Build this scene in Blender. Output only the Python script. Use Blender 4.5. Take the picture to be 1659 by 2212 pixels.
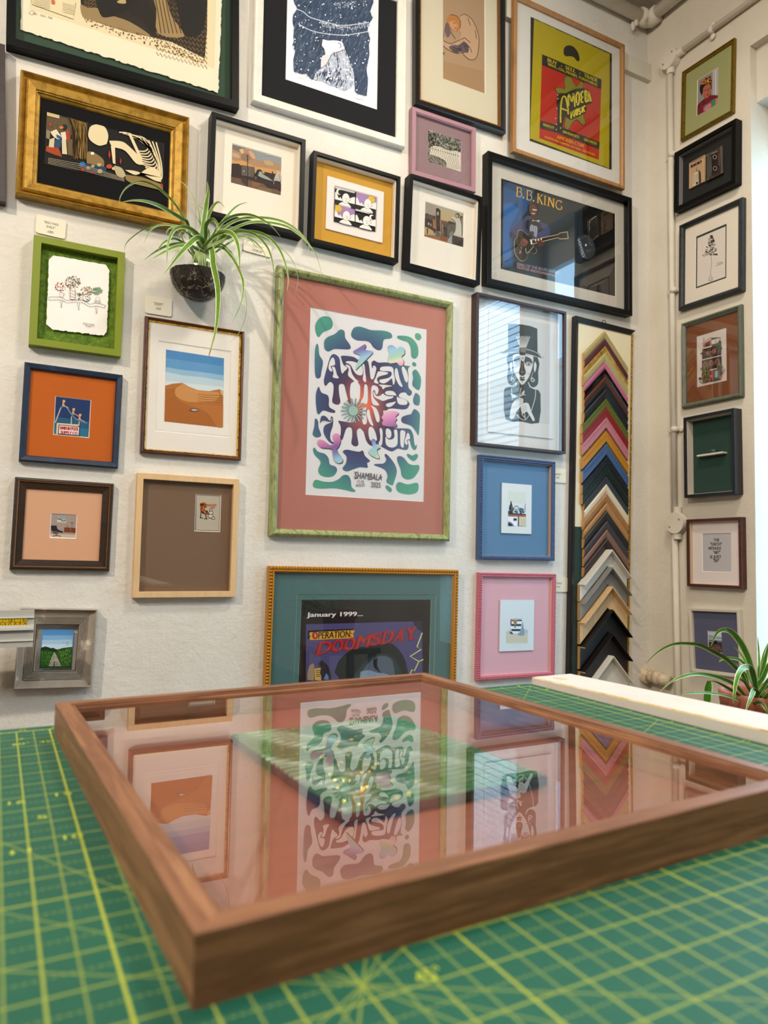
import bpy, bmesh, math, random
from mathutils import Vector, Matrix

for o in list(bpy.data.objects):
    bpy.data.objects.remove(o, do_unlink=True)
SC = bpy.context.scene
COL = SC.collection

# ------------------------------------------------------------------ camera
F = 1563.5                      # focal length in pixels of the 1659 x 2212 frame
YAW, PITCH, ROLL = 0.48273089, 0.05675114, 0.0176759
D = 2.1                         # camera distance from the long wall
XC = 2.316                      # the side wall
ZT = 0.9                        # top of the cutting mat
CAM = Vector((0, -D, ZT + 0.1644))

def _axes():
    cy, sy = math.cos(YAW), math.sin(YAW)
    cp, sp = math.cos(PITCH), math.sin(PITCH)
    cr, sr = math.cos(ROLL), math.sin(ROLL)
    r = Vector((cy, -sy, 0)); f = Vector((sy, cy, 0)); u = Vector((0, 0, 1))
    f2 = f * cp + u * sp; u2 = -f * sp + u * cp
    return r * cr + u2 * sr, -r * sr + u2 * cr, f2
RX, UX, FX = _axes()
cam_data = bpy.data.cameras.new('camera')
cam = bpy.data.objects.new('camera', cam_data)
COL.objects.link(cam)
m = Matrix.Identity(4)
for i in range(3):
    m[i][0] = RX[i]; m[i][1] = UX[i]; m[i][2] = -FX[i]; m[i][3] = CAM[i]
cam.matrix_world = m
cam_data.sensor_fit = 'VERTICAL'
cam_data.sensor_height = 24
cam_data.lens = F / 2212 * 24
cam_data.clip_start = 0.02
cam_data.dof.use_dof = True
cam_data.dof.focus_distance = 1.5
cam_data.dof.aperture_fstop = cam_data.lens / 3.4
SC.camera = cam

# ------------------------------------------------------------------ light
SC.view_settings.view_transform = 'Standard'
SC.view_settings.look = 'None'
SC.view_settings.gamma = 1
SC.view_settings.exposure = EXPOSURE = 0.27
try: SC.view_settings.use_curve_mapping = False
except Exception: pass
SC.cycles.max_bounces = 8
SC.cycles.transparent_max_bounces = 16
SC.cycles.sample_clamp_indirect = 6

W = bpy.data.worlds.new('world'); SC.world = W; W.use_nodes = True
bg = W.node_tree.nodes['Background']
bg.inputs[0].default_value = (0.42, 0.71, 1.0, 1)
bg.inputs[1].default_value = 8.5

def area(name, loc, rot, sx, sy, power, color, portal=False):
    l = bpy.data.lights.new(name, 'AREA'); l.shape = 'RECTANGLE'
    l.size = sx; l.size_y = sy; l.energy = power; l.color = color
    if portal: l.cycles.is_portal = True
    o = bpy.data.objects.new(name, l); COL.objects.link(o)
    o.location = loc; o.rotation_euler = rot
    return o
def aim(o, target):
    d = Vector(target) - o.location
    o.rotation_euler = d.to_track_quat('-Z', 'Y').to_euler()

# windows in the side wall: (y near corner, y far) , z bottom, z top
WIN_A = (-0.86, -0.47, 0.55, 2.55)
WIN_B = (-1.62, -0.90, 0.55, 2.55)
for (y0, y1, z0, z1) in (WIN_A, WIN_B):
    area('daylight', (XC + 0.24, (y0 + y1) / 2, (z0 + z1) / 2), (0, math.pi / 2, 0), z1 - z0, y1 - y0, 1, (1, 1, 1), True)
# warm ceiling lamp placed from the frame shadows, then two added fill lights
def disc(name, loc, size, power, color, target):
    l = bpy.data.lights.new(name, 'AREA'); l.shape = 'DISK'; l.size = size; l.energy = power; l.color = color
    o = bpy.data.objects.new(name, l); COL.objects.link(o); o.location = loc; aim(o, target)
disc('lamp_and_fill', (-1.9, -2.1, 3.1), 0.10, 56, (1.0, 0.88, 0.73), (0.3, 0, 1.4))
disc('lamp_and_fill', (1.30, -1.25, 3.25), 0.40, 26, (1.0, 0.90, 0.76), (0.8, -1.0, 0.9))  # general warm fill, added overhead to light the frame tops
disc('lamp_and_fill', (-0.4, -2.9, 3.25), 0.8, 42, (1.0, 0.95, 0.88), (0.2, -1.4, 0.9))  # wide near-neutral fill, added to make up for weak window daylight

# ------------------------------------------------------------------ materials
def lin(h):
    if isinstance(h, (tuple, list)): return (h[0], h[1], h[2], 1)
    h = h.lstrip('#'); v = [int(h[i:i + 2], 16) / 255 for i in (0, 2, 4)]
    return tuple([(c / 12.92 if c <= 0.04045 else ((c + 0.055) / 1.055) ** 2.4) ** 1.13 for c in v] + [1])
MATS = {}
def newmat(name):
    m = bpy.data.materials.new(name); m.use_nodes = True
    nt = m.node_tree
    return m, nt, nt.nodes['Principled BSDF']
def plain(c, rough=0.6, metal=0.0, spec=0.5, name=None):
    k = ('p', c, rough, metal, spec)
    if k in MATS: return MATS[k]
    m, nt, b = newmat(name or 'paint_' + str(c).strip('#'))
    b.inputs['Base Color'].default_value = lin(c)
    b.inputs['Roughness'].default_value = rough
    b.inputs['Metallic'].default_value = metal
    b.inputs['Specular IOR Level'].default_value = spec
    MATS[k] = m
    return m
def _coord(nt, kind='Object', scale=(1, 1, 1), rot=(0, 0, 0), loc=(0, 0, 0)):
    tc = nt.nodes.new('ShaderNodeTexCoord'); mp = nt.nodes.new('ShaderNodeMapping')
    mp.inputs['Scale'].default_value = scale; mp.inputs['Rotation'].default_value = rot; mp.inputs['Location'].default_value = loc
    nt.links.new(tc.outputs[kind], mp.inputs['Vector'])
    return mp.outputs['Vector']
def _noise(nt, vec, scale, detail=4, rough=0.6):
    n = nt.nodes.new('ShaderNodeTexNoise'); n.inputs['Scale'].default_value = scale
    n.inputs['Detail'].default_value = detail; n.inputs['Roughness'].default_value = rough
    nt.links.new(vec, n.inputs['Vector']); return n.outputs['Fac']
def _ramp(nt, fac, stops):
    r = nt.nodes.new('ShaderNodeValToRGB'); e = r.color_ramp.elements
    while len(e) > 1: e.remove(e[-1])
    e[0].position = stops[0][0]; e[0].color = lin(stops[0][1])
    for p, c in stops[1:]:
        x = e.new(p); x.color = lin(c)
    nt.links.new(fac, r.inputs['Fac']); return r.outputs['Color']
def _bump(nt, b, h, strength, dist):
    n = nt.nodes.new('ShaderNodeBump'); n.inputs['Strength'].default_value = strength
    n.inputs['Distance'].default_value = dist
    nt.links.new(h, n.inputs['Height']); nt.links.new(n.outputs['Normal'], b.inputs['Normal'])
def mottled(name, stops, scale=30, rough=0.5, metal=0.0, stretch=(1, 1, 1), bump=0.0, detail=5):
    k = ('m', name)
    if k in MATS: return MATS[k]
    m, nt, b = newmat(name)
    v = _coord(nt, 'Object', stretch)
    n = _noise(nt, v, scale, detail, 0.65)
    nt.links.new(_ramp(nt, n, stops), b.inputs['Base Color'])
    b.inputs['Roughness'].default_value = rough; b.inputs['Metallic'].default_value = metal
    if bump: _bump(nt, b, n, bump, 0.002)
    MATS[k] = m
    return m
def wood(name, dark, light, rough=0.5, scale=18, stretch=(0.12, 1, 1)):
    return mottled(name, [(0.3, dark), (0.5, light), (0.62, dark), (0.75, light)], scale * 3, rough, 0, stretch, 0.25, 6)
def plaster(name, c1, c2, bump=0.5):
    m, nt, b = newmat(name)
    v = _coord(nt, 'Object')
    n1 = _noise(nt, v, 2.2, 4); n2 = _noise(nt, v, 55, 6, 0.7); n3 = _noise(nt, v, 12, 3)
    nt.links.new(_ramp(nt, n1, [(0.35, c1), (0.65, c2)]), b.inputs['Base Color'])
    b.inputs['Roughness'].default_value = 0.75
    ad = nt.nodes.new('ShaderNodeMath'); ad.operation = 'ADD'
    nt.links.new(n2, ad.inputs[0]); nt.links.new(n3, ad.inputs[1])
    _bump(nt, b, ad.outputs[0], bump, 0.006)
    return m
def schlick(nt):
    """reflectance of one glass face, the same from either side"""
    g = nt.nodes.new('ShaderNodeNewGeometry'); dt = nt.nodes.new('ShaderNodeVectorMath'); dt.operation = 'DOT_PRODUCT'
    nt.links.new(g.outputs['Normal'], dt.inputs[0]); nt.links.new(g.outputs['Incoming'], dt.inputs[1])
    def M_(op, a, b):
        n = nt.nodes.new('ShaderNodeMath'); n.operation = op
        for i, v in enumerate((a, b)):
            if isinstance(v, (int, float)): n.inputs[i].default_value = v
            elif v is not None: nt.links.new(v, n.inputs[i])
        return n.outputs[0]
    c = M_('ABSOLUTE', dt.outputs['Value'], None)
    return M_('ADD', M_('MULTIPLY', M_('POWER', M_('SUBTRACT', 1.0, c), 5.0), 0.96), 0.04)
def glass_mat():
    if 'glass' in MATS: return MATS['glass']
    m = bpy.data.materials.new('picture_glass'); m.use_nodes = True; nt = m.node_tree
    for n in list(nt.nodes): nt.nodes.remove(n)
    out = nt.nodes.new('ShaderNodeOutputMaterial'); mix = nt.nodes.new('ShaderNodeMixShader')
    tr = nt.nodes.new('ShaderNodeBsdfTransparent'); gl = nt.nodes.new('ShaderNodeBsdfGlossy')
    gl.inputs['Roughness'].default_value = 0.0; gl.inputs['Color'].default_value = (1, 1, 1, 1)
    r1 = schlick(nt)
    m2 = nt.nodes.new('ShaderNodeMath'); m2.operation = 'MULTIPLY'; m2.inputs[1].default_value = 2.0
    a1 = nt.nodes.new('ShaderNodeMath'); a1.operation = 'ADD'; a1.inputs[1].default_value = 1.0
    mu = nt.nodes.new('ShaderNodeMath'); mu.operation = 'DIVIDE'; mu.use_clamp = True     # both faces of the sheet: 2R / (1 + R)
    nt.links.new(r1, m2.inputs[0]); nt.links.new(r1, a1.inputs[0])
    nt.links.new(m2.outputs[0], mu.inputs[0]); nt.links.new(a1.outputs[0], mu.inputs[1]); nt.links.new(mu.outputs[0], mix.inputs[0])
    nt.links.new(tr.outputs[0], mix.inputs[1]); nt.links.new(gl.outputs[0], mix.inputs[2])
    nt.links.new(mix.outputs[0], out.inputs['Surface'])
    MATS['glass'] = m
    return m

# ------------------------------------------------------------------ objects
def tag(o, label=None, cat=None, group=None, kind=None):
    if label: o['label'] = label
    if cat: o['category'] = cat
    if group: o['group'] = group
    if kind: o['kind'] = kind
    return o
def empty(name, matrix, label=None, cat=None, group=None):
    o = bpy.data.objects.new(name, None); o.empty_display_size = 0.05
    COL.objects.link(o); o.matrix_world = matrix
    return tag(o, label, cat, group)
def mesh_obj(name, verts, faces, mats, parent=None, midx=None, smooth=False):
    me = bpy.data.meshes.new(name)
    me.from_pydata([tuple(v) for v in verts], [], faces)
    if not isinstance(mats, (list, tuple)): mats = [mats]
    for x in mats: me.materials.append(x)
    if midx:
        for p, i in zip(me.polygons, midx): p.material_index = i
    if smooth:
        for p in me.polygons: p.use_smooth = True
    me.update()
    o = bpy.data.objects.new(name, me); COL.objects.link(o)
    if parent: o.parent = parent
    return o
class MB:
    """collects shapes into ONE mesh"""
    def __init__(s): s.v = []; s.f = []; s.m = []; s.mats = []
    def mi(s, mat):
        if mat not in s.mats: s.mats.append(mat)
        return s.mats.index(mat)
    def add(s, verts, faces, mat):
        n = len(s.v); s.v += [Vector(v) for v in verts]; i = s.mi(mat)
        for f in faces: s.f.append([n + k for k in f]); s.m.append(i)
    def box(s, a, b, mat, M=None):
        x0, y0, z0 = a; x1, y1, z1 = b
        vs = [Vector(p) for p in ((x0, y0, z0), (x1, y0, z0), (x1, y1, z0), (x0, y1, z0), (x0, y0, z1), (x1, y0, z1), (x1, y1, z1), (x0, y1, z1))]
        if M: vs = [M @ v for v in vs]
        s.add(vs, [(0, 3, 2, 1), (4, 5, 6, 7), (0, 1, 5, 4), (1, 2, 6, 5), (2, 3, 7, 6), (3, 0, 4, 7)], mat)
    def tube(s, pts, r, mat, n=12, caps=True):
        pts = [Vector(p) for p in pts]; vs = []; fs = []
        rr = r if isinstance(r, (list, tuple)) else [r] * len(pts)
        up = None
        for i, p in enumerate(pts):
            t = (pts[min(i + 1, len(pts) - 1)] - pts[max(i - 1, 0)]).normalized()
            if up is None:
                up = Vector((0, 0, 1)) if abs(t.z) < 0.9 else Vector((1, 0, 0))
            a = t.cross(up).normalized(); b = a.cross(t).normalized(); up = b
            for k in range(n):
                th = 2 * math.pi * k / n
                vs.append(p + (a * math.cos(th) + b * math.sin(th)) * rr[i])
        for i in range(len(pts) - 1):
            for k in range(n):
                fs.append((i * n + k, i * n + (k + 1) % n, (i + 1) * n + (k + 1) % n, (i + 1) * n + k))
        if caps:
            fs.append(tuple(range(n))[::-1]); fs.append(tuple((len(pts) - 1) * n + k for k in range(n)))
        s.add(vs, fs, mat)
    def ball(s, c, r, mat, seg=8, rings=5):
        c = Vector(c); r = Vector(r) if not isinstance(r, (int, float)) else Vector((r, r, r))
        vs = []; fs = []
        for i in range(rings + 1):
            ph = math.pi * i / rings
            for k in range(seg):
                th = 2 * math.pi * k / seg
                vs.append(c + Vector((r.x * math.sin(ph) * math.cos(th), r.y * math.sin(ph) * math.sin(th), r.z * math.cos(ph))))
        for i in range(rings):
            for k in range(seg):
                fs.append((i * seg + k, (i + 1) * seg + k, (i + 1) * seg + (k + 1) % seg, i * seg + (k + 1) % seg))
        s.add(vs, fs, mat)
    def lathe(s, prof, c, mat, n=32):
        vs = []; fs = []; c = Vector(c)
        for (r, z) in prof:
            for k in range(n):
                th = 2 * math.pi * k / n; vs.append(c + Vector((r * math.cos(th), r * math.sin(th), z)))
        for i in range(len(prof) - 1):
            for k in range(n):
                fs.append((i * n + k, i * n + (k + 1) % n, (i + 1) * n + (k + 1) % n, (i + 1) * n + k))
        s.add(vs, fs, mat)
    def build(s, name, parent=None, smooth=False):
        return mesh_obj(name, s.v, s.f, s.mats, parent, s.m, smooth)

# ------------------------------------------------------------------ pixel -> place
def ray(px, py): return (FX * F + RX * (px - 829.5) - UX * (py - 1106)).normalized()
def on_wall(px, py, t=0.0, side='M'):
    d = ray(px, py)
    k = (D - t) / d.y if side == 'M' else (XC - t) / d.x
    return CAM + d * k
def on_z(px, py, z):
    d = ray(px, py); return CAM + d * ((z - CAM.z) / d.z)
# ------------------------------------------------------------------ the room
M_WALL = plaster('white_plaster', '#d9d4cb', '#e2ded6', 0.55)
M_WALL2 = plaster('white_painted_brick', '#d2cabb', '#dcd5c7', 0.3)
M_CEIL = plaster('ceiling_paint', '#b9b2a6', '#c4beb3', 0.3)
M_TRIM = plaster('gloss_trim_paint', '#cfc8bb', '#d8d2c6', 0.12)
ZC = 3.36
def struct(name, mb, parent=None):
    o = mb.build(name, parent); o['kind'] = 'structure'; return o
XL, YB = -3.2, -5.2
b = MB(); b.box((XL - .2, 0, 0), (XC + .5, .2, ZC), M_WALL); struct('wall_back', b)
b = MB(); b.box((XL - .2, YB - .2, -.1), (XC + .5, .2, 0), wood('floor_boards', '#5b4a3a', '#77624d', 0.5, 6)); struct('floor', b)
b = MB(); b.box((XL - .2, YB - .2, ZC), (XC + .5, .2, ZC + .1), M_CEIL); struct('ceiling', b)
b = MB(); b.box((XL - .2, YB, 0), (XL, 0, ZC), M_WALL); struct('wall_left', b)
b = MB(); b.box((XL - .2, YB - .2, 0), (XC + .5, YB, ZC), plaster('rear_wall_paint', '#8d877e', '#a09a90', 0.3)); struct('wall_front', b)
# side wall with two deep window openings; the head of each opening carries a set-back lintel box
def side_wall():
    b = MB(); th = 0.22
    zt = 2.92; z0 = WIN_A[2]
    b.box((XC, WIN_A[1], 0), (XC + th, 0, ZC), M_WALL2)
    b.box((XC, WIN_B[1], z0), (XC + th, WIN_A[0], zt), M_WALL2)
    b.box((XC, WIN_B[1], zt), (XC + th, WIN_A[1], ZC), M_WALL2)
    b.box((XC, WIN_B[0], zt), (XC + th, WIN_B[1], ZC), M_WALL2)
    b.box((XC, WIN_B[0], 0), (XC + th, WIN_A[1], z0), M_WALL2)
    b.box((XC, YB, 0), (XC + th, WIN_B[0], ZC), M_WALL2)
    struct('wall_right', b)
side_wall()
for i, wn in enumerate((WIN_A, WIN_B)):
    y0, y1, z0, z1 = wn
    b = MB(); b.box((XC + .035, y0, 2.72), (XC + .22, y1, 2.92), M_TRIM); struct('trim_%d' % (i + 1), b)
    fr = MB(); w = 0.03; x0, x1 = XC + .14, XC + .18; mt = plain('#dfe3e2', 0.35)
    fr.box((x0, y0, z0), (x1, y1, z0 + w), mt); fr.box((x0, y0, z1), (x1, y1, 2.72), mt)
    fr.box((x0, y0, z0 + w), (x1, y0 + w, z1), mt); fr.box((x0, y1 - w, z0 + w), (x1, y1, z1), mt)
    o = struct('window_%d' % (i + 1), fr)
    g = MB(); g.add([(x0 + .03, y0 + w, z0 + w), (x0 + .03, y1 - w, z0 + w), (x0 + .03, y1 - w, z1), (x0 + .03, y0 + w, z1)], [(0, 1, 2, 3)], glass_mat())
    g.build('window_pane', o)
# venetian blind in the second window
bl = empty('venetian_blind', Matrix.Translation((XC + .05, (WIN_B[0] + WIN_B[1]) / 2, 2.70)), 'white venetian blind with closed narrow slats hanging inside the wider window', 'blind')
y0, y1 = WIN_B[0] + .01, WIN_B[1] - .01; yc = (y0 + y1) / 2
hr = MB(); hr.box((-.02, y0 - yc, -.04), (.02, y1 - yc, 0), plain('#e8ebec', .4)); hr.build('head_rail', bl)
sl = MB(); ms = plain('#eef2f4', 0.45)
for k in range(52):
    z = -.06 - k * .036
    sl.add([(-.013, y0 - yc, z - .010), (-.013, y1 - yc, z - .010), (.013, y1 - yc, z + .010), (.013, y0 - yc, z + .010)], [(0, 1, 2, 3)], ms)
sl.build('slats', bl)
# building across the street
b = MB(); b.box((7.0, -9, -2), (7.4, 6, 3.85), plain('#dcd8ce', .8)); b.box((6.95, -9, 3.8), (7.0, 6, 3.9), plain('#d8d6d0', .8))
tag(b.build('street_building'), 'pale rendered building across the street seen through the windows', 'building')

# boxed rail high on the long wall, ending in the corner
b = MB(); a0 = on_wall(1355, 140, .03)
b.box((1.565, -.020, 3.055), (XC - .001, 0, 3.125), M_TRIM); struct('trim_3', b)

M_PIPE = plaster('painted_conduit', '#d2cabb', '#dcd5c8', 0.15)
def clamp(mb, c, axis, r, wide=.018):
    """saddle clip round a pipe of radius r standing off the side wall"""
    c = Vector(c); a = Vector(axis).normalized()
    mb.tube([c - a * wide / 2, c + a * wide / 2], r * 1.25, M_PIPE, 14)
    side = Vector((0, 1, 0)) if abs(a.z) > .5 else Vector((0, 0, 1))
    for s in (-1, 1):
        p = c + side * s * (r + .012) + Vector((r * .6, 0, 0))
        mb.ball(p, (.004, .012, .012), M_PIPE, 10, 6)
pr = .0115; px_ = XC - pr - .004
yv = -.140
jz1, jz2 = on_wall(1447, 128, .02, 'R'), on_wall(1462, 1130, .02, 'R')
# upright conduit between and below the two junction boxes
e = empty('conduit_pipe', Matrix.Translation((px_, yv, .5)), 'white painted upright conduit pipe clipped to the side wall', 'pipe')
b = MB(); b.tube([(0, .012, jz1.z - .5 - .03), (0, .0, jz2.z - .5 + .03)], pr, M_PIPE, 14); b.tube([(0, 0, jz2.z - .5 - .03), (0, -.02, -.35)], pr, M_PIPE, 14); b.build('pipe', e, True)
for q in ((1453, 335), (1456, 628), (1459, 928)):
    b = MB(); P = on_wall(q[0], q[1], .012, 'R'); clamp(b, (0, P.y - yv, P.z - .5), (0, 0, 1), pr); b.build('saddle_clip', e, True)
for q, lab, c0, rr in ((jz1, 'upper round junction box where the sloping conduit meets the upright', 'u', .040), (jz2, 'lower round junction box halfway down the upright conduit', 'l', .040)):
    j = empty('junction_box', Matrix.Translation((XC, q.y, q.z)), 'white painted ' + lab, 'junction box')
    b = MB(); n = 28; R = .041
    vs = []
    for x in (-.002, -.034):
        for k in range(n): vs.append((x, R * math.cos(2 * math.pi * k / n), R * math.sin(2 * math.pi * k / n)))
    b.add(vs, [(k, (k + 1) % n, n + (k + 1) % n, n + k) for k in range(n)] + [tuple(range(n, 2 * n))], M_PIPE)
    b.tube([(-.016, 0, -.03), (-.016, 0, -.062)], pr * 1.35, M_PIPE, 14)
    if c0 == 'l': b.tube([(-.016, 0, .03), (-.016, 0, .062)], pr * 1.35, M_PIPE, 14)
    else: b.tube([(-.016, -.03, 0), (-.016, -.065, 0)], pr * 1.35, M_PIPE, 14)
    b.build('box_body', j)
    for s in (-1, 1):
        b = MB(); b.ball((-.035, s * .022, -s * .014), (.002, .004, .004), plain('#8f8778', .5), 8, 5); b.build('lid_screw', j)
# level conduit running out of the upper box towards the window
e = empty('conduit_pipe', Matrix.Translation((px_, jz1.y - .04, jz1.z)), 'white painted level conduit running from the upper junction box above the gold frame', 'pipe')
b = MB(); b.tube([(0, 0, 0), (0, -2.2, 0)], pr, M_PIPE, 14); b.build('pipe', e, True)
b = MB(); P = on_wall(1538, 80, .012, 'R'); clamp(b, (0, P.y - jz1.y + .04, 0), (0, 1, 0), pr); b.build('saddle_clip', e, True)
# pipes in the ceiling corner
R2 = .030
for nm, lab, p0, p1 in (('heating_pipe', 'thick white painted pipe under the ceiling along the long wall', (-1.5, -.032, 3.30), (XC - .06, -.032, 3.30)),
                        ('heating_pipe', 'thick white painted pipe under the ceiling along the side wall', (XC - .034, -.07, 3.30), (XC - .034, -4.8, 3.30))):
    e = empty(nm, Matrix.Translation(p1 if p0[0] < 0 else p0), lab, 'pipe')
    o0 = Vector(p1 if p0[0] < 0 else p0)
    b = MB(); b.tube([Vector(p0) - o0, Vector(p1) - o0], R2 * .8, M_PIPE, 16); b.build('pipe', e, True)
    if p0[0] < 0:
        b = MB(); b.tube([Vector((-.02, 0, 0)), Vector((.02, 0, 0)), Vector((.028, -.012, -.004)), Vector((.028, -.05, -.004))], R2 * 1.12, M_PIPE, 16)
        b.ball((-.045, .012, -.045), (.012, .008, .02), M_PIPE); b.ball((-.035, .004, -.03), (.01, .008, .016), M_PIPE); b.build('elbow', e, True)
# stained stub of pipe low in the corner
M_RUST = mottled('rust_stained_paint', [(.30, '#a08058'), (.42, '#cbb898'), (.6, '#d8cdb9')], 40, .6, 0, (1, 1, 1), .5)
s0 = on_wall(1390, 1460, .03, 'R'); s1 = on_wall(1472, 1474, .03, 'R')
z_ = (s0.z + s1.z) / 2
e = empty('pipe_stub', Matrix.Translation((XC - .03, -.005, z_)), 'rust-stained horizontal pipe stub low in the corner behind the white plank', 'pipe')
b = MB(); b.tube([(0, .02, 0), (0, -.02, 0)], .030, M_RUST, 16); b.tube([(0, -.02, 0), (0, -.06, .002)], .022, M_RUST, 16)
b.tube([(0, -.05, .002), (0, -.075, .002)], .026, M_RUST, 16); b.tube([(0, -.06, 0), (0, -.118, -.002)], .022, M_RUST, 16); b.build('pipe', e, True)
# ------------------------------------------------------------------ picture frames
GROUP_WALL = 'framed pictures hanging on the plaster walls'
def rect_from(corners, side, t):
    """corners TL, TR, BR, BL in pixels -> centre, tilt, width, height on the plane at depth t"""
    P = [on_wall(c[0], c[1], t, side) if c else None for c in corners]
    if side == 'M': Q = [Vector((p.x, p.z)) if p else None for p in P]
    else: Q = [Vector((-p.y, p.z)) if p else None for p in P]
    for i in range(4):
        if Q[i] is None: Q[i] = Q[(i + 1) % 4] + Q[(i - 1) % 4] - Q[(i + 2) % 4]
    tl, tr, br, bl = Q
    c = (tl + tr + br + bl) / 4
    w = ((tr - tl).length + (br - bl).length) / 2; h = ((tl - bl).length + (tr - br).length) / 2
    d = (tr - tl) + (br - bl); a1 = math.atan2(d.y, d.x)
    d = (tl - bl) + (tr - br); a2 = math.atan2(-d.x, d.y)
    return c, (a1 + a2) / 2, w, h
class Frame:
    def __init__(s, label, corners, T, side='M', name='picture_frame', cat='picture frame', group=GROUP_WALL, off=0.0):
        s.side, s.T = side, T
        s.off = off
        c, a, s.w, s.h = rect_from(corners, side, T + off)
        if side == 'M':
            M = Matrix.Translation((c.x, -off, c.y)) @ Matrix.Rotation(-a, 4, 'Y')
        else:
            M = Matrix.Translation((XC - off, -c.x, c.y)) @ Matrix.Rotation(-math.pi / 2, 4, 'Z') @ Matrix.Rotation(-a, 4, 'Y')
        s.M = M; s.Mi = M.inverted()
        s.e = empty(name, M, label, cat, group)
    def loc(s, px, py, d):
        v = s.Mi @ on_wall(px, py, d + s.off, s.side); v.y = -d
        return v
    def bounds(s, corners, d):
        P = [s.loc(c[0], c[1], d) for c in corners]
        xs = [p.x for p in P]; zs = [p.z for p in P]
        xs.sort(); zs.sort()
        return (xs[0] + xs[1]) / 2, (xs[2] + xs[3]) / 2, (zs[0] + zs[1]) / 2, (zs[2] + zs[3]) / 2
    def moulding(s, prof, mat, name='moulding', rect=None, smooth=False):
        """prof: (inset from the outer edge, height off the wall), swept round with mitred corners"""
        mb = MB(); sweep(mb, prof, rect or (-s.w / 2, s.w / 2, -s.h / 2, s.h / 2), mat)
        return mb.build(name, s.e)
    def ring(s, outer, inner, d, mat, name='mount', bevel=None, core='#efece4'):
        mb = MB(); x0, x1, z0, z1 = outer; a0, a1, c0, c1 = inner
        O = [(x0, -d, z0), (x1, -d, z0), (x1, -d, z1), (x0, -d, z1)]
        I = [(a0, -d, c0), (a1, -d, c0), (a1, -d, c1), (a0, -d, c1)]
        mb.add(O + I, [(i, (i + 1) % 4, 4 + (i + 1) % 4, 4 + i) for i in range(4)], mat)
        k = bevel or 0.0016
        J = [(a0 + k, -d + k, c0 + k), (a1 - k, -d + k, c0 + k), (a1 - k, -d + k, c1 - k), (a0 + k, -d + k, c1 - k)]
        mb.add(I + J, [(i, (i + 1) % 4, 4 + (i + 1) % 4, 4 + i) for i in range(4)], plain(core, .7))
        return mb.build(name, s.e)
    def panel(s, r, d, mat, name='mount', th=0.0015):
        x0, x1, z0, z1 = r; mb = MB(); mb.box((x0, -d, z0), (x1, -d + th, z1), mat)
        return mb.build(name, s.e)
    def inner(s, w, k=0.001): return (-s.w / 2 + w - k, s.w / 2 - w + k, -s.h / 2 + w - k, s.h / 2 - w + k)
    def glaze(s, w, d):
        x0, x1, z0, z1 = s.inner(w)
        return mesh_obj('glass_pane', [(x0, -d, z0), (x1, -d, z0), (x1, -d, z1), (x0, -d, z1)], [(0, 1, 2, 3)], glass_mat(), s.e)
    def beads(s, inset, d, r, pitch, mat, name='beading'):
        mb = MB(); x0, x1, z0, z1 = -s.w / 2 + inset, s.w / 2 - inset, -s.h / 2 + inset, s.h / 2 - inset
        nx = int((x1 - x0) / pitch); nz = int((z1 - z0) / pitch)
        for k in range(nx + 1):
            x = x0 + (x1 - x0) * k / nx
            for z in (z0, z1): mb.ball((x, -d, z), (r * .62, r, r), mat, 6, 4)
        for k in range(1, nz):
            z = z0 + (z1 - z0) * k / nz
            for x in (x0, x1): mb.ball((x, -d, z), (r, r, r * .62), mat, 6, 4)
        return mb.build(name, s.e, True)
def sweep(mb, prof, rect, mat):
    x0, x1, z0, z1 = rect; n = len(prof); vs = []
    for sx, sz in ((-1, -1), (1, -1), (1, 1), (-1, 1)):
        for a, d in prof:
            vs.append(((x0 + a) if sx < 0 else (x1 - a), -d, (z0 + a) if sz < 0 else (z1 - a)))
    fs = []
    for c in range(4):
        c2 = (c + 1) % 4
        for k in range(n - 1):
            fs.append((c * n + k, c2 * n + k, c2 * n + k + 1, c * n + k + 1))
    mb.add(vs, fs, mat)
def box_prof(w, T, lip=0.0, back=0.002, ch=0.0006):
    return [(0, 0), (0, T - ch), (ch, T), (w - ch, T), (w, T - ch), (w, back)]

# ------------------------------------------------------------------ printed artwork as thin layers
def catmull(pts, n=4, closed=True):
    out = []; N = len(pts)
    rng = range(N) if closed else range(N - 1)
    for i in rng:
        g = (lambda k: pts[k % N]) if closed else (lambda k: pts[min(max(k, 0), N - 1)])
        p0, p1, p2, p3 = g(i - 1), g(i), g(i + 1), g(i + 2)
        for k in range(n):
            t = k / n; t2 = t * t; t3 = t2 * t
            out.append(tuple(0.5 * (2 * p1[j] + (p2[j] - p0[j]) * t + (2 * p0[j] - 5 * p1[j] + 4 * p2[j] - p3[j]) * t2 + (3 * p1[j] - p0[j] - 3 * p2[j] + p3[j]) * t3) for j in (0, 1)))
    if not closed: out.append(tuple(pts[-1]))
    return out
def corner_smooth(pts, n):
    """smooth, but corners turning by more than 65 degrees stay sharp"""
    N = len(pts); out = []
    def turn(i):
        a, b, c = pts[i - 1], pts[i], pts[(i + 1) % N]
        d = math.atan2(c[1] - b[1], c[0] - b[0]) - math.atan2(b[1] - a[1], b[0] - a[0])
        return abs((d + math.pi) % (2 * math.pi) - math.pi)
    S = [turn(i) > 1.13 for i in range(N)]
    for i in range(N):
        p1, p2 = pts[i], pts[(i + 1) % N]
        p0 = p1 if S[i] else pts[i - 1]; p3 = p2 if S[(i + 1) % N] else pts[(i + 2) % N]
        for k in range(n):
            t = k / n; t2 = t * t; t3 = t2 * t
            out.append(tuple(0.5 * (2 * p1[j] + (p2[j] - p0[j]) * t + (2 * p0[j] - 5 * p1[j] + 4 * p2[j] - p3[j]) * t2 + (3 * p1[j] - p0[j] - 3 * p2[j] + p3[j]) * t3) for j in (0, 1)))
    return out
_TXT = {}
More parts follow.
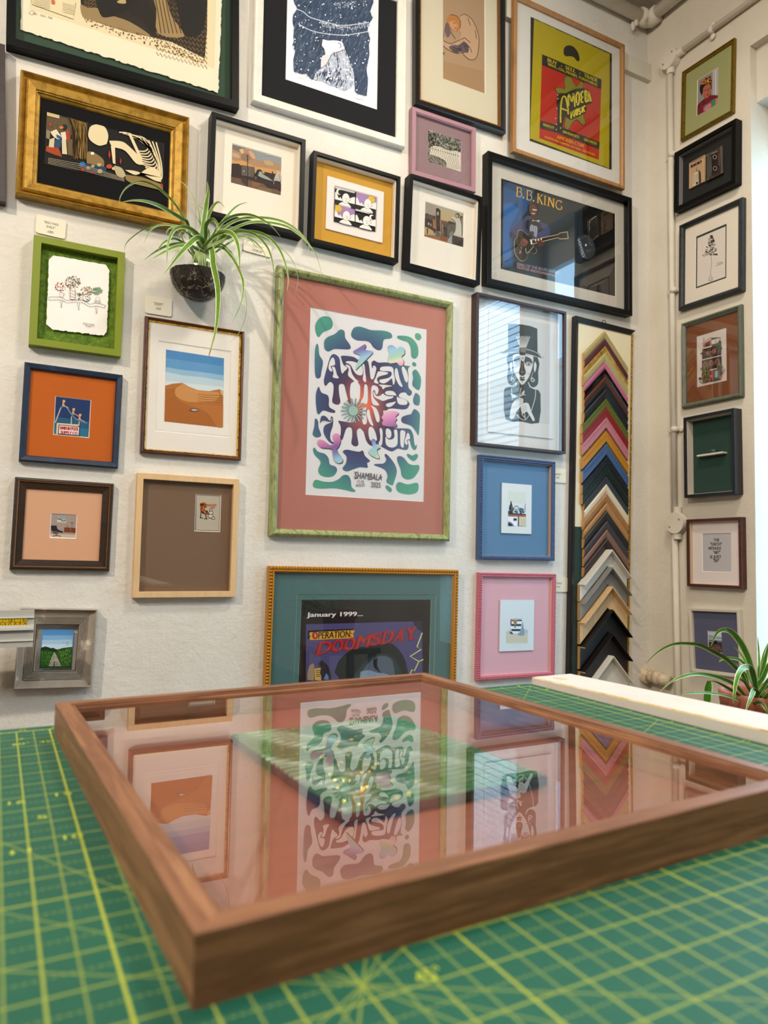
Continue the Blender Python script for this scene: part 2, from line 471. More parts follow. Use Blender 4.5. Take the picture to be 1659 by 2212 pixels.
def text_mesh(s):
    if s in _TXT: return _TXT[s]
    cu = bpy.data.curves.new('t', 'FONT'); cu.body = s; cu.size = 1; cu.resolution_u = 3
    o = bpy.data.objects.new('t', cu); COL.objects.link(o)
    bpy.context.view_layer.update()
    me = o.evaluated_get(bpy.context.evaluated_depsgraph_get()).to_mesh()
    vs = [v.co.copy() for v in me.vertices]; fs = [tuple(p.vertices) for p in me.polygons]
    bpy.data.objects.remove(o, do_unlink=True); bpy.data.curves.remove(cu)
    if vs:
        x0 = min(v.x for v in vs); x1 = max(v.x for v in vs)
        vs = [((v.x - x0) / (x1 - x0), v.y / 0.7) for v in vs]
    _TXT[s] = (vs, fs); return _TXT[s]
LAY = 0.00010
class Art:
    """flat artwork on a sheet inside a frame; shapes are given in enlarged-crop coordinates (ox, oy, scale)"""
    def __init__(s, fr, d, crop, name='print', rough=0.6):
        s.fr, s.d, s.n, s.name, s.rough = fr, d, 0, name, rough
        s.ox, s.oy, s.s = crop; s.mb = MB(); s.dx = s.dy = 0; s.rect = None; s.sharp = False
    def at(s, p, d=None):
        return s.fr.loc(s.ox + (p[0] + s.dx) / s.s, s.oy + (p[1] + s.dy) / s.s, s.d if d is None else d)
    def clip(s, v):
        if s.rect: v.x = min(max(v.x, s.rect[0]), s.rect[1]); v.z = min(max(v.z, s.rect[2]), s.rect[3])
        return v
    def _m(s, c): return plain(c, s.rough, 0, .22) if isinstance(c, str) else c
    def sheet(s, pts, c, th=0.0012):
        """the paper itself, pts in full picture pixels"""
        x0, x1, z0, z1 = s.fr.bounds(pts, s.d); s.rect = (x0, x1, z0, z1)
        s.mb.box((x0, -s.d, z0), (x1, -s.d + th, z1), s._m(c)); s.n += 1
    def P(s, pts, c, smooth=0, lift=True):
        if smooth: pts = (corner_smooth if s.sharp else catmull)(pts, smooth)
        s.n += 1; d = s.d + LAY * s.n
        v = [s.clip(s.at(p)) for p in pts]
        for q in v: q.y = -d
        s.mb.add(v, [tuple(range(len(v)))], s._m(c))
        if not lift: s.n -= 1
        return s
    def many(s, polys, c, smooth=0):
        for k, p in enumerate(polys): s.P(p, c, smooth, k == len(polys) - 1)
    def line(s, pts, w, c, smooth=0, lift=True, taper=False):
        if smooth: pts = catmull(pts, smooth, False)
        s.n += 1; d = s.d + LAY * s.n; L = []; R = []
        for i, p in enumerate(pts):
            a = pts[max(i - 1, 0)]; b = pts[min(i + 1, len(pts) - 1)]
            tx, ty = b[0] - a[0], b[1] - a[1]; l = math.hypot(tx, ty) or 1
            ww = w / 2 * (1 - .8 * i / (len(pts) - 1) if taper else 1)
            L.append((p[0] - ty / l * ww, p[1] + tx / l * ww)); R.append((p[0] + ty / l * ww, p[1] - tx / l * ww))
        n = len(pts); v = [s.clip(s.at(p)) for p in L + R]
        for q in v: q.y = -d
        s.mb.add(v, [(i, i + 1, n + i + 1, n + i) for i in range(n - 1)], s._m(c))
        if not lift: s.n -= 1
    def lines(s, ls, w, c, smooth=0):
        for k, l in enumerate(ls): s.line(l, w, c, smooth, k == len(ls) - 1)
    def C(s, x, y, r, c, ry=None, lift=True, n=16, rot=0):
        ry = ry or r; cr, sr = math.cos(rot), math.sin(rot)
        s.P([(x + r * math.cos(a) * cr - ry * math.sin(a) * sr, y + r * math.cos(a) * sr + ry * math.sin(a) * cr) for a in [2 * math.pi * k / n for k in range(n)]], c, 0, lift)
    def T(s, txt, p0, p1, pt, c, bold=0, lift=True):
        """text: baseline from p0 to p1, pt = top-left corner of the capitals"""
        vs, fs = text_mesh(txt)
        if not vs: return
        s.n += 1; d = s.d + LAY * s.n
        A, B, Cc = s.at(p0), s.at(p1), s.at(pt)
        for k in range(1 + 2 * bool(bold)):
            o = (B - A).normalized() * (bold * (k - 1) if bold else 0)
            v = [A + o + (B - A) * x + (Cc - A) * y for x, y in vs]
            for q in v: q.y = -d - 0.00001 * k
            s.mb.add(v, fs, s._m(c))
        if not lift: s.n -= 1
    def scatter(s, poly, n, fn, seed=1):
        """calls fn(x, y, rnd) at n random places inside the polygon (crop coordinates)"""
        rnd = random.Random(seed); xs = [p[0] for p in poly]; ys = [p[1] for p in poly]; k = 0; tries = 0
        while k < n and tries < n * 30:
            tries += 1
            x, y = rnd.uniform(min(xs), max(xs)), rnd.uniform(min(ys), max(ys)); ins = False
            for i in range(len(poly)):
                x1, y1 = poly[i]; x2, y2 = poly[i - 1]
                if (y1 > y) != (y2 > y) and x < (x2 - x1) * (y - y1) / (y2 - y1) + x1: ins = not ins
            if ins: fn(x, y, rnd); k += 1
    def done(s): return s.mb.build(s.name, s.fr.e)
class Dots:
    """context for many small marks sharing one layer"""
    def __init__(s, a): s.a = a
    def __enter__(s): s.n0 = s.a.n; return s
    def __exit__(s, *k): s.a.n = s.n0 + 1
def hatch(a, poly, n, length, ang, w, c, seed=1):
    dx, dy = math.cos(ang) * length, math.sin(ang) * length
    a.n += 1
    def f(x, y, r):
        k = r.uniform(.5, 1); a.n -= 1; a.line([(x - dx * k / 2, y - dy * k / 2), (x + dx * k / 2, y + dy * k / 2)], w, c, 0, True)
    a.scatter(poly, n, f, seed)
def dots(a, poly, n, r0, r1, c, seed=1):
    a.n += 1
    def f(x, y, r): a.n -= 1; a.C(x, y, r.uniform(r0, r1), c, r.uniform(r0, r1), True, 7)
    a.scatter(poly, n, f, seed)

M_BLACK = plain('#050506', .45, 0, .16); M_BLACKM = plain('#141416', .5)
M_OAK = mottled('pale_oak', [(.3, '#946c42'), (.55, '#ac8050'), (.75, '#987248')], 60, .5, 0, (1, 1, .15), .15)
M_MAPLE = mottled('pale_maple', [(.3, '#d2b183'), (.6, '#dcbd92'), (.8, '#cfae80')], 60, .5, 0, (1, 1, .15), .1)
# ================================================================== frames of the left half
# --- large black frame, green mount, deckled engraving (top left, cut by the picture edge)
fr = Frame('large black frame, green backing, deckle-edged sheet with a dark engraving, topmost on the left', [(30, -240), (530, -120), (500.6, 233), (4.0, 88)], .032)
fr.moulding(box_prof(.022, .032), M_BLACK)
fr.panel(fr.inner(.022), .008, plain('#1f4a33', .8))
a = Art(fr, .013, (0, 0, 2.9625))
def deck(p0, p1, n, amp, seed):
    r = random.Random(seed); return [(p0[0] + (p1[0] - p0[0]) * k / n + r.uniform(-amp, amp), p0[1] + (p1[1] - p0[1]) * k / n + r.uniform(-amp, amp)) for k in range(n)]
pap = deck((150, -620), (1440, -300), 20, 3, 1) + deck((1428, -300), (1398, 595), 60, 4, 2) + deck((1398, 595), (132, 190), 70, 5, 3) + deck((132, 190), (150, -620), 30, 3, 4)
a.P(pap, '#e9e2cb'); a.P([(200, -560), (1390, -230), (1372, 440), (190, 60)], '#e2d6b4')
dark = [(512, -40), (520, 60), (560, 120), (700, 170), (830, 210), (960, 235), (1100, 270), (1310, 375), (1325, 200), (1330, -200), (520, -400)]
a.P(dark, '#2a2013')
for k in range(13):
    y = -40 + k * 32
    zz = []
    for i in range(26):
        x = 1000 + i * 13; zz.append((x, y + (10 if i % 2 else -10) + (x - 1000) * .27))
    a.line(zz, 5, '#8a6f45', 0, k == 12)
for k in range(9):
    zz = [(540 + i * 11, -50 + k * 22 + (8 if i % 2 else -8) + i * 2) for i in range(9)]; a.line(zz, 4, '#9a7f52', 0, k == 8)
a.P([(515, 30), (560, 50), (640, 55), (720, 100), (830, 140), (960, 225), (900, 222), (790, 200), (680, 160), (590, 130), (530, 110)], '#9c8660', 3)
a.P([(620, -80), (640, 90), (700, 110), (830, 60), (900, -80)], '#0f0b08', 3)
a.P([(830, 90), (900, 120), (975, 215), (1005, 150), (960, 40), (900, -60)], '#17100a', 3)
a.P([(970, -60), (1000, 60), (1010, 215), (1180, 235), (1100, 110), (1060, -20), (1040, -90)], '#a38a5e', 3)
a.lines([[(985 + k * 22, -60), (1010 + k * 22, 80), (1030 + k * 26, 215)] for k in range(6)], 5, '#3a2a18', 4)
a.P([(1130, -80), (1150, 120), (1190, 235), (1300, 190), (1310, -80)], '#0d0a07', 3)
a.P([(750, 10), (790, -5), (806, 10), (800, 25), (760, 22)], '#b9a77c', 3)
dots(a, [(540, 120), (980, 235), (1310, 380), (1300, 410), (980, 300), (560, 160)], 130, 3, 6, '#8a5a2a', 4)
a.P([(328, 0), (352, 5), (350, 30), (330, 26)], '#c9703a'); a.line([(200, -30), (205, 30), (470, 125), (485, 20)], 3, '#8c8368')
for k in range(6):
    a.line([(215, -20 + k * 11), (320, 2 + k * 11)], 2, '#a59a7c', 0, False); a.line([(400, 22 + k * 11), (475, 40 + k * 11)], 2, '#a59a7c', 0, k == 5)
a.lines([[(205 + 18 * math.cos(t / 2), 84 + 12 * math.sin(t / 2)) for t in range(14)]], 2, '#8c8368')
a.T('AP   YES!  MB', (210, 92), (335, 125), (210, 80), '#8c8368')
a.done(); fr.glaze(.022, .029)

# --- far left dark brown frame, only its right side in view
fr = Frame('dark brown frame cut off by the left edge of the photo', [(-230, 30), (18.5, 101), (4, 426), (-240, 402)], .03)
fr.moulding(box_prof(.045, .03), wood('dark_stained_wood', '#2a1a17', '#3a2622', .45, 12)); fr.panel(fr.inner(.045), .01, plain('#d9d3c6'))

# --- gold frame with the black mount
M_GOLD = mottled('aged_gold_leaf', [(.25, '#7c6018'), (.45, '#a88434'), (.6, '#bc9644'), (.8, '#927024')], 45, .46, .5, (1, 1, 1), .2)
fr = Frame('wide antique gold frame with black mount round a long dark-ground print', [(43.9, 146.8), (412.2, 253.2), (401.7, 493.5), (33.7, 418)], .034)
gold = [(0, 0), (0, .022), (.0015, .032), (.004, .034), (.006, .032), (.012, .022), (.015, .020), (.016, .026), (.020, .030), (.038, .025), (.040, .021), (.042, .021), (.043, .017), (.048, .014), (.050, .010), (.050, .002)]
gold = [(p[0] * 1.0, p[1]) for p in gold]
fr.moulding(gold, M_GOLD)
bd = fr.bounds([(99.5, 240), (354, 309), (352, 412), (97.5, 355)], .008)
fr.ring(fr.inner(.050, -.0), bd, .009, plain('#100f12', .85, 0, .2), core='#2a2828')
a = Art(fr, .0075, (80, 200, 5.53)); a.sharp = True
a.sheet([(99.5, 240), (354, 309), (352, 412), (97.5, 355)], '#15110f')
# a plain stand-in: slatted dark ground, straw curtain, pale sweeping bands, small bright figures of colour
a.P([(120, 225), (420, 305), (420, 600), (110, 430)], '#241a16')
a.lines([[(120 + k * 13, 225 + k * 3.4), (114 + k * 13, 450 + k * 4)] for k in range(23)], 2, '#a58f66')
a.lines([[(118, 260 + k * 13), (420, 335 + k * 13)] for k in range(14)], 2, '#a58f66')
a.P([(122, 226), (268, 262), (264, 308), (120, 274)], '#d9c692')
a.lines([[(140 + k * 18, 236 + k * 4.4), (139 + k * 18, 268 + k * 4.4)] for k in range(7)], 4, '#4b3a22')
a.P([(112, 640), (250, 640), (300, 770), (200, 740), (105, 700)], '#a04a26', 3)
a.P([(110, 440), (160, 460), (150, 560), (108, 545)], '#8b8068')
a.P([(160, 470), (230, 440), (300, 540), (250, 560), (190, 520)], '#d8cdb0', 3); a.P([(150, 560), (210, 540), (200, 660), (140, 650)], '#c9bea0', 3)
a.P([(280, 480), (340, 470), (352, 560), (300, 570)], '#d8cdb0', 3); a.P([(295, 570), (345, 560), (360, 740), (300, 735)], '#cdc2a4', 3)
a.P([(210, 570), (290, 560), (280, 660), (205, 655)], '#31506e', 3); a.P([(230, 500), (290, 530), (300, 560), (240, 545)], '#2f5f8e', 3)
a.P([(350, 430), (385, 470), (400, 600), (350, 590)], '#a5412c', 3); a.C(330, 415, 34, '#1f2d33'); a.C(290, 420, 26, '#c27a4a', 18)
a.P([(355, 560), (420, 560), (430, 760), (370, 750)], '#6d5a38', 3)
rnd = random.Random(3)
for k in range(46):
    x = 430 + k * 3.6 + rnd.uniform(-6, 6)
    a.line([(370 + k * 4.7, 300 + k * 1.5), (x, 480 + rnd.uniform(-20, 20)), (x + rnd.uniform(-30, 10), 790 + rnd.uniform(-20, 20))], 5, rnd.choice(['#8a6a34', '#6d5128', '#b08c4a', '#3b2d1a', '#50402a']), 3, k % 6 == 5)
a.line([(600, 350), (590, 640)], 4, '#50605a')
cream = '#d9caa6'
for k in range(11):
    a.line([(980 + k * 44, 480 + k * 12), (1180 + k * 30, 500 + k * 34), (1330 + k * 16, 600 + k * 42), (1300 + k * 14, 700 + k * 34), (1180 + k * 16, 700 + k * 28)], 15, cream, 5, k == 10)
a.P([(615, 470), (640, 410), (720, 385), (810, 420), (850, 520), (830, 620), (740, 640), (650, 590), (612, 530)], cream, 4)
a.P([(860, 580), (1010, 590), (1100, 650), (1210, 760), (1280, 870), (1180, 850), (1050, 700), (900, 650)], cream, 4)
a.P([(880, 640), (930, 660), (935, 860), (905, 850)], cream, 3); a.P([(1050, 930), (1200, 950), (1390, 1050), (1480, 1075), (1470, 960), (1380, 900), (1300, 920), (1180, 990)], cream, 4)
a.P([(1080, 470), (1120, 470), (1260, 800), (1230, 820)], cream)
a.P([(590, 740), (640, 710), (740, 760), (800, 830), (790, 960), (600, 900)], '#8c744c', 3)
a.P([(500, 850), (600, 850), (830, 900), (820, 970), (640, 960), (500, 890)], '#24425c', 3)
for q in ((540, 860, 34, '#2f6ea2'), (610, 905, 24, '#b09a64'), (665, 885, 22, '#b09a64'), (750, 945, 30, '#b7a67c'), (740, 870, 26, '#b7a67c'), (860, 890, 34, '#b04e36'), (915, 915, 24, '#c7b28a'), (660, 735, 22, '#e4dcc6')): a.C(q[0], q[1], q[2], q[3], q[2] * .8)
a.P([(920, 880), (1010, 910), (1060, 1000), (1010, 1025), (940, 980)], '#b5a987', 3)
a.lines([[(130, 790 + k * 16), (500, 860 + k * 22), (1040, 1030 + k * 12)] for k in range(5)], 4, '#b8ad92')
a.P([(1060, 990), (1250, 1020), (1500, 1110), (1500, 1190), (1180, 1110), (1060, 1050)], '#8d7747', 3)
for q in ((155, 390, 12, 34), (862, 750, 13, 55), (997, 830, 11, 38), (540, 935, 20, 30), (658, 968, 20, 28), (1485, 1120, 12, 30)): a.C(q[0], q[1], q[2], '#b8331f', q[3], True, 4, .78 if 0 else 0)
a.done()

# --- green box frame with the deckled drawing of flower vases
M_GREEN = plain('#83900f', .5)
fr = Frame('leaf green box frame with a deckled line drawing of flower vases on a shelf', [(73.4, 505.9), (270, 546), (262, 770.7), (62.2, 743.3)], .028)
fr.moulding(box_prof(.0185, .028), M_GREEN)
fr.panel(fr.inner(.0185), .007, mottled('green_textured_paper', [(.35, '#4f6a0c'), (.5, '#627f12'), (.68, '#7b9722')], 90, .8, 0, (1, 1, 1), .8))
a = Art(fr, .013, (0, 440, 3.568))
p = [(378, 430), (412, 398)] + deck((412, 398), (800, 468), 26, 2, 5) + [(815, 470), (843, 515)] + deck((843, 515), (822, 1000), 34, 3, 6) + [(795, 1020)] + deck((795, 1018), (395, 968), 34, 5, 7) + [(358, 930)] + deck((358, 930), (378, 430), 34, 3, 8)
a.P(p, '#f2ede8')
for (x, y, r, n, cs, sd) in ((465, 645, 46, 60, ['#a33c3c', '#c46a5a', '#6a7a52', '#b04848'], 1), (562, 610, 62, 150, ['#6f8a68', '#c9948a', '#7c8fa0', '#8a9a5a', '#c7a27a', '#3f5a4a'], 2), (668, 675, 46, 80, ['#c9a98a', '#b5976a', '#9aa27a', '#8a6a4a'], 3), (750, 672, 38, 110, ['#7fa27e', '#5f8a66', '#9ab894'], 4)):
    rr = random.Random(sd); poly = [(x + r * math.cos(t * .5), y + r * .85 * math.sin(t * .5)) for t in range(13)]
    for c in cs: dots(a, poly, n // len(cs), 2.2, 5.5, c, rr.randint(1, 99))
K = '#3c3838'
a.lines([[(376, 720), (470, 722), (510, 745), (560, 745), (640, 745), (690, 775), (740, 765), (812, 785)], [(376, 745), (470, 742), (515, 765), (575, 760), (640, 765), (690, 795), (740, 788), (806, 805)], [(376, 720), (376, 745)], [(812, 785), (806, 805)]], 2.2, K, 3)
for x, y in ((470, 745), (603, 765), (740, 792)): a.lines([[(x - 8, y), (x + 2, y + 55)], [(x + 10, y), (x + 4, y + 55)], [(x - 1, y + 55), (x + 6, y + 55)]], 2, K)
a.lines([[(460, 685), (458, 720), (486, 722), (488, 690), (460, 685)], [(488, 692), (500, 700), (488, 714)]], 2, K)
a.P([(540, 655), (578, 660), (578, 740), (540, 736)], '#e9e4de')
a.lines([[(540, 655), (540, 736), (578, 740), (578, 660)], [(541, 665), (578, 684)], [(541, 690), (578, 708)], [(541, 712), (578, 730)]], 3, '#77706a')
a.C(665, 728, 28, K, 27); a.C(665, 728, 25.5, '#f2ede8', 24.5); dots(a, [(648, 712), (684, 712), (684, 746), (648, 746)], 16, 2, 4, K, 3)
a.lines([[(728, 766), (742, 722), (762, 722), (774, 772)], [(735, 748), (769, 752)], [(731, 757), (772, 762)]], 2, K); dots(a, [(592, 690), (626, 690), (615, 740), (600, 740)], 22, 2, 5, '#5b5552', 2)
a.T('BADLY MADE', (640, 930), (727, 944), (641, 918), K); a.T('SHELF', (660, 948), (706, 955), (661, 938), K)
a.done()

# --- navy frame with orange mount
M_NAVY = mottled('distressed_navy_paint', [(.3, '#14263c'), (.62, '#1b3352'), (.72, '#2c4a6c'), (.8, '#5c7690')], 26, .5, 0, (1, 1, 1), .2)
fr = Frame('distressed navy blue frame with bright orange mount and a small slide sign photo', [(53.3, 780.5), (266.3, 810), (254.5, 1010.4), (40.6, 995.5)], .020)
fr.moulding([(0, 0), (0, .016), (.003, .020), (.013, .018), (.0155, .014), (.0165, .010), (.0165, .002)], M_NAVY)
pc = [(120, 855.3), (197, 864.6), (192.3, 945.9), (114.3, 938.9)]
fr.ring(fr.inner(.0165), fr.bounds(pc, .007), .008, plain('#c66a0e', .85))
a = Art(fr, .006, (0, 440, 3.568)); a.sharp = True; a.sheet(pc, '#1f3f74')
a.P([(420, 1640), (700, 1680), (688, 1810), (405, 1780)], '#2a6488'); a.P([(415, 1700), (695, 1740), (688, 1810), (405, 1780)], '#2f7c9c')
a.lines([[(470, 1570), (425, 1690)], [(551, 1640), (548, 1705)], [(610, 1680), (608, 1710)]], 8, '#cfc3b4')
a.line([(468, 1572), (490, 1562), (515, 1572), (545, 1615), (580, 1655), (620, 1675), (672, 1692)], 10, '#5f9aa0', 5)
for x, y in ((487, 1545), (563, 1608), (612, 1652)):
    a.P([(x - 10, y + 15), (x - 4, y - 12), (x + 6, y - 12), (x + 12, y + 14)], '#d9a59a', 3); a.C(x + 5, y - 22, 11, '#e2b76a'); a.line([(x, y + 12), (x + 22, y + 18), (x + 42, y + 32)], 6, '#d9a59a')
a.P([(440, 1690), (605, 1703), (605, 1718), (440, 1706)], '#e3d3b2'); a.P([(438, 1690), (452, 1692), (446, 1776), (432, 1774)], '#e3d3b2')
a.P([(450, 1702), (616, 1718), (610, 1792), (446, 1778)], '#33415a'); a.P([(456, 1708), (610, 1723), (605, 1786), (452, 1772)], '#efe4e0')
a.T('SWIM-IN POOL', (460, 1742), (604, 1752), (461, 1715), '#b8343a', .0006); a.T('SUPPLY CO.', (468, 1773), (600, 1783), (469, 1750), '#b8343a', .0006)
a.done(); fr.glaze(.0165, .013)

# --- dark brown frame with peach mount
M_DKBR = wood('dark_walnut_stain', '#2a1c12', '#3d2a1a', .42, 14)
fr = Frame('wide dark brown frame with peach mount and a tiny lounge chair picture', [(32.4, 1029.4), (247.3, 1044.7), (235.8, 1233.9), (20.7, 1231.5)], .018)
fr.moulding([(0, 0), (0, .013), (.002, .017), (.006, .018), (.0078, .0165)], M_DKBR)
fr.moulding([(.0078, .0165), (.009, .0178), (.0105, .0170)], plain('#8a6036', .4, .3), 'gilt_line')
fr.moulding([(.0105, .0170), (.012, .0145), (.026, .0125), (.0275, .009), (.0275, .002)], M_DKBR, 'inner_moulding')
pc = [(110.5, 1108.8), (166.9, 1111.7), (163.8, 1163.8), (106.3, 1161.5)]
fr.ring(fr.inner(.0275), fr.bounds(pc, .006), .007, plain('#d3a585', .85))
a = Art(fr, .005, (0, 1000, 4.254)); a.sharp = True; a.sheet(pc, '#a7958c')
a.P([(455, 650), (700, 660), (698, 700), (452, 690)], '#c4b2a6'); a.P([(590, 592), (700, 598), (698, 643), (588, 636)], '#7a4526'); a.lines([[(650, 596), (649, 640)]], 2, '#c99a6a')
a.P([(525, 485), (608, 489), (606, 552), (523, 547)], '#9aa2ac'); a.P([(525, 512), (608, 524), (606, 552), (523, 547)], '#c9c3b6', 0); a.line([(528, 515), (560, 520), (575, 535), (604, 530)], 8, '#3f5a3a', 3)
a.P([(468, 575), (520, 575), (530, 610), (580, 630), (575, 642), (520, 630), (472, 622)], '#22303a', 3); a.P([(478, 628), (540, 640), (525, 652), (490, 648)], '#7c4a24')
a.lines([[(515, 650), (518, 668)], [(485, 672), (518, 664), (560, 674)]], 4, '#2a2624'); a.lines([[(662, 550), (660, 594)], [(646, 548), (678, 549)], [(622, 568), (622, 592)]], 3, '#5a524e')
a.done()

# --- pale wood frame with taupe mount and small picture in the corner
fr = Frame('pale maple box frame with plain taupe mount and a small picture in its upper right', [(296.7, 1020.6), (517.3, 1035.5), (509.3, 1290), (286.9, 1291)], .024)
fr.moulding(box_prof(.0165, .024), M_MAPLE)
pc = [(423, 1068), (478.3, 1069), (474.5, 1149), (419.5, 1147.5)]
fr.ring(fr.inner(.0165), fr.bounds(pc, .007), .008, plain('#816853', .85))
a = Art(fr, .005, (260, 660, 3.35)); a.sheet(pc, '#6d5a49')
a.P([(552, 1366), (722, 1370), (714, 1630), (546, 1624)], '#c0b7a6')
a.P([(576, 1430), (615, 1425), (622, 1450), (612, 1475), (640, 1500), (600, 1510), (580, 1470)], '#c8743a', 3)
dots(a, [(580, 1430), (620, 1430), (632, 1500), (590, 1500)], 26, 3, 6, '#241d18', 4)
a.lines([[(585, 1480), (580, 1535)], [(615, 1505), (622, 1540)], [(578, 1432), (592, 1452), (580, 1475), (600, 1505), (640, 1508)], [(575, 1535), (596, 1538)], [(604, 1543), (630, 1543)]], 6, '#241d18', 2)
for x, y, r in ((656, 1480, 12), (655, 1500, 17), (652, 1524, 20), (672, 1538, 13)): a.C(x, y, r, '#241d18', r * .8); a.C(x, y, r - 3.5, '#cfc8ba', r * .8 - 3.5)
a.T('WHAT A DAY', (624, 1450), (695, 1448), (624, 1437), '#c8743a', .0004); a.T('OUT!', (648, 1468), (682, 1466), (648, 1455), '#c8743a', .0004)
a.done(); fr.glaze(.0165, .017)

# --- brown and gold frame with the desert painting
M_MAHO = wood('reddish_mahogany', '#4a2414', '#6b3820', .3, 14)
M_GILT = mottled('flaked_gilt', [(.35, '#5b4a1c'), (.5, '#d8b24a'), (.65, '#f0d070'), (.8, '#8a7430')], 120, .22, .9, (1, 1, 1), .1)
fr = Frame('thin mahogany frame with gilt inner edge round a painting of desert dunes', [(313.7, 679.4), (528.7, 716.7), (522.7, 994.3), (304.2, 977.9)], .020)
fr.moulding([(0, 0), (0, .013), (.0015, .018), (.004, .020), (.007, .018), (.0088, .014)], M_MAHO, smooth=True)
fr.moulding([(.0088, .014), (.0092, .0155), (.0105, .0155), (.0135, .010), (.014, .002)], M_GILT, 'gilt_slip')
ap = [(341, 734.5), (500, 760), (494, 946), (336.5, 930.5)]
fr.ring(fr.inner(.014), fr.bounds(ap, .008), .009, plain('#eae4dc', .85))
a = Art(fr, .0072, (260, 660, 3.35)); a.sharp = True; a.sheet([(339, 732), (502, 758), (496, 948), (334, 932)], '#e3ddd5')
a.P([(272, 262)] + deck((280, 262), (790, 345), 20, 2, 4) + deck((795, 345), (782, 942), 20, 2, 5) + deck((782, 942), (262, 898), 24, 4, 6) + deck((262, 898), (272, 262), 20, 2, 7), '#ece7e0')
a.P([(330, 318), (750, 382), (741, 884), (318, 838)], '#5a93c4')
a.P([(330, 380), (750, 440), (741, 884), (318, 838)], '#6fa2cc'); a.P([(328, 445), (420, 462), (560, 478), (748, 505), (741, 884), (318, 838)], '#9cbfd8'); a.P([(326, 480), (450, 505), (600, 520), (746, 545), (741, 884), (318, 838)], '#c2d4de')
a.P([(324, 545), (746, 590), (741, 884), (318, 838)], '#d5dfe2')
a.P([(324, 580), (380, 565), (450, 560), (500, 590), (560, 612), (640, 620), (718, 606), (744, 618), (741, 884), (318, 838)], '#b9793e')
a.P([(450, 562), (500, 592), (560, 614), (640, 622), (700, 625), (720, 640), (690, 690), (560, 700), (480, 695), (420, 670), (395, 640), (400, 600), (430, 580)], '#cc9860', 2)
a.P([(324, 690), (400, 660), (430, 690), (520, 735), (600, 760), (650, 800), (700, 878), (318, 838)], '#b06f36', 3); a.P([(520, 720), (640, 700), (744, 715), (742, 880), (700, 878), (650, 800), (600, 760)], '#bd7d42', 3)
a.lines([[(326, 610 + k * 16), (360, 612 + k * 15), (395, 605 + k * 14)] for k in range(5)] + [[(560, 640 + k * 17), (650, 650 + k * 16), (742, 650 + k * 18)] for k in range(5)], 3, '#a2672e', 3)
a.P([(720, 608), (744, 618), (743, 655), (725, 640)], '#d9b183'); a.C(534, 757, 34, '#4a3022', 13); a.C(534, 757, 28, '#d8cfc8', 8); dots(a, [(510, 752), (560, 752), (560, 764), (510, 764)], 12, 2, 4, '#6a5a55', 1)
a.done(); fr.glaze(.014, .012)

# --- small grey frame low on the left with ribbed bevels
M_GREY = mottled('distressed_taupe_paint', [(.3, '#a0968a'), (.6, '#aca295'), (.68, '#ddd6ca')], 20, .55, 0, (1, 1, 1), .1)
fr = Frame('small taupe frame with many stepped ridges round a grass path picture, lowest on the left', [(44.1, 1314.4), (210.5, 1317.3), (197, 1484.3), (29.7, 1489.5)], .030, off=.002)
pr_ = [(0, 0), (0, .027), (.0015, .029), (.003, .027), (.004, .020), (.021, .014)]
aa, dd = .021, .014
for k in range(6): pr_ += [(aa, dd + .0030), (aa + .0018, dd + .0026), (aa + .0020, dd - .0030), (aa + .0030, dd - .0030)]; aa += .0033; dd += .0004
pr_ += [(aa + .001, dd), (aa + .001, .002)]
fr.moulding(pr_, M_GREY)
pc = [(94.3, 1364), (156.5, 1363), (150.5, 1440), (88, 1440.5)]
a = Art(fr, .008, (0, 1280, 6.9125)); a.sharp = True; a.sheet([(92, 1360), (160, 1360), (154, 1444), (84, 1444)], '#5f97cf')
a.P([(640, 640), (1090, 640), (1070, 1130), (600, 1130)], '#86b2da'); a.P([(630, 710), (1080, 700), (1070, 1130), (600, 1130)], '#a9cbe4'); a.P([(630, 770), (1080, 770), (1060, 1130), (600, 1130)], '#c2dbea')
a.P([(600, 830), (680, 805), (760, 830), (800, 825), (850, 850), (930, 830), (1080, 810), (1070, 1130), (590, 1130)], '#1f3d1c', 2)
a.P([(600, 880), (700, 860), (800, 890), (900, 850), (1080, 820), (1070, 1130), (590, 1130)], '#2f5a22', 2)
dots(a, [(620, 870), (780, 870), (720, 1100), (615, 1100)], 120, 3, 8, '#5b8a3a', 2); dots(a, [(860, 860), (1060, 830), (1050, 1100), (930, 1100)], 150, 3, 8, '#6a9844', 3); dots(a, [(860, 860), (1060, 830), (1050, 1100), (930, 1100)], 60, 2, 5, '#a9c07a', 5)
a.P([(808, 885), (840, 930), (915, 1100), (725, 1100), (765, 980)], '#a9a59a'); dots(a, [(800, 920), (840, 950), (900, 1090), (740, 1090)], 50, 3, 9, '#8b877c', 6); a.P([(803, 1020), (815, 1030), (818, 1098), (798, 1098)], '#5a4a2c')
dots(a, [(950, 730), (1040, 740), (1030, 790), (950, 780)], 6, 3, 6, '#2a3a3a', 5)
a.done()
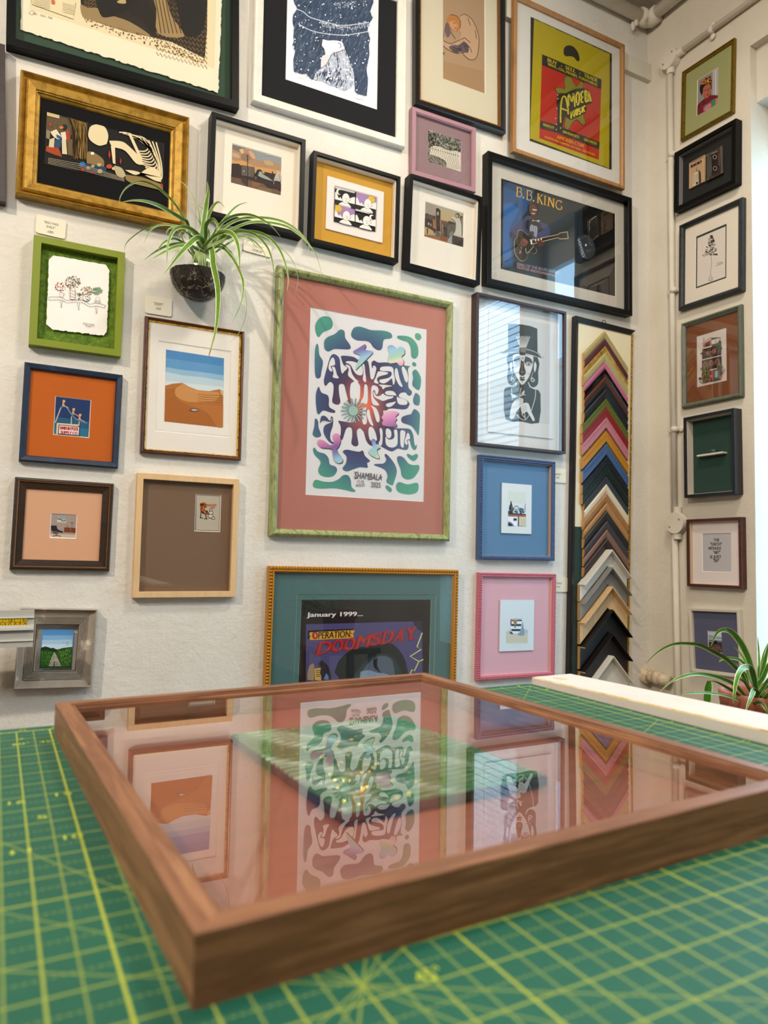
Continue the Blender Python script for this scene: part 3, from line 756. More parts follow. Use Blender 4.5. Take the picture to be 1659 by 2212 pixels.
# aluminium cutter rail in front of it
P0 = on_wall(74.5, 1317.5, .16); P1 = on_wall(74.5, 1396.5, .16)
Hh = P0.z - P1.z
e = empty('cutter_rail', Matrix.Translation(P0), 'silver aluminium measuring rail with yellow tape scale, cut off by the left edge', 'measuring rail')
def railbox(y0, y1, d0, d1, mat, name=None, x1=0.0):
    b = MB(); b.box((-1.1, -d1, -Hh * y1), (x1, -d0, -Hh * y0), mat)
    o = b.build(name, e) if name else None
    return o
M_ALU = plain('#bdbdb6', .45, .1); M_ALU2 = plain('#d6d6cf', .4, .1)
b = MB(); b.box((-1.1, -.004, -Hh), (0, .012, 0), M_ALU)
for y0, y1, d in ((.18, .21, .008), (.40, .47, .008), (.475, .53, .012), (.80, .835, .007)): b.box((-1.1, -d, -Hh * y1), (0, -.004, -Hh * y0), M_ALU2)
b.build('rail_body', e)
def yel(mb):
    xr = on_wall(59, 1330, .16).x - P0.x
    mb.box((-1.1, -.0062, -Hh * .40), (xr, -.004, -Hh * .215), plain('#d8b400', .45)); return xr
b = MB(); xr = yel(b); kk = plain('#1c1a10', .5)
for k in range(120):
    x = xr - .002 - k * .0062; h = .055 if k % 2 else .085
    if x > -1.0: b.box((x - .0004, -.0066, -Hh * (.215 + h)), (x + .0004, -.0062, -Hh * .215), kk); b.box((x - .0004, -.0066, -Hh * .40), (x + .0004, -.0062, -Hh * (.40 - h * .6)), kk)
b.box((-1.0, -.0066, -Hh * .312), (xr, -.0062, -Hh * .306), kk)
for k in range(14):
    for s_, z_, n_ in ((k * .0265 + .004, .295, 24 - k), (k * .0105 + .001, .375, 60 - k)):
        vs, fs = text_mesh(str(n_)); hh = Hh * .055
        b.add([(xr - s_ - .006 + x * .005, -.0068, -Hh * z_ + y * hh) for x, y in vs], fs, kk)
b.build('tape_scale', e)
# ================================================================== frames of the middle
# --- large white frame, charcoal mount
M_WHITE = mottled('white_limed_paint', [(.3, '#d4d0c6'), (.55, '#e0dcd2'), (.8, '#cfcabf')], 25, .55, 0, (1, 1, 1), .15)
fr = Frame('large white frame with charcoal mount round a blue snowy drawing of a head', [(556, -140), (884, -20), (871.2, 320.3), (544, 213)], .024)
fr.moulding([(0, 0), (0, .020), (.003, .024), (.010, .0235), (.030, .016), (.032, .012), (.032, .002)], M_WHITE)
pc = [(621, -5), (819, 60), (810.2, 237.6), (614.7, 169)]
pc = [(625, -130), (822, -60), (810.2, 237.6), (614.7, 169)]
fr.ring(fr.inner(.032), fr.bounds(pc, .008), .009, plain('#262629', .9, 0, .2))
a = Art(fr, .0072, (600, 0, 7.213)); a.sharp = True; a.sheet(pc, '#dcdce6')
blob = [(230, -60), (260, 60), (300, 140), (240, 230), (230, 350), (255, 440), (240, 560), (250, 640), (228, 710), (270, 800), (240, 930), (250, 1120), (380, 1160), (440, 1140), (500, 1220), (545, 1240), (600, 1110), (680, 1050), (720, 960), (735, 850), (700, 720), (690, 610), (840, 640), (990, 660), (1040, 740), (1080, 850), (1130, 980), (1180, 1120), (1195, 1300), (1210, 1440), (1290, 1480), (1385, 1500), (1400, 1350), (1405, 1230), (1385, 1100), (1400, 980), (1430, 850), (1420, 700), (1440, 600), (1400, 480), (1430, 360), (1480, 280), (1440, 180), (1490, 40), (1480, -80), (900, -160)]
a.P(blob, '#3b4d66', 2)
hatch(a, blob, 520, 90, 2.05, 5, '#24364e', 1); hatch(a, blob, 380, 80, 2.05, 4, '#7f8ea6', 2)
hatch(a, [(640, 320), (1000, 400), (1420, 330), (1430, 420), (1100, 480), (700, 420)], 150, 30, 1.0, 8, '#c3c9d6', 3)
hatch(a, [(860, 40), (1230, 20), (1200, 100), (900, 130)], 60, 30, 1.0, 8, '#b3bccc', 4)
a.lines([[(290, 140), (400, 190), (500, 270), (700, 330), (1000, 400), (1420, 350)], [(320, 375), (500, 470), (700, 520), (1000, 550), (1200, 530), (1410, 490)]], 14, '#b9c3d2', 4)
dots(a, blob, 120, 5, 13, '#e6ebf4', 5)
a.P([(690, 610), (720, 640), (860, 630), (1000, 655), (1020, 720), (1050, 770), (920, 820), (830, 850), (790, 900), (780, 980), (700, 1060), (670, 1050), (680, 900), (735, 855), (720, 760), (680, 715)], '#dcdce6', 2)
a.P([(690, 900), (790, 850), (780, 980), (690, 1040)], '#dfd0d4', 2)
body = [(1050, 770), (920, 820), (830, 850), (800, 940), (740, 1030), (610, 1110), (545, 1240), (700, 1270), (800, 1330), (900, 1350), (1000, 1400), (1090, 1390), (1190, 1300), (1170, 1100), (1120, 960), (1070, 860)]
a.P(body, '#b9c0cf', 2); hatch(a, body, 150, 70, 1.3, 12, '#98a2b8', 6); hatch(a, [(600, 1120), (950, 1080), (1080, 1380), (700, 1260)], 90, 90, 1.9, 12, '#8995ae', 7); dots(a, body, 40, 8, 24, '#d9dce6', 8)
K = '#1c222c'
a.lines([[(610, 600), (680, 605), (690, 640), (680, 715), (720, 770), (735, 850)], [(1050, 770), (930, 815), (840, 850), (800, 930), (740, 1020), (610, 1110), (545, 1240)], [(1060, 740), (1070, 880)], [(890, 940), (960, 915)], [(950, 1215), (920, 1330)], [(930, 680), (960, 675), (985, 720), (960, 755)], [(1120, 970), (1160, 1070)]], 7, K, 3)
a.line([(1205, 1520), (1250, 1555), (1290, 1540), (1340, 1580)], 4, '#b8a8b4', 3); a.line([(305, 1212), (360, 1222), (410, 1238)], 3, '#a8a8b4')
a.done()

# --- black box frame, sunset harbour painting
fr = Frame('black deep-rebate frame with white mount round a small sunset townscape', [(457.2, 240.7), (661, 300.8), (655, 513), (451, 462)], .040)
fr.moulding(box_prof(.0135, .040), M_BLACK); fr.moulding([(.0135, .030), (.0165, .030), (.0165, .002)], plain('#e8e2d6', .7), 'white_spacer')
pc = [(500.4, 309), (609.7, 340.5), (608, 424), (497.4, 395)]
fr.ring(fr.inner(.0165), fr.bounds(pc, .008), .0095, plain('#ebe2d4', .85), bevel=.0028)
a = Art(fr, .0062, (480, 290, 11.06)); a.sharp = True; a.sheet([(499, 306), (612, 338), (610, 427), (495, 397)], '#8f9698')
a.P([(220, 230), (560, 320), (700, 400), (800, 600), (1000, 640), (1200, 650), (1440, 780), (1440, 1170), (200, 960)], '#a98a6c', 2)
a.P([(210, 590), (300, 640), (500, 640), (760, 760), (1000, 800), (1440, 880), (1430, 1170), (200, 960)], '#c99a62', 2)
a.P([(220, 250), (430, 260), (560, 330), (430, 420), (300, 380), (220, 330)], '#77706a', 2); a.P([(400, 370), (500, 340), (520, 440), (470, 470)], '#d0b68a', 3)
a.P([(630, 400), (700, 410), (780, 520), (790, 600), (700, 560), (650, 480)], '#d2a084', 3); a.P([(240, 450), (360, 460), (440, 560), (350, 570), (240, 520)], '#bfa282', 3); a.P([(460, 480), (600, 460), (700, 580), (560, 640), (450, 580)], '#927664', 3)
a.P([(980, 640), (1100, 620), (1230, 700), (1200, 760), (1040, 740)], '#b8a078', 3)
a.P([(210, 700), (400, 710), (440, 750), (460, 740), (770, 790), (780, 960), (1000, 980), (1010, 900), (1180, 940), (1200, 870), (1220, 940), (1430, 980), (1420, 1500), (190, 1170)], '#2f211f')
a.P([(465, 750), (770, 800), (750, 1030), (460, 980)], '#6b625c'); a.lines([[(500, 780), (500, 960)], [(550, 790), (548, 970)], [(620, 800), (616, 990)], [(690, 810), (686, 1000)], [(735, 820), (730, 1010)]], 14, '#463c3a'); a.C(510, 885, 12, '#e8d8d0')
a.P([(200, 1020), (600, 1090), (980, 1190), (1100, 1300), (1300, 1320), (1420, 1400), (1420, 1500), (190, 1170)], '#6e5546', 0); a.P([(440, 1050), (620, 1080), (600, 1260), (470, 1150)], '#43342e', 2); a.P([(700, 1120), (940, 1190), (820, 1260), (720, 1270)], '#8a5f42', 3); a.P([(860, 1250), (1180, 1310), (1160, 1420), (820, 1330)], '#7c6646', 3)
a.P([(210, 960), (600, 1040), (1000, 1150), (1420, 1200), (1420, 1400), (1300, 1290), (980, 1190), (600, 1080), (200, 1000)], '#3a2624', 0)
a.line([(602, 510), (606, 760), (600, 1270)], 14, '#2a1c1a'); a.C(602, 520, 15, '#2a1c1a', 20)
a.P([(800, 920), (830, 860), (880, 845), (940, 870), (960, 930), (1000, 960), (1120, 1050), (1210, 1130), (980, 1060), (820, 1000), (770, 960)], '#1d2420', 2); a.P([(880, 900), (940, 900), (960, 960), (1100, 1040), (1210, 1130), (1000, 1070), (850, 1000)], '#9aa39c', 2)
a.P([(1225, 1110), (1260, 1000), (1310, 890), (1350, 890), (1400, 980), (1430, 1060), (1425, 1150)], '#b9b4ac', 2); a.lines([[(1350, 960), (1370, 1070), (1400, 1140)], [(1260, 1060), (1340, 1130)]], 10, '#6b6662'); a.lines([[(797, 1020), (797, 1080)], [(1228, 1120), (1228, 1200)]], 14, '#a09a94')
a.line([(1060, 500), (1160, 505)], 14, '#cfd2d0'); a.done(); fr.glaze(.0165, .026)

# --- black frame, yellow mount, comic print
fr = Frame('black frame with mustard yellow backing and a raised four-panel comic print', [(678, 325.3), (865.3, 380.5), (861, 568.4), (670.9, 519.7)], .035)
fr.moulding(box_prof(.012, .035), M_BLACK); fr.moulding([(.012, .026), (.015, .026), (.015, .002)], plain('#e8e2d6', .7), 'white_spacer')
fr.panel(fr.inner(.015), .008, plain('#c79a30', .8))
a = Art(fr, .0125, (700, 370, 11.85)); pc = [(707, 380.5), (829, 414), (826.8, 524), (703.8, 494.4)]
a.sheet(pc, '#e6dfdc', .004)
def q(u, v):   # position inside the printed square
    A, B, C_, D_ = (270, 385), (1345, 670), (1310, 1560), (245, 1295)
    return (A[0] * (1 - u) * (1 - v) + B[0] * u * (1 - v) + C_[0] * u * v + D_[0] * (1 - u) * v, A[1] * (1 - u) * (1 - v) + B[1] * u * (1 - v) + C_[1] * u * v + D_[1] * (1 - u) * v)
WH, BK, LI, YE = '#eae6e2', '#101413', '#a888b8', '#e0bc3a'
a.P([q(0, 0), q(1, 0), q(1, 1), q(0, 1)], BK)
a.P([q(.005, .006), q(.48, .006), q(.48, .05), q(.005, .05)], WH)
for cu, cv, night in ((0, 0, 1), (.5, 0, 0), (0, .5, 0), (.5, .5, 1)):
    Q = lambda u, v: q(cu + .008 + u * .484, cv + .008 + v * .484)
    if not night: a.P([Q(0, 0), Q(1, 0), Q(1, .62), Q(0, .62)], LI)
    a.P([Q(0, .72), Q(0, .35), Q(.06, .28), Q(.2, .62), Q(.28, .52), Q(.36, .64), Q(.5, .5), Q(.66, .5), Q(.78, .42), Q(.96, .30), Q(1, .36), Q(1, .72)], WH)
    sx = .75 if cu else .18
    if night:
        mx = .2 if not cu else .8
        a.P([Q(mx + .13 * math.cos(t), .24 + .17 * math.sin(t)) for t in [.9 + k * .35 for k in range(14)]] + [Q(mx + .05 + .09 * math.cos(t), .24 + .13 * math.sin(t)) for t in [5.2 - k * .4 for k in range(11)]], WH)
        hx = .54
    else:
        st = [Q(sx + (.24 if k % 2 else .15) * math.cos(k * math.pi / 10), .2 + (.27 if k % 2 else .17) * math.sin(k * math.pi / 10)) for k in range(20)]
        a.P(st, BK); a.P([Q(sx + (.225 if k % 2 else .14) * math.cos(k * math.pi / 10), .2 + (.25 if k % 2 else .155) * math.sin(k * math.pi / 10)) for k in range(20)], YE)
        a.lines([[Q(sx - .08, .16), Q(sx - .03, .17)], [Q(sx + .03, .17), Q(sx + .08, .18)], [Q(sx - .03, .27), Q(sx + .04, .28)]], 8, '#5a4a1c'); hx = .58
    bod = [Q(hx - .33, 1.0), Q(hx - .26, .84), Q(hx - .1, .74), Q(hx + .1, .74), Q(hx + .22, .84), Q(hx + .27, 1.0)]
    a.P(bod, BK, 2); a.P([(x + (6 if x < Q(hx, 1)[0] else -6), y + 6) for x, y in bod], WH, 2)
    c = Q(hx, .52)
    a.C(c[0], c[1], 98, BK, 132); a.C(c[0] + 104, c[1] + 30, 22, BK, 30); a.C(c[0] + 104, c[1] + 30, 17, WH, 24); a.C(c[0], c[1], 93, WH, 127)
    a.lines([[(c[0] - 40, c[1] - 6), (c[0] - 5, c[1] + 2)], [(c[0] + 25, c[1] + 6), (c[0] + 60, c[1] + 14)], [(c[0] + 8, c[1] + 10), (c[0] + 22, c[1] + 44), (c[0] - 6, c[1] + 48)], [(c[0] - 20, c[1] + 72), (c[0] + 40, c[1] + 80)]], 6, '#5a5856', 2)
a.lines([[q(.5, 0), q(.5, 1)], [q(0, .5), q(1, .5)], [q(0, 0), q(1, 0)], [q(1, 0), q(1, 1)], [q(1, 1), q(0, 1)], [q(0, 1), q(0, 0)]], 8, BK)
a.T("CAN'T STAND THE WAIT", q(.012, .044), q(.47, .044), q(.012, .014), '#3a3836'); a.P([q(.5, .5), q(.83, .5), q(.83, .545), q(.5, .545)], WH); a.T('TIME AFTER TIME', q(.51, .54), q(.82, .54), q(.51, .508), '#3a3836')
a.done(); fr.glaze(.015, .024)

# --- mauve frame
M_MAUVE = plain('#a6808a', .55)
fr = Frame('dusty pink frame with mauve mount round a black and white line drawing of faces', [(891, 229.8), (1029.3, 276), (1027.6, 415), (889, 376)], .022)
fr.moulding([(0, 0), (0, .020), (.001, .022), (.014, .022), (.016, .019), (.0175, .019), (.0175, .002)], M_MAUVE)
pc = [(924.5, 280.6), (996.7, 301), (995.7, 371), (923.5, 350)]
fr.ring(fr.inner(.0175), fr.bounds(pc, .008), .009, plain('#93797d', .85), core='#b69aa8')
a = Art(fr, .0072, (900, 270, 15.08)); a.sheet([(923, 278), (998, 300), (997, 373), (922, 351)], '#cfc8b8')
top = [(370, 180), (1450, 500), (1440, 880), (1300, 830), (1000, 800), (800, 700), (560, 660), (470, 700), (420, 940), (370, 960)]
a.P(top, '#7d7f72'); hatch(a, top, 330, 110, 1.25, 9, '#2a2c28', 1); hatch(a, [(370, 200), (700, 300), (700, 600), (400, 640)], 70, 200, .75, 12, '#2a2c28', 2); hatch(a, top, 120, 90, 1.4, 12, '#b5b3a4', 3); dots(a, top, 70, 12, 24, '#14150f', 4)
low = [(370, 960), (430, 960), (700, 1040), (900, 1150), (960, 1250), (950, 1370), (370, 1200)]
a.P(low, '#8f8d80'); hatch(a, low, 120, 60, .9, 9, '#44453e', 5); dots(a, low, 40, 10, 20, '#2a2b26', 6)
K = '#74726a'
for k in range(13):
    x = 500 + k * 70; y = 690 + k * 14; e_ = 960 + k * 40
    a.line([(x + 40, y), (x - 10, y + 70), (x + 10, y + 150), (x - 30, y + 240), (x + 6, y + 330), (x + 40, min(y + 480, 1420)), (x + 130, min(y + 620, 1480))], 8, K, 3, False)
a.n += 1
for k in range(11): a.line([(500 + k * 82, 760 + k * 24), (545 + k * 82, 785 + k * 24)], 11, '#4a4a44', 0, False)
a.n += 1; a.line([(470, 690), (560, 660), (800, 700), (1000, 800), (1300, 830), (1430, 890)], 14, '#24251f', 3); a.done(); fr.glaze(.0175, .016)

# --- black frame with worn gilt inner edge and figure drawing (a plain stand-in)
M_OLDG = mottled('worn_bronze_gilt', [(.3, '#5a3c1a'), (.5, '#8a6230'), (.7, '#6b4a22')], 90, .4, .4, (1, 1, 1), .2)
fr = Frame('black frame with bronze inner edge and ivory mount round a crouching figure drawing', [(906, -190), (1100, -120), (1085.6, 286.5), (892, 217.4)], .026, off=.004)
fr.moulding([(0, 0), (0, .022), (.003, .026), (.012, .024), (.019, .016)], plain('#101318', .3))
fr.moulding([(.019, .016), (.0205, .019), (.023, .019), (.0245, .016), (.026, .0165), (.028, .012), (.028, .002)], M_OLDG, 'gilt_slip')
pc = [(961, -40), (1052, 0), (1043, 202.5), (951, 167.6)]
fr.ring(fr.inner(.028), fr.bounds(pc, .007), .009, plain('#cdc5ae', .85), bevel=.0018)
a = Art(fr, .0065, (860, 0, 3.072)); a.sheet(pc, '#a98e70')
a.P([(285, 400), (560, 470), (570, 640), (275, 520)], '#a28462')
fig = [(300, 270), (345, 290), (400, 270), (420, 220), (400, 190), (410, 110), (440, 95), (490, 130), (530, 220), (535, 300), (520, 380), (480, 398), (440, 370), (390, 355), (330, 330), (295, 300)]
a.P(fig, '#b89a7c', 3)
a.P([(325, 120), (345, 98), (385, 105), (412, 140), (410, 190), (385, 208), (345, 195), (325, 160)], '#b07a40', 3); a.P([(335, 150), (375, 140), (395, 180), (370, 205)], '#c0906a', 3)
a.P([(310, 190), (330, 150), (350, 215), (325, 250)], '#6d5c62', 3); a.P([(335, 310), (400, 300), (440, 278), (468, 310), (460, 350), (420, 345), (380, 355)], '#6a5a5e', 3); hatch(a, [(335, 310), (440, 278), (468, 310), (460, 350), (380, 355)], 40, 30, .4, 3, '#463a40', 3)
a.lines([[(410, 110), (440, 95), (490, 130), (530, 220), (535, 300), (520, 380), (480, 398), (440, 370), (425, 345)], [(300, 270), (345, 290), (400, 270), (440, 250)], [(295, 300), (330, 330), (390, 355), (440, 350)], [(430, 280), (470, 310), (490, 350)], [(440, 250), (480, 285)], [(345, 98), (385, 105), (412, 140), (410, 190)], [(320, 150), (300, 240), (292, 290)], [(350, 215), (380, 260)], [(510, 200), (520, 260)], [(460, 120), (480, 170)], [(365, 150), (382, 156)], [(372, 190), (390, 185)]], 3.4, '#5a3a20', 3)
a.P([(296, 345), (306, 348), (305, 366), (295, 362)], '#4a3a2c'); a.done(); fr.glaze(.028, .0175)

# --- oak frame with the yellow and red record shop bag
fr = Frame('pale oak frame with white surround displaying a yellow and red record shop carrier bag', [(1115.5, -8), (1354.8, 92.8), (1345.7, 403.6), (1104.8, 328.8)], .020, off=.022)
fr.moulding([(0, 0), (0, .0185), (.0015, .020), (.0105, .020), (.0155, .0145), (.0175, .0145), (.0175, .002)], M_OAK)
fr.panel(fr.inner(.0175), .007, plain('#cfccc6', .8))
a = Art(fr, .0085, (1140, 30, 8.732)); pc = [(1149.7, 38.4), (1325.5, 117), (1317.4, 365), (1141.6, 302.7)]
a.sheet(pc, '#25241a')
oy = 1310   # second crop starts 150 px lower
a.P([(118, 95)] + deck((118, 95), (1595, 780), 30, 5, 9) + [(1535, 2915), (30, 2345)], '#a89a08')
Y2 = '#a89d18'
a.P([(270, 762), (1390, 1238), (1340, 2755), (218, 2345)], '#a82818')
a.P([(270, 762), (1390, 1238), (1385, 1422), (268, 965)], '#24221e')
a.P([(675, 690), (690, 640), (740, 600), (810, 598), (870, 630), (930, 700), (965, 780), (975, 860), (950, 900), (910, 870), (860, 815), (790, 800), (720, 800), (680, 760)], '#201e1a', 3)
a.T('BUY', (372, 900), (548, 978), (376, 832), Y2, .0012); a.C(636, 985, 11, Y2); a.T('SELL', (706, 1042), (900, 1118), (710, 975), Y2, .0012); a.C(980, 1125, 11, Y2); a.T('TRADE', (1058, 1192), (1310, 1298), (1062, 1118), Y2, .0012)
a.T('VINYL, CDs, MOVIES, TURNTABLES', (372, 970), (1305, 1368), (374, 918), Y2, .0009)
a.P([(232, 2010), (525, 2095), (1352, 2422), (1345, 2555), (570, 2250), (226, 2155)], '#24221e')
a.T('BERKELEY', (288, 2110), (495, 2178), (290, 2062), Y2, .0007); a.T('SAN FRANCISCO', (655, 2245), (960, 2352), (660, 2195), Y2, .0007); a.T('HOLLYWOOD', (1060, 2395), (1295, 2478), (1064, 2345), Y2, .0007)
for x0, y0, x1, y1 in ((320, 2145, 480, 2200), (740, 2300, 890, 2355), (1115, 2440, 1250, 2485)): a.line([(x0, y0), (x1, y1)], 7, '#6f6822')
am = [(690, 1400), (680, 1200), (730, 1165), (800, 1200), (860, 1300), (915, 1370), (970, 1290), (1010, 1270), (1048, 1310), (1040, 1400), (1100, 1440), (1060, 1600), (1040, 1880), (1085, 2060), (1060, 2110), (1000, 2080), (940, 2010), (870, 2030), (800, 2120), (760, 2190), (700, 2180), (690, 2080), (710, 1960), (640, 1700), (640, 1530), (560, 1500), (508, 1430), (520, 1395), (600, 1395), (660, 1420)]
a.P(am, '#201e16', 3)
cx, cy = 850, 1650
a.P([(x + (cx - x) * .045, y + (cy - y) * .03) for x, y in am], '#8f8a20', 3); a.P([(x + (cx - x) * .10, y + (cy - y) * .06) for x, y in am], '#201e16', 3); a.P([(x + (cx - x) * .115, y + (cy - y) * .07) for x, y in am], '#7d7a22', 3)
a.P([(560, 1520), (640, 1500), (720, 1500), (900, 1420), (1130, 1430), (1200, 1680), (1090, 1720), (1090, 1860), (800, 2010), (700, 1930), (650, 2130), (600, 2190), (545, 2170), (560, 1900), (540, 1700)], '#22201a', 2)
def letters(txts, c, b):
    for t_, p0, p1, pt in txts: a.T(t_, p0, p1, pt, c, b, False)
    a.n += 1
def blobs(ls, w, c): a.lines(ls, w, c, 4)
L = [[(612, 2060), (612, 1850), (625, 1680), (650, 1580), (700, 1570), (730, 1680), (750, 1800), (755, 1900)], [(625, 1790), (740, 1830)],
     [(765, 1740), (755, 1600), (765, 1530), (790, 1580), (825, 1660), (845, 1560), (850, 1510), (870, 1600), (880, 1760)],
     [(930, 1480), (905, 1560), (915, 1690), (940, 1720), (962, 1640), (960, 1520), (930, 1480)],
     [(1040, 1465), (1000, 1500), (1005, 1570), (1030, 1575), (1005, 1600), (1005, 1670), (1040, 1670)],
     [(1070, 1450), (1075, 1560), (1085, 1660), (1120, 1640), (1110, 1570), (1085, 1560), (1110, 1530), (1100, 1465), (1070, 1450)],
     [(1150, 1660), (1125, 1560), (1130, 1470), (1150, 1520), (1175, 1600), (1185, 1660)], [(1135, 1590), (1170, 1600)],
     [(810, 1980), (815, 1850), (840, 1920), (855, 1830), (870, 1950)], [(895, 1810), (900, 1900), (920, 1910), (930, 1870), (920, 1790)], [(985, 1790), (955, 1800), (960, 1840), (985, 1850), (980, 1890), (955, 1900)], [(1015, 1760), (1022, 1870)], [(1080, 1740), (1045, 1760), (1045, 1830), (1075, 1840)]]
blobs(L, 40, '#17150f'); blobs(L, 27, '#cfc02a'); blobs([l for l in L[:3]], 10, '#a89d18')
for x, y in ((650, 1830), (735, 1805), (775, 1600), (845, 1540), (915, 1700), (630, 1920)): a.C(x, y, 11, '#17150f', 13, False); 
a.n += 1
for x, y in ((555, 1535), (560, 1610), (545, 1790), (515, 1980), (530, 2090), (610, 2160), (530, 2190)): a.C(x, y, 9, '#d8d2c0', 11, False)
a.n += 1
O2 = '#c88420'
a.T('AMOEBA.COM', (540, 2360), (1040, 2535), (545, 2288), O2, .0012); a.T('ALWAYS FREE SHIPPING ON MUSIC AND MOVIES', (306, 2345), (1258, 2690), (310, 2300), O2, .0007)
a.done(); fr.glaze(.0175, .012)

# --- black frame, townscape with pale statue
fr = Frame('black box frame, white mount, brown townscape with a pale figure', [(889.4, 377), (1042.5, 424), (1037.5, 614), (875.4, 574.7)], .038)
fr.moulding(box_prof(.0125, .038), M_BLACK); fr.moulding([(.0125, .028), (.0155, .028), (.0155, .002)], plain('#e2ddd2', .7), 'white_spacer')
pc = [(918, 435.4), (1003.8, 460), (1000, 534), (915.4, 512)]
fr.ring(fr.inner(.0155), fr.bounds(pc, .008), .0095, plain('#dcd6cc', .85), bevel=.0026)
a = Art(fr, .0062, (900, 420, 13.825)); a.sharp = True; a.sheet([(916, 432), (1006, 458), (1002, 537), (913, 514)], '#a49a80')
a.P([(240, 215), (600, 330), (560, 640), (240, 560)], '#968c84', 2); a.P([(700, 560), (1420, 560), (1400, 860), (720, 760)], '#aa9a74')
a.P([(235, 560), (300, 590), (310, 535), (340, 590), (560, 650), (590, 1100), (500, 1180), (230, 1000)], '#3b2420'); a.P([(250, 640), (420, 600), (560, 720), (560, 800), (260, 700)], '#544740', 0)
a.P([(480, 740), (590, 790), (590, 1050), (480, 1000)], '#8a6450'); a.P([(330, 840), (380, 850), (378, 920), (330, 905)], '#a3948a'); a.P([(410, 870), (435, 875), (435, 960), (410, 950)], '#a3948a')
a.P([(240, 970), (340, 1000), (500, 1100), (520, 1230), (230, 1200)], '#a8926a'); a.P([(300, 1010), (345, 1010), (330, 1190), (300, 1180)], '#3a281a')
a.P([(575, 440), (640, 415), (710, 490), (705, 720), (700, 1100), (590, 1100), (575, 700)], '#33211e'); a.P([(600, 520), (660, 530), (660, 630), (600, 620)], '#9a9084'); a.P([(560, 435), (635, 405), (718, 492), (600, 470)], '#241a18')
a.P([(715, 770), (920, 830), (1150, 850), (1150, 1120), (950, 1300), (720, 1250)], '#5a514c'); a.P([(720, 770), (900, 810), (900, 850), (740, 830)], '#7c4030'); a.P([(800, 970), (910, 1000), (900, 1290), (800, 1240)], '#3a302e'); a.P([(940, 790), (1140, 850), (1130, 900), (930, 860)], '#3e3a3a')
a.lines([[(700, 780), (710, 1120)], [(760, 900), (780, 1180)], [(560, 1090), (600, 1250)], [(640, 1090), (740, 1290)], [(560, 1090), (560, 1240)]], 22, '#a07c60'); a.P([(560, 1080), (640, 1090), (740, 1280), (700, 1300), (570, 1260)], '#565a54')
a.P([(225, 1210), (520, 1250), (920, 1290), (930, 1380), (880, 1440), (215, 1280)], '#8a5f3c'); a.P([(700, 1260), (900, 1290), (900, 1400), (700, 1370)], '#7c4a2c')
a.P([(1180, 720), (1240, 720), (1300, 800), (1330, 1000), (1330, 1150), (1340, 1270), (1240, 1260), (1090, 1200), (1160, 1050), (1160, 860), (1090, 760), (980, 690), (1090, 680)], '#b4b0a4', 3); a.C(1212, 630, 56, '#37424a', 66); a.C(1200, 650, 36, '#8f9a9c', 46); a.C(1325, 690, 40, '#52423c', 40); a.P([(1290, 720), (1360, 720), (1370, 1230), (1330, 1230), (1330, 900)], '#6d7470')
a.P([(1050, 1200), (1200, 1250), (1400, 1310), (1385, 1580), (1040, 1480)], '#332c2c'); a.P([(1050, 1195), (1390, 1290), (1390, 1320), (1045, 1220)], '#a89a90'); a.P([(930, 1370), (990, 1230), (1050, 1240), (1040, 1480), (900, 1440)], '#8f9490', 2)
a.P([(960, 1170), (1060, 1090), (1100, 1200), (960, 1300)], '#6d7474', 3); a.done(); fr.glaze(.0155, .024)

# --- black frame with the record cover and record
fr = Frame('large black box frame holding a blue record sleeve beside a black vinyl record', [(1054.8, 324.7), (1365.9, 427.8), (1365.9, 681), (1053, 612)], .037)
fr.moulding([(0, 0), (0, .036), (.001, .037), (.018, .037), (.0195, .035), (.0195, .002)], plain('#040506', .42, 0, .2))
op = [(1082.5, 384), (1329.5, 462), (1329.0, 641.5), (1080, 581)]
fr.ring(fr.inner(.0195), fr.bounds(op, .010), .0115, plain('#bdb7ac', .85), core='#d8d4ca')
fr.panel(fr.bounds(op, .004), .0045, plain('#060606', .8, 0, .2), 'backing_board')
a = Art(fr, .0085, (1040, 390, 7.9)); cv = [(1087.5, 390.2), (1260, 444), (1258, 628), (1085.5, 575.5)]
a.sheet(cv, '#1c2a33', .003)
a.P([(375, 5), (900, 170), (860, 420), (700, 620), (640, 900), (560, 1200), (530, 1500), (360, 1465)], '#1c4468', 0); a.P([(375, 100), (800, 300), (760, 520), (520, 900), (520, 1400), (362, 1440)], '#20527e', 0); a.P([(372, 400), (640, 500), (480, 800), (480, 1100), (500, 1300), (365, 1300)], '#24629a', 2)
Yk = '#d8ac30'
def serif(ls, w): a.lines(ls, w, Yk, 3)
def serifs(ls, w): a.lines(ls, w, Yk)
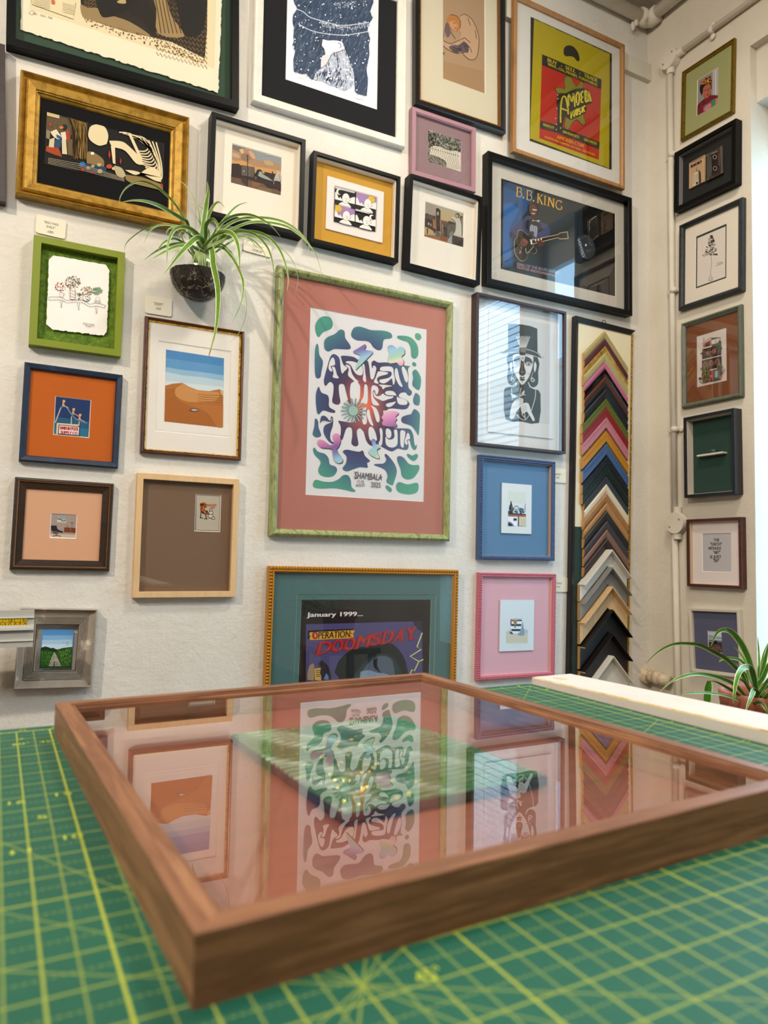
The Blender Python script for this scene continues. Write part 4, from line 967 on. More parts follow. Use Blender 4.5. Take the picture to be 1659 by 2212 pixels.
# serif capitals drawn as thick and thin strokes
serif([[(612, 118), (605, 268)], [(785, 170), (778, 325)], [(967, 228), (962, 378)], [(1085, 266), (1080, 412)], [(1152, 290), (1140, 432)], [(1230, 315), (1226, 462)]], 15)
serif([[(612, 118), (668, 128), (678, 165), (655, 192), (612, 190)], [(612, 190), (672, 205), (685, 245), (660, 280), (605, 268)],
       [(785, 170), (840, 182), (850, 220), (828, 246), (784, 244)], [(784, 244), (845, 258), (856, 300), (830, 334), (778, 325)]], 11)
serif([[(1030, 248), (968, 310)], [(1152, 290), (1228, 462)]], 8); serif([[(985, 300), (1035, 404)], [(1160, 300), (1228, 462)]], 17)
serif([[(1362, 378), (1335, 348), (1295, 350), (1268, 400), (1278, 462), (1318, 492), (1362, 488), (1368, 445)]], 13)
serifs([[(592, 112), (640, 122)], [(585, 268), (630, 276)], [(765, 162), (812, 174)], [(757, 320), (800, 330)], [(946, 222), (990, 234)], [(940, 374), (984, 384)], [(1012, 244), (1050, 252)], [(1015, 402), (1055, 412)], [(1066, 260), (1106, 272)], [(1060, 408), (1102, 420)], [(1130, 282), (1170, 296)], [(1120, 426), (1162, 440)], [(1210, 312), (1250, 322)], [(1345, 446), (1378, 452)], [(1362, 345), (1364, 385)]], 6)
a.C(713, 294, 11, '#d8d0b0', lift=False); a.C(887, 348, 11, '#d8d0b0')
suit, dk = '#3a4166', '#15161f'
a.P([(835, 615), (745, 610), (640, 740), (520, 830), (485, 900), (500, 960), (600, 1070), (670, 1100), (850, 1100), (1030, 1000), (1140, 960), (1165, 850), (1120, 760), (1010, 710), (960, 700)], suit, 2); a.P([(560, 1390), (640, 1300), (760, 1400), (1200, 1500), (1210, 1540), (590, 1510), (560, 1500)], '#20253c')
a.P([(500, 880), (600, 960), (680, 1100), (600, 1070), (490, 960)], '#2a2f4c', 2)
a.P([(870, 650), (760, 690), (745, 800), (820, 880), (900, 800)], dk, 0); a.P([(960, 690), (1050, 840), (960, 900), (900, 760)], dk); a.P([(830, 770), (880, 750), (950, 800), (930, 980), (870, 900), (820, 860)], '#8d93a4', 2); a.lines([[(850, 780), (860, 880)], [(885, 770), (890, 900)], [(920, 800), (915, 930)]], 8, '#5a6074')
a.P([(860, 670), (900, 690), (990, 680), (960, 730), (880, 730)], '#c8ccd4', 0); a.P([(855, 700), (960, 700), (950, 780), (860, 760)], '#17181c', 2)
a.P([(790, 470), (820, 400), (900, 385), (970, 440), (975, 560), (930, 640), (890, 660), (830, 600)], '#1b1210', 3); a.P([(812, 460), (850, 410), (905, 420), (935, 480), (930, 560), (895, 630), (850, 600), (820, 540)], '#5a3226', 3); a.P([(850, 600), (930, 590), (940, 690), (870, 680)], '#3a1f18', 0)
a.lines([[(830, 480), (858, 478)], [(880, 495), (915, 500)]], 8, '#1a0f0c'); a.lines([[(850, 560), (885, 572), (905, 560)]], 12, '#d8c8c0', 3); a.P([(862, 490), (940, 500), (935, 520), (866, 512)], '#c9b5aa', 0)
gt = [(620, 865), (660, 848), (710, 870), (770, 925), (800, 920), (830, 870), (870, 862), (898, 890), (880, 940), (862, 990), (890, 1080), (870, 1130), (930, 1170), (930, 1230), (880, 1255), (820, 1230), (790, 1250), (760, 1340), (690, 1382), (620, 1340), (570, 1260), (550, 1160), (555, 1040), (600, 960)]
a.P(gt, '#c9b48a', 3); a.P([(x + (740 - x) * .025, y + (1110 - y) * .02) for x, y in gt], '#14100e', 3)
a.P([(845, 1015), (1290, 925), (1330, 895), (1460, 875), (1478, 1000), (1330, 1005), (1290, 985), (1010, 1055), (850, 1095)], '#c9b48a'); a.P([(850, 1025), (1290, 934), (1335, 904), (1452, 886), (1466, 990), (1335, 995), (1290, 976), (1010, 1045), (855, 1084)], '#1a1310')
a.P([(820, 1010), (850, 1012), (860, 1095), (835, 1095)], '#d8cbb0'); a.n += 1
for k in range(8): a.P([(905 + k * 48, 1005 - k * 9), (925 + k * 48, 1001 - k * 9), (925 + k * 48, 1040 - k * 10), (905 + k * 48, 1045 - k * 10)], '#d8cfba', 0, False); a.n -= 1
a.n += 1
for k in range(3): a.C(1335 + k * 45, 908 - k * 8, 7, '#b5884a', lift=False); a.C(1345 + k * 40, 980 - k * 3, 7, '#b5884a', lift=False)
a.n += 1; a.P([(1280, 935), (1330, 940), (1330, 965), (1280, 962)], '#b07a38')
a.P([(620, 980), (650, 965), (690, 1000), (665, 1095), (615, 1075)], '#c0c4cc'); a.P([(670, 1000), (730, 995), (790, 1060), (760, 1110), (710, 1140), (665, 1090)], '#6b3a2a', 3); a.lines([[(720, 1000), (790, 1060)], [(700, 1010), (760, 1080)]], 8, '#a06a50', 2)
a.P([(940, 975), (990, 965), (1000, 1040), (1070, 1060), (1040, 1120), (960, 1130), (940, 1060)], '#5a2f22', 3); a.lines([[(745, 1160), (760, 1240), (800, 1220), (880, 1130)], [(640, 1195), (665, 1215), (650, 1245), (630, 1230)], [(670, 1140), (672, 1165)]], 8, '#c9b48a', 3)
a.T('KING OF THE BLUES GUITAR', (598, 1455), (1330, 1600), (600, 1405), '#8a8c98', .0004); a.T('GUITAR INSTRUMENTALS', (595, 1502), (1280, 1660), (597, 1460), '#b0807c', .0005)
a.done()
# the record peeping out of the sleeve
a = Art(fr, .0072, (1020, 300, 4.366), name='vinyl_record', rough=.22)
c = a.at((1070, 1020)); R_ = .155
mb = a.mb; n = 64
gr = plain('#08080a', .18, 0, .6)
clipx = fr.bounds(op, .004)[1] - .001; zlo, zhi = fr.bounds(op, .004)[2] + .001, fr.bounds(op, .004)[3] - .001
vs = [(min(c.x + R_ * math.cos(2 * math.pi * k / n), clipx), -.0065, max(zlo, min(zhi, c.z + R_ * math.sin(2 * math.pi * k / n)))) for k in range(n)]
mb.add(vs, [tuple(range(n))], gr)
vs = [(c.x + .048 * math.cos(2 * math.pi * k / n), -.0089, c.z + .048 * math.sin(2 * math.pi * k / n)) for k in range(n)]
mb.add(vs, [tuple(range(n))], plain('#23282e', .5)); a.d = .0091
a.line([(1000, 925), (1075, 1135)], 2, '#9aa0a6'); a.T('GEFFEN', (1040, 1122), (992, 955), (1062, 1108), '#a8adb3', .0006); a.C(1072, 1002, 8, '#d8d4c8', 10)
a.lines([[(1100, 975), (1135, 1000)], [(1100, 990), (1128, 1010)], [(1070, 1050), (1135, 1045)], [(1072, 1062), (1115, 1060)], [(1080, 915), (1010, 945)]], 2, '#8a9096'); a.done()
fr.glaze(.0195, .016)
# --- dark red-brown frame, linocut figure in a tall hat
fr = Frame('dark reddish brown frame, black and white print of a figure in a tall hat', [(1031, 631), (1224.6, 673), (1222, 980), (1026.6, 961)], .035)
fr.moulding(box_prof(.0095, .035), plain('#3a1d18', .4)); fr.panel(fr.inner(.0095), .006, plain('#d3cfcb', .85))
a = Art(fr, .011, (1060, 680, 8.846)); pc = [(1059, 668), (1200, 698), (1191, 946.5), (1051.5, 933)]
a.sheet(pc, '#d0cdca', .003)
a.P([(-10, -40), (1140, 190), (1120, 2090), (-10, 1960)], '#c4c4c4')
K = '#1d2023'; Wt = '#cfccc8'
a.P([(330, 175), (450, 170), (600, 185), (760, 215), (890, 265), (895, 790), (330, 760)], K)
a.P([(335, 740), (890, 790), (905, 1100), (910, 1260), (890, 1340), (830, 1385), (760, 1370), (715, 1300), (480, 1290), (450, 1330), (390, 1350), (330, 1290), (312, 1180), (335, 1000)], K, 2)
a.P([(285, 2000), (250, 1600), (255, 1440), (300, 1385), (420, 1370), (500, 1330), (520, 1260), (700, 1290), (740, 1380), (850, 1430), (900, 1435), (945, 1500), (950, 1600), (920, 2065), (600, 2040)], K, 2)
a.P([(190, 690), (215, 730), (270, 690), (330, 650), (540, 630), (545, 720), (330, 735), (225, 745), (190, 715)], K, 2); a.P([(650, 640), (780, 680), (900, 720), (960, 800), (940, 825), (800, 790), (650, 745)], K, 2)
a.lines([[(250, 700), (400, 645), (540, 635)], [(260, 735), (400, 720), (550, 718)], [(680, 660), (780, 685), (890, 735), (945, 800)], [(650, 740), (780, 775), (940, 825)]], 9, Wt, 3)
a.line([(940, 800), (985, 825), (1015, 800)], 5, K, 3); a.line([(205, 735), (188, 700), (200, 680)], 5, K, 3)
face = [(420, 880), (430, 760), (560, 760), (640, 760), (780, 780), (810, 800), (805, 940), (770, 1080), (720, 1200), (650, 1300), (600, 1340), (560, 1310), (510, 1220), (440, 1080)]
a.P(face, Wt, 2); a.P([(430, 870), (470, 810), (540, 780), (550, 900), (520, 890), (460, 900)], K, 2); a.P([(640, 800), (700, 805), (770, 850), (800, 940), (740, 905), (680, 905), (645, 940)], K, 2)
a.P([(575, 860), (600, 850), (625, 880), (640, 1000), (665, 1080), (655, 1140), (600, 1170), (545, 1140), (535, 1080), (560, 1000)], K, 3); a.lines([[(600, 920), (590, 1060), (600, 1130)], [(555, 1080), (600, 1100), (645, 1080)]], 8, '#8d8a86', 3)
for x, y in ((495, 925), (720, 945)):
    a.C(x, y, 52, K, 32); a.C(x, y, 40, Wt, 20); a.C(x, y, 17, K, 17)
a.P([(555, 1180), (600, 1200), (640, 1180), (630, 1220), (600, 1210), (565, 1225)], K, 2); a.P([(545, 1235), (600, 1225), (650, 1240), (600, 1265)], K, 2); a.lines([[(470, 1100), (500, 1110)], [(690, 1125), (750, 1130)], [(590, 1280), (592, 1300)]], 6, K, 2)
for x, s_ in ((385, -1), (835, 1)):
    a.P([(x, 900), (x + s_ * 30, 960), (x + s_ * 20, 1050), (x - s_ * 10, 1100), (x - s_ * 20, 980)], Wt, 3)
    xx = x + (25 if s_ < 0 else -45)
    a.line([(xx + 40 * math.cos(t * .5) * (1 - t / 18), 1235 + 55 * math.sin(t * .5) * (1 - t / 18)) for t in range(16)], 15, Wt, 2); a.line([(xx + 10, 1100), (xx - 20, 1180), (xx - 35, 1220)], 7, Wt)
for k in range(9): a.line([(480 + k * 32, 420 - 10 * math.sin(k / 8 * 3.1)), (560 + k * 12, 640)], 12, Wt, 0, False)
a.n += 1; a.P([(552, 630), (680, 620), (650, 770), (560, 760)], '#77736f'); a.P([(556, 720), (660, 720), (650, 775), (562, 770)], K)
a.P([(560, 790), (645, 790), (625, 880), (580, 880)], Wt, 2); a.C(602, 830, 22, K); a.C(602, 830, 12, Wt)
a.lines([[(385, 1390), (400, 1640)], [(845, 1440), (835, 1600), (760, 1850)], [(710, 1290), (740, 1370), (850, 1430)], [(490, 1300), (470, 1370), (380, 1395)]], 11, Wt, 3)
a.P([(345, 1970), (400, 1700), (500, 1610), (600, 1600), (605, 1680), (560, 1760), (480, 1850), (430, 1980)], Wt, 2); a.P([(560, 1740), (620, 1690), (710, 1700), (760, 1850), (830, 2000), (790, 2030), (680, 1850), (590, 1900)], Wt, 2)
a.lines([[(480, 1640), (590, 1620)], [(470, 1680), (600, 1650)], [(460, 1720), (590, 1700)], [(580, 1760), (670, 1730)], [(585, 1800), (680, 1770)], [(590, 1840), (680, 1810)]], 6, K, 2)
a.lines([[(540, 1610), (545, 1500), (570, 1400)], [(550, 1560), (600, 1480), (630, 1450)], [(560, 1560), (620, 1530), (655, 1540)], [(630, 1850), (650, 2000)], [(460, 1890), (560, 1990), (650, 2010), (720, 1920)], [(360, 1510), (420, 1560), (500, 1570)], [(570, 1890), (660, 2000)]], 11, Wt, 3)
a.P([(590, 1510), (625, 1455), (632, 1490), (600, 1540)], Wt, 2); a.P([(360, 1510), (420, 1520), (480, 1560), (420, 1600)], Wt, 2); a.done(); fr.glaze(.0095, .028)

# --- lime frame with the big festival poster
M_LIME = mottled('distressed_lime_wood', [(.30, '#4c5436'), (.40, '#83895a'), (.52, '#a6ac74'), (.62, '#7f8656'), (.72, '#b8be90'), (.84, '#cfd4b2')], 60, .45, 0, (1, 1, .25), .3, 8)
fr = Frame('large distressed lime green frame with terracotta mount round a swirling festival poster', [(601, 566), (981.5, 654), (974.7, 1168), (586, 1159.4)], .030)
fr.moulding([(0, 0), (0, .018), (.003, .026), (.008, .030), (.013, .029), (.018, .024), (.0225, .018), (.0225, .002)], M_LIME)
pc = [(669, 663.7), (920.6, 711.4), (915, 1083.7), (661.3, 1068.8)]
fr.ring(fr.inner(.0225), fr.bounds(pc, .008), .0092, plain('#b4776a', .85), bevel=.001)
a = Art(fr, .0078, (660, 740, 11.85)); a.sheet([(667, 661), (922, 709), (917, 1086), (659, 1071)], '#dcdadc')
def grad_mat():
    m, nt, b = newmat('poster_radial_ink'); c = a.at((1480, 1590))
    tc = nt.nodes.new('ShaderNodeTexCoord'); mp = nt.nodes.new('ShaderNodeMapping'); mp.inputs['Location'].default_value = (-c.x, 0, -c.z); mp.inputs['Scale'].default_value = (1, 0, .8)
    mp.inputs['Location'].default_value = (-c.x, 0, -c.z * .8)
    ln = nt.nodes.new('ShaderNodeVectorMath'); ln.operation = 'LENGTH'
    nt.links.new(tc.outputs['Object'], mp.inputs['Vector']); nt.links.new(mp.outputs['Vector'], ln.inputs[0])
    mu = nt.nodes.new('ShaderNodeMath'); mu.operation = 'MULTIPLY'; mu.inputs[1].default_value = 1 / .28
    nt.links.new(ln.outputs['Value'], mu.inputs[0])
    nt.links.new(_ramp(nt, mu.outputs[0], [(0, '#f08038'), (.08, '#df6040'), (.18, '#a04a4c'), (.30, '#4c2250'), (.40, '#241a58'), (.55, '#2a4276'), (.68, '#366c84'), (.80, '#3f9084'), (1, '#4ba188')]), b.inputs['Base Color'])
    b.inputs['Roughness'].default_value = .6; return m
GM = grad_mat()
def U2(l): return [(x + 1422, y) for x, y in l]
def U3(l): return [(x, y + 1540) for x, y in l]
def U4(l): return [(x + 1422, y + 1540) for x, y in l]
body = [(740, 295), (850, 370), (885, 500), (895, 640), (915, 750), (945, 795), (985, 745), (1080, 645), (1000, 600), (950, 530), (905, 370), (935, 335), (1100, 345), (1250, 375), (1350, 440), (1560, 450), (1610, 520), (1640, 700)] + U2([(240, 900), (285, 945), (330, 900), (385, 700), (385, 640), (345, 590), (305, 600), (300, 670), (275, 620), (265, 520), (320, 458), (380, 480), (450, 515), (600, 505), (700, 515), (900, 520), (1100, 585), (1265, 608), (1215, 640), (1200, 720), (1215, 850), (1205, 1100), (1240, 1190), (1300, 1250), (1290, 1330), (1230, 1365), (1170, 1320), (1140, 1280), (1030, 1285), (965, 1345), (985, 1400), (1080, 1440), (1180, 1480), (1240, 1560)]) + U4([(1235, 60), (1180, 150), (1050, 175), (850, 150), (720, 155), (670, 185), (560, 300), (600, 590), (780, 620), (900, 655), (1200, 660), (1290, 720), (1340, 850), (1360, 1030), (1395, 1110), (1425, 1060), (1420, 1160), (1370, 1215), (1310, 1170), (1270, 1080), (1245, 970), (1188, 975), (1215, 1080), (1200, 1180), (1120, 1215), (950, 1175), (870, 1215), (780, 1250), (650, 1200), (530, 1130), (400, 1060), (290, 1105), (200, 1070), (120, 950), (70, 760)]) + U3([(1400, 655), (1340, 680), (1310, 760), (1340, 950), (1350, 1080), (1270, 1120), (1180, 1060), (1175, 980), (1195, 850), (1190, 700), (1160, 640), (1090, 630), (1030, 690), (980, 850), (930, 970), (895, 860), (905, 700), (890, 580), (850, 510), (838, 460), (950, 475), (1100, 500), (1220, 500), (1300, 300), (1240, 60)]) + [(1180, 1560), (1120, 1540), (1060, 1370), (1020, 1200), (985, 1080), (910, 1060), (860, 1090), (850, 1200), (870, 1380), (895, 1510), (860, 1580), (790, 1590), (700, 1550), (680, 1470), (705, 1330), (720, 1150), (700, 1060), (640, 1010), (580, 1040), (520, 1115), (475, 1060), (470, 950), (510, 780), (560, 600), (620, 400), (670, 315)]
a.P(body, '#1b1828', 2); 
nb = catmull(body, 2)
def inset(pts, k):
    out = []; N = len(pts); ar = sum(pts[i - 1][0] * pts[i][1] - pts[i][0] * pts[i - 1][1] for i in range(N))
    sg = 1 if ar > 0 else -1
    for i in range(N):
        tx, ty = pts[(i + 1) % N][0] - pts[i - 1][0], pts[(i + 1) % N][1] - pts[i - 1][1]; l = math.hypot(tx, ty) or 1
        out.append((pts[i][0] - sg * ty / l * k, pts[i][1] + sg * tx / l * k))
    return out
a.P(inset(nb, 7), GM)
holes = [[(690, 380), (740, 440), (755, 550), (735, 580), (660, 600), (640, 620), (680, 700), (670, 745), (610, 710), (585, 630), (620, 480)], [(690, 615), (740, 630), (775, 720), (800, 820), (850, 905), (790, 915), (695, 885), (715, 800), (705, 720), (675, 640)],
 [(1030, 515), (1060, 478), (1180, 480), (1300, 515), (1440, 600), (1470, 720), (1450, 820), (1380, 840), (1290, 800), (1220, 700), (1160, 590), (1100, 545)],
 [(1010, 575), (1080, 570), (1140, 610), (1160, 700), (1200, 820), (1280, 930), (1365, 1000), (1330, 1005), (1380, 1080), (1400, 1150), (1395, 1350), (1370, 1470), (1240, 1600), (1160, 1450), (1135, 1300), (1145, 1130), (1170, 1040), (1240, 995), (1180, 930), (1100, 860), (1085, 790), (1105, 700), (1090, 640), (1040, 600)],
 [(1450, 580), (1480, 545), (1510, 600), (1525, 760), (1550, 960), (1540, 1015), (1490, 990), (1465, 930), (1480, 800), (1475, 660)], [(1510, 1080), (1540, 1070), (1580, 1110), (1595, 1250), (1595, 1450), (1570, 1560), (1520, 1570), (1410, 1545), (1420, 1500), (1480, 1380), (1495, 1200)]]
holes += [U2(h) for h in ([(480, 670), (520, 625), (640, 610), (770, 620), (825, 680), (835, 800), (865, 950), (850, 1050), (820, 1080), (805, 1000), (790, 930), (760, 930), (680, 1000), (590, 1045), (510, 1035), (465, 990), (490, 950), (600, 930), (730, 890), (780, 820), (770, 755), (700, 735), (560, 730), (490, 710)],
 [(400, 810), (430, 750), (480, 735), (600, 750), (690, 775), (650, 815), (520, 850), (430, 890), (405, 960), (450, 1045), (380, 1045), (325, 1000), (370, 900)], [(860, 720), (880, 665), (920, 665), (950, 760), (980, 900), (1020, 1020), (1060, 1110), (1030, 1135), (960, 1070), (890, 930), (860, 830)],
 [(1040, 640), (1070, 605), (1120, 660), (1180, 770), (1205, 900), (1190, 1000), (1160, 1020), (1120, 970), (1080, 850), (1045, 720)], [(445, 1080), (560, 1080), (790, 1105), (740, 1125), (620, 1150), (560, 1200), (520, 1130)],
 [(270, 1130), (310, 1095), (400, 1120), (445, 1200), (430, 1290), (380, 1335), (355, 1240), (330, 1215), (300, 1260), (300, 1350), (340, 1440), (420, 1530), (460, 1590), (430, 1612), (330, 1600), (280, 1540), (255, 1400), (258, 1200)],
 [(330, 1250), (345, 1300), (380, 1360), (440, 1375), (510, 1345), (560, 1305), (600, 1340), (700, 1375), (820, 1375), (800, 1420), (680, 1455), (560, 1495), (470, 1460), (380, 1420), (330, 1370), (310, 1300)],
 [(610, 1300), (650, 1245), (760, 1235), (840, 1260), (880, 1310), (900, 1355), (800, 1350), (680, 1345)], [(915, 1380), (960, 1410), (1080, 1445), (1170, 1490), (1185, 1540), (1150, 1590), (1030, 1595), (950, 1560), (920, 1480)], [(630, 1600), (680, 1555), (800, 1530), (885, 1510), (850, 1570), (760, 1640), (680, 1650)])]
holes += [U4(h) for h in ([(30, 250), (50, 110), (90, 90), (130, 110), (125, 250), (150, 450), (130, 540), (80, 560), (40, 520), (20, 400)], [(145, 220), (180, 170), (210, 200), (240, 340), (280, 480), (310, 570), (290, 590), (230, 540), (180, 440), (145, 320)], [(245, 75), (320, 100), (390, 150), (450, 280), (475, 400), (465, 480), (420, 500), (380, 440), (340, 300), (300, 160)],
 [(185, 760), (195, 660), (240, 615), (300, 640), (360, 750), (395, 880), (400, 960), (330, 990), (240, 970), (200, 880)], [(470, 700), (490, 650), (530, 670), (550, 760), (545, 1000), (520, 1090), (480, 1100), (445, 1050), (480, 950), (490, 850)], [(630, 720), (650, 665), (700, 665), (760, 720), (775, 820), (750, 890), (700, 910), (650, 870), (632, 800)],
 [(625, 870), (680, 930), (760, 945), (830, 910), (855, 840), (840, 720), (880, 685), (925, 720), (935, 900), (930, 1050), (880, 1120), (790, 1150), (690, 1120), (630, 1040)], [(1000, 780), (1020, 710), (1080, 710), (1130, 750), (1125, 840), (1100, 980), (1090, 1120), (1060, 1155), (1010, 1090), (1000, 950)], [(1150, 860), (1180, 780), (1215, 780), (1245, 850), (1245, 930), (1170, 960), (1190, 1050), (1160, 1080), (1115, 1020), (1125, 930)])]
a.many([inset(catmull(h, 3), -5) for h in holes], '#1b1828'); a.many(holes, '#dcdadc', 3)
curl = U3([(420, 335), (490, 335), (560, 390), (610, 460), (640, 430), (640, 370), (670, 350), (700, 390), (705, 500), (690, 620), (640, 760), (630, 900), (660, 980), (720, 1020), (700, 1060), (600, 1000), (500, 860), (455, 740), (470, 620), (520, 560), (640, 510), (560, 480), (460, 460), (400, 490), (378, 535), (370, 480), (385, 390)])
a.P(curl, '#1b1828', 2); a.P(inset(catmull(curl, 2), 5), GM); a.line(U3([(665, 395), (668, 450), (640, 500), (580, 520), (480, 480), (410, 500)]), 14, '#dcdadc', 3)
# outer blobs, traced in another crop
a.ox, a.oy, a.s = 640, 640, 5.53
def C3(l): return [(x, y + 1217) for x, y in l]
bl_ = [[(345, 238), (410, 260), (435, 330), (410, 390), (320, 430), (265, 488), (228, 420), (230, 330), (280, 260)], [(525, 398), (575, 420), (585, 500), (640, 580), (640, 630), (540, 632), (450, 630), (380, 660), (335, 620), (335, 530), (380, 485), (460, 450)], [(745, 362), (820, 380), (900, 405), (1030, 410), (1120, 435), (1145, 480), (1120, 505), (1045, 520), (1025, 620), (980, 645), (920, 610), (860, 540), (720, 525), (655, 470), (680, 385)],
 [(1215, 472), (1330, 478), (1400, 520), (1450, 600), (1455, 700), (1420, 745), (1375, 720), (1365, 620), (1330, 550), (1260, 525), (1210, 500)], [(1440, 440), (1480, 455), (1492, 500), (1460, 525), (1425, 500), (1418, 460)], [(245, 568), (265, 600), (275, 700), (318, 780), (300, 900), (285, 970), (240, 975), (222, 900), (222, 650)], [(265, 1080), (300, 1150), (370, 1180), (390, 1230), (392, 1320), (460, 1365), (455, 1392), (400, 1385), (320, 1365), (262, 1412), (238, 1330), (232, 1180)],
 [(1400, 785), (1430, 805), (1430, 830), (1405, 838), (1382, 812)], [(1425, 875), (1475, 940), (1490, 1020), (1465, 1120), (1400, 1080), (1385, 1040), (1395, 970), (1385, 910)], [(1430, 1155), (1475, 1200), (1465, 1300), (1410, 1290), (1395, 1240), (1410, 1180)]]
bl_ += [C3(h) for h in ([(1420, 132), (1470, 180), (1475, 260), (1460, 440), (1430, 400), (1370, 330), (1265, 290), (1260, 230), (1330, 200), (1370, 190), (1395, 145)], [(235, 243), (260, 280), (265, 350), (295, 430), (285, 458), (235, 468), (195, 430), (215, 340), (220, 260)], [(215, 590), (260, 640), (340, 665), (385, 720), (400, 790), (470, 820), (485, 870), (440, 930), (350, 940), (280, 910), (262, 850), (290, 760), (220, 680), (200, 620)],
 [(600, 615), (680, 630), (750, 640), (795, 628), (820, 690), (880, 750), (845, 775), (850, 830), (760, 825), (680, 850), (600, 875), (550, 840), (590, 780), (600, 700), (555, 640)], [(1065, 665), (1110, 700), (1175, 790), (1200, 880), (1170, 990), (1145, 1040), (1075, 1000), (1090, 930), (1050, 850), (930, 800), (960, 785), (1040, 780), (1075, 730), (1055, 690)], [(1230, 692), (1280, 710), (1340, 780), (1400, 800), (1460, 800), (1465, 860), (1400, 950), (1320, 970), (1260, 930), (1245, 850), (1210, 760), (1205, 710)],
 [(1335, 665), (1385, 685), (1430, 665), (1455, 690), (1430, 735), (1390, 748), (1345, 715), (1320, 680)], [(240, 975), (320, 995), (420, 1000), (500, 970), (560, 920), (620, 925), (650, 980), (660, 1060), (705, 1105), (680, 1120), (600, 1100), (450, 1075), (300, 1080), (205, 1060), (205, 1000)], [(1075, 1040), (1130, 1070), (1140, 1110), (1110, 1118), (1070, 1075)], [(1240, 1003), (1330, 1030), (1440, 1010), (1460, 1070), (1430, 1130), (1330, 1148), (1220, 1120), (1190, 1060), (1205, 1015)])]
a.many(bl_, GM, 4)
def iris():
    m, nt, b = newmat('iridescent_ink')
    v = _coord(nt, 'Object', (2.6, 1, 6.5)); sp = nt.nodes.new('ShaderNodeSeparateXYZ'); nt.links.new(v, sp.inputs[0])
    ad = nt.nodes.new('ShaderNodeMath'); ad.operation = 'SUBTRACT'; nt.links.new(sp.outputs[2], ad.inputs[0]); nt.links.new(sp.outputs[0], ad.inputs[1])
    fr_ = nt.nodes.new('ShaderNodeMath'); fr_.operation = 'FRACT'; nt.links.new(ad.outputs[0], fr_.inputs[0])
    nt.links.new(_ramp(nt, fr_.outputs[0], [(0, '#a9cdb8'), (.18, '#9cc4dc'), (.34, '#7a78b0'), (.46, '#8a5a98'), (.62, '#cc7fb2'), (.8, '#e2a6c4'), (.9, '#dcd8be'), (1, '#a9cdb8')]), b.inputs['Base Color'])
    b.inputs['Roughness'].default_value = .5; return m
IM = iris(); DK = '#1a1a2c'
for sh, sm in (([(820, 570), (830, 600), (812, 640), (905, 655), (910, 680), (705, 885), (700, 860), (765, 705), (680, 675), (680, 655)], 0), ([(1090, 610), (1130, 583), (1170, 600), (1195, 630), (1240, 600), (1285, 625), (1290, 690), (1255, 720), (1280, 770), (1275, 820), (1235, 832), (1200, 795), (1160, 800), (1110, 800), (1090, 760), (1110, 690)], 3),
               (C3([(1040, 150), (1100, 150), (1200, 160), (1218, 190), (1180, 222), (1200, 250), (1178, 285), (1200, 320), (1180, 345), (1040, 330), (1022, 290), (1040, 265), (1012, 230), (1040, 200), (1035, 165)]), 2),
               (C3([(465, 420), (515, 440), (525, 520), (505, 580), (480, 620), (545, 720), (545, 765), (500, 778), (455, 750), (435, 680), (425, 620), (380, 600), (290, 590), (250, 540), (270, 495), (330, 510), (400, 560), (450, 540), (435, 460)]), 3), (C3([(895, 500), (925, 487), (945, 510), (950, 550), (1000, 590), (960, 620), (985, 700), (975, 722), (900, 690), (862, 650), (880, 610), (920, 590), (900, 545)]), 3)):
    a.P([(x + 8, y + 8) for x, y in sh], DK, sm); a.P(sh, IM, sm)
cxs, cys = 678, 1217 + 153
for k in range(18):
    t_ = k * math.pi / 9
    for o_, c_ in ((6, DK), (0, '#93b5b6')):
        x0, y0, x1, y1 = cxs + 66 * math.cos(t_), cys + 66 * math.sin(t_), cxs + 150 * math.cos(t_), cys + 145 * math.sin(t_)
        a.n += 0 if o_ else 0
        a.line([(x0 + o_, y0 - o_ * .6), (x1 + o_, y1 - o_ * .6)], 13, c_, 0, k == 17 and o_ == 0)
        if o_: a.n += 1
        else: a.n -= 1
a.n += 2; a.C(cxs, cys, 58, '#9cbdb0')
K = '#201d30'
a.T('SHAMBALA', (690, 1217 + 958), (1018, 1217 + 985), (700, 1217 + 880), K, .0002); a.T('21-24', (722, 1217 + 1006), (800, 1217 + 1012), (726, 1217 + 975), K, .0001); a.T('AUGUST', (708, 1217 + 1058), (820, 1217 + 1052), (706, 1217 + 1024), K, .0001); a.T('2025', (888, 1217 + 1062), (1002, 1217 + 1070), (890, 1217 + 1000), K, .0002)
a.lines([C3([(680, 880), (720, 885), (735, 870)]), C3([(850, 950), (860, 985)]), C3([(990, 960), (1028, 940)]), C3([(690, 935), (700, 962), (735, 950)])], 5, K, 3)
a.done(); fr.glaze(.0225, .013)

# --- blue and pink beaded frames
def beaded(label, corners, T, c_side, c_mat, paper, wframe=.0155, bead=.0044, name='picture_frame'):
    fr = Frame(label, corners, T); m = plain(c_side, .45)
    fr.moulding([(0, 0), (0, T - .004), (.002, T - .0035), (.0075, T - .0035), (.009, T - .001), (.0115, T - .001), (wframe, T - .009), (wframe, .002)], m)
    fr.beads(.0042, T - .0025, bead, .0078, m)
    fr.panel(fr.inner(wframe), .006, plain(c_mat, .85)); return fr
fr = beaded('cornflower blue beaded frame with blue backing and a raised kitchen worktop print', [(1040, 981.9), (1201, 997), (1199.3, 1211.5), (1035.3, 1209)], .026, '#4c648c', '#6084a4', None)
fr.moulding([(.0155, .017), (.0163, .017), (.0163, .006)], plain('#c9a890', .5), 'bare_wood_edge')
a = Art(fr, .011, (1000, 960, 4.254)); pc = [(1084.6, 1042.7), (1148.8, 1048), (1147.6, 1154), (1083.5, 1151)]; a.sheet(pc, '#d4dadc', .004)
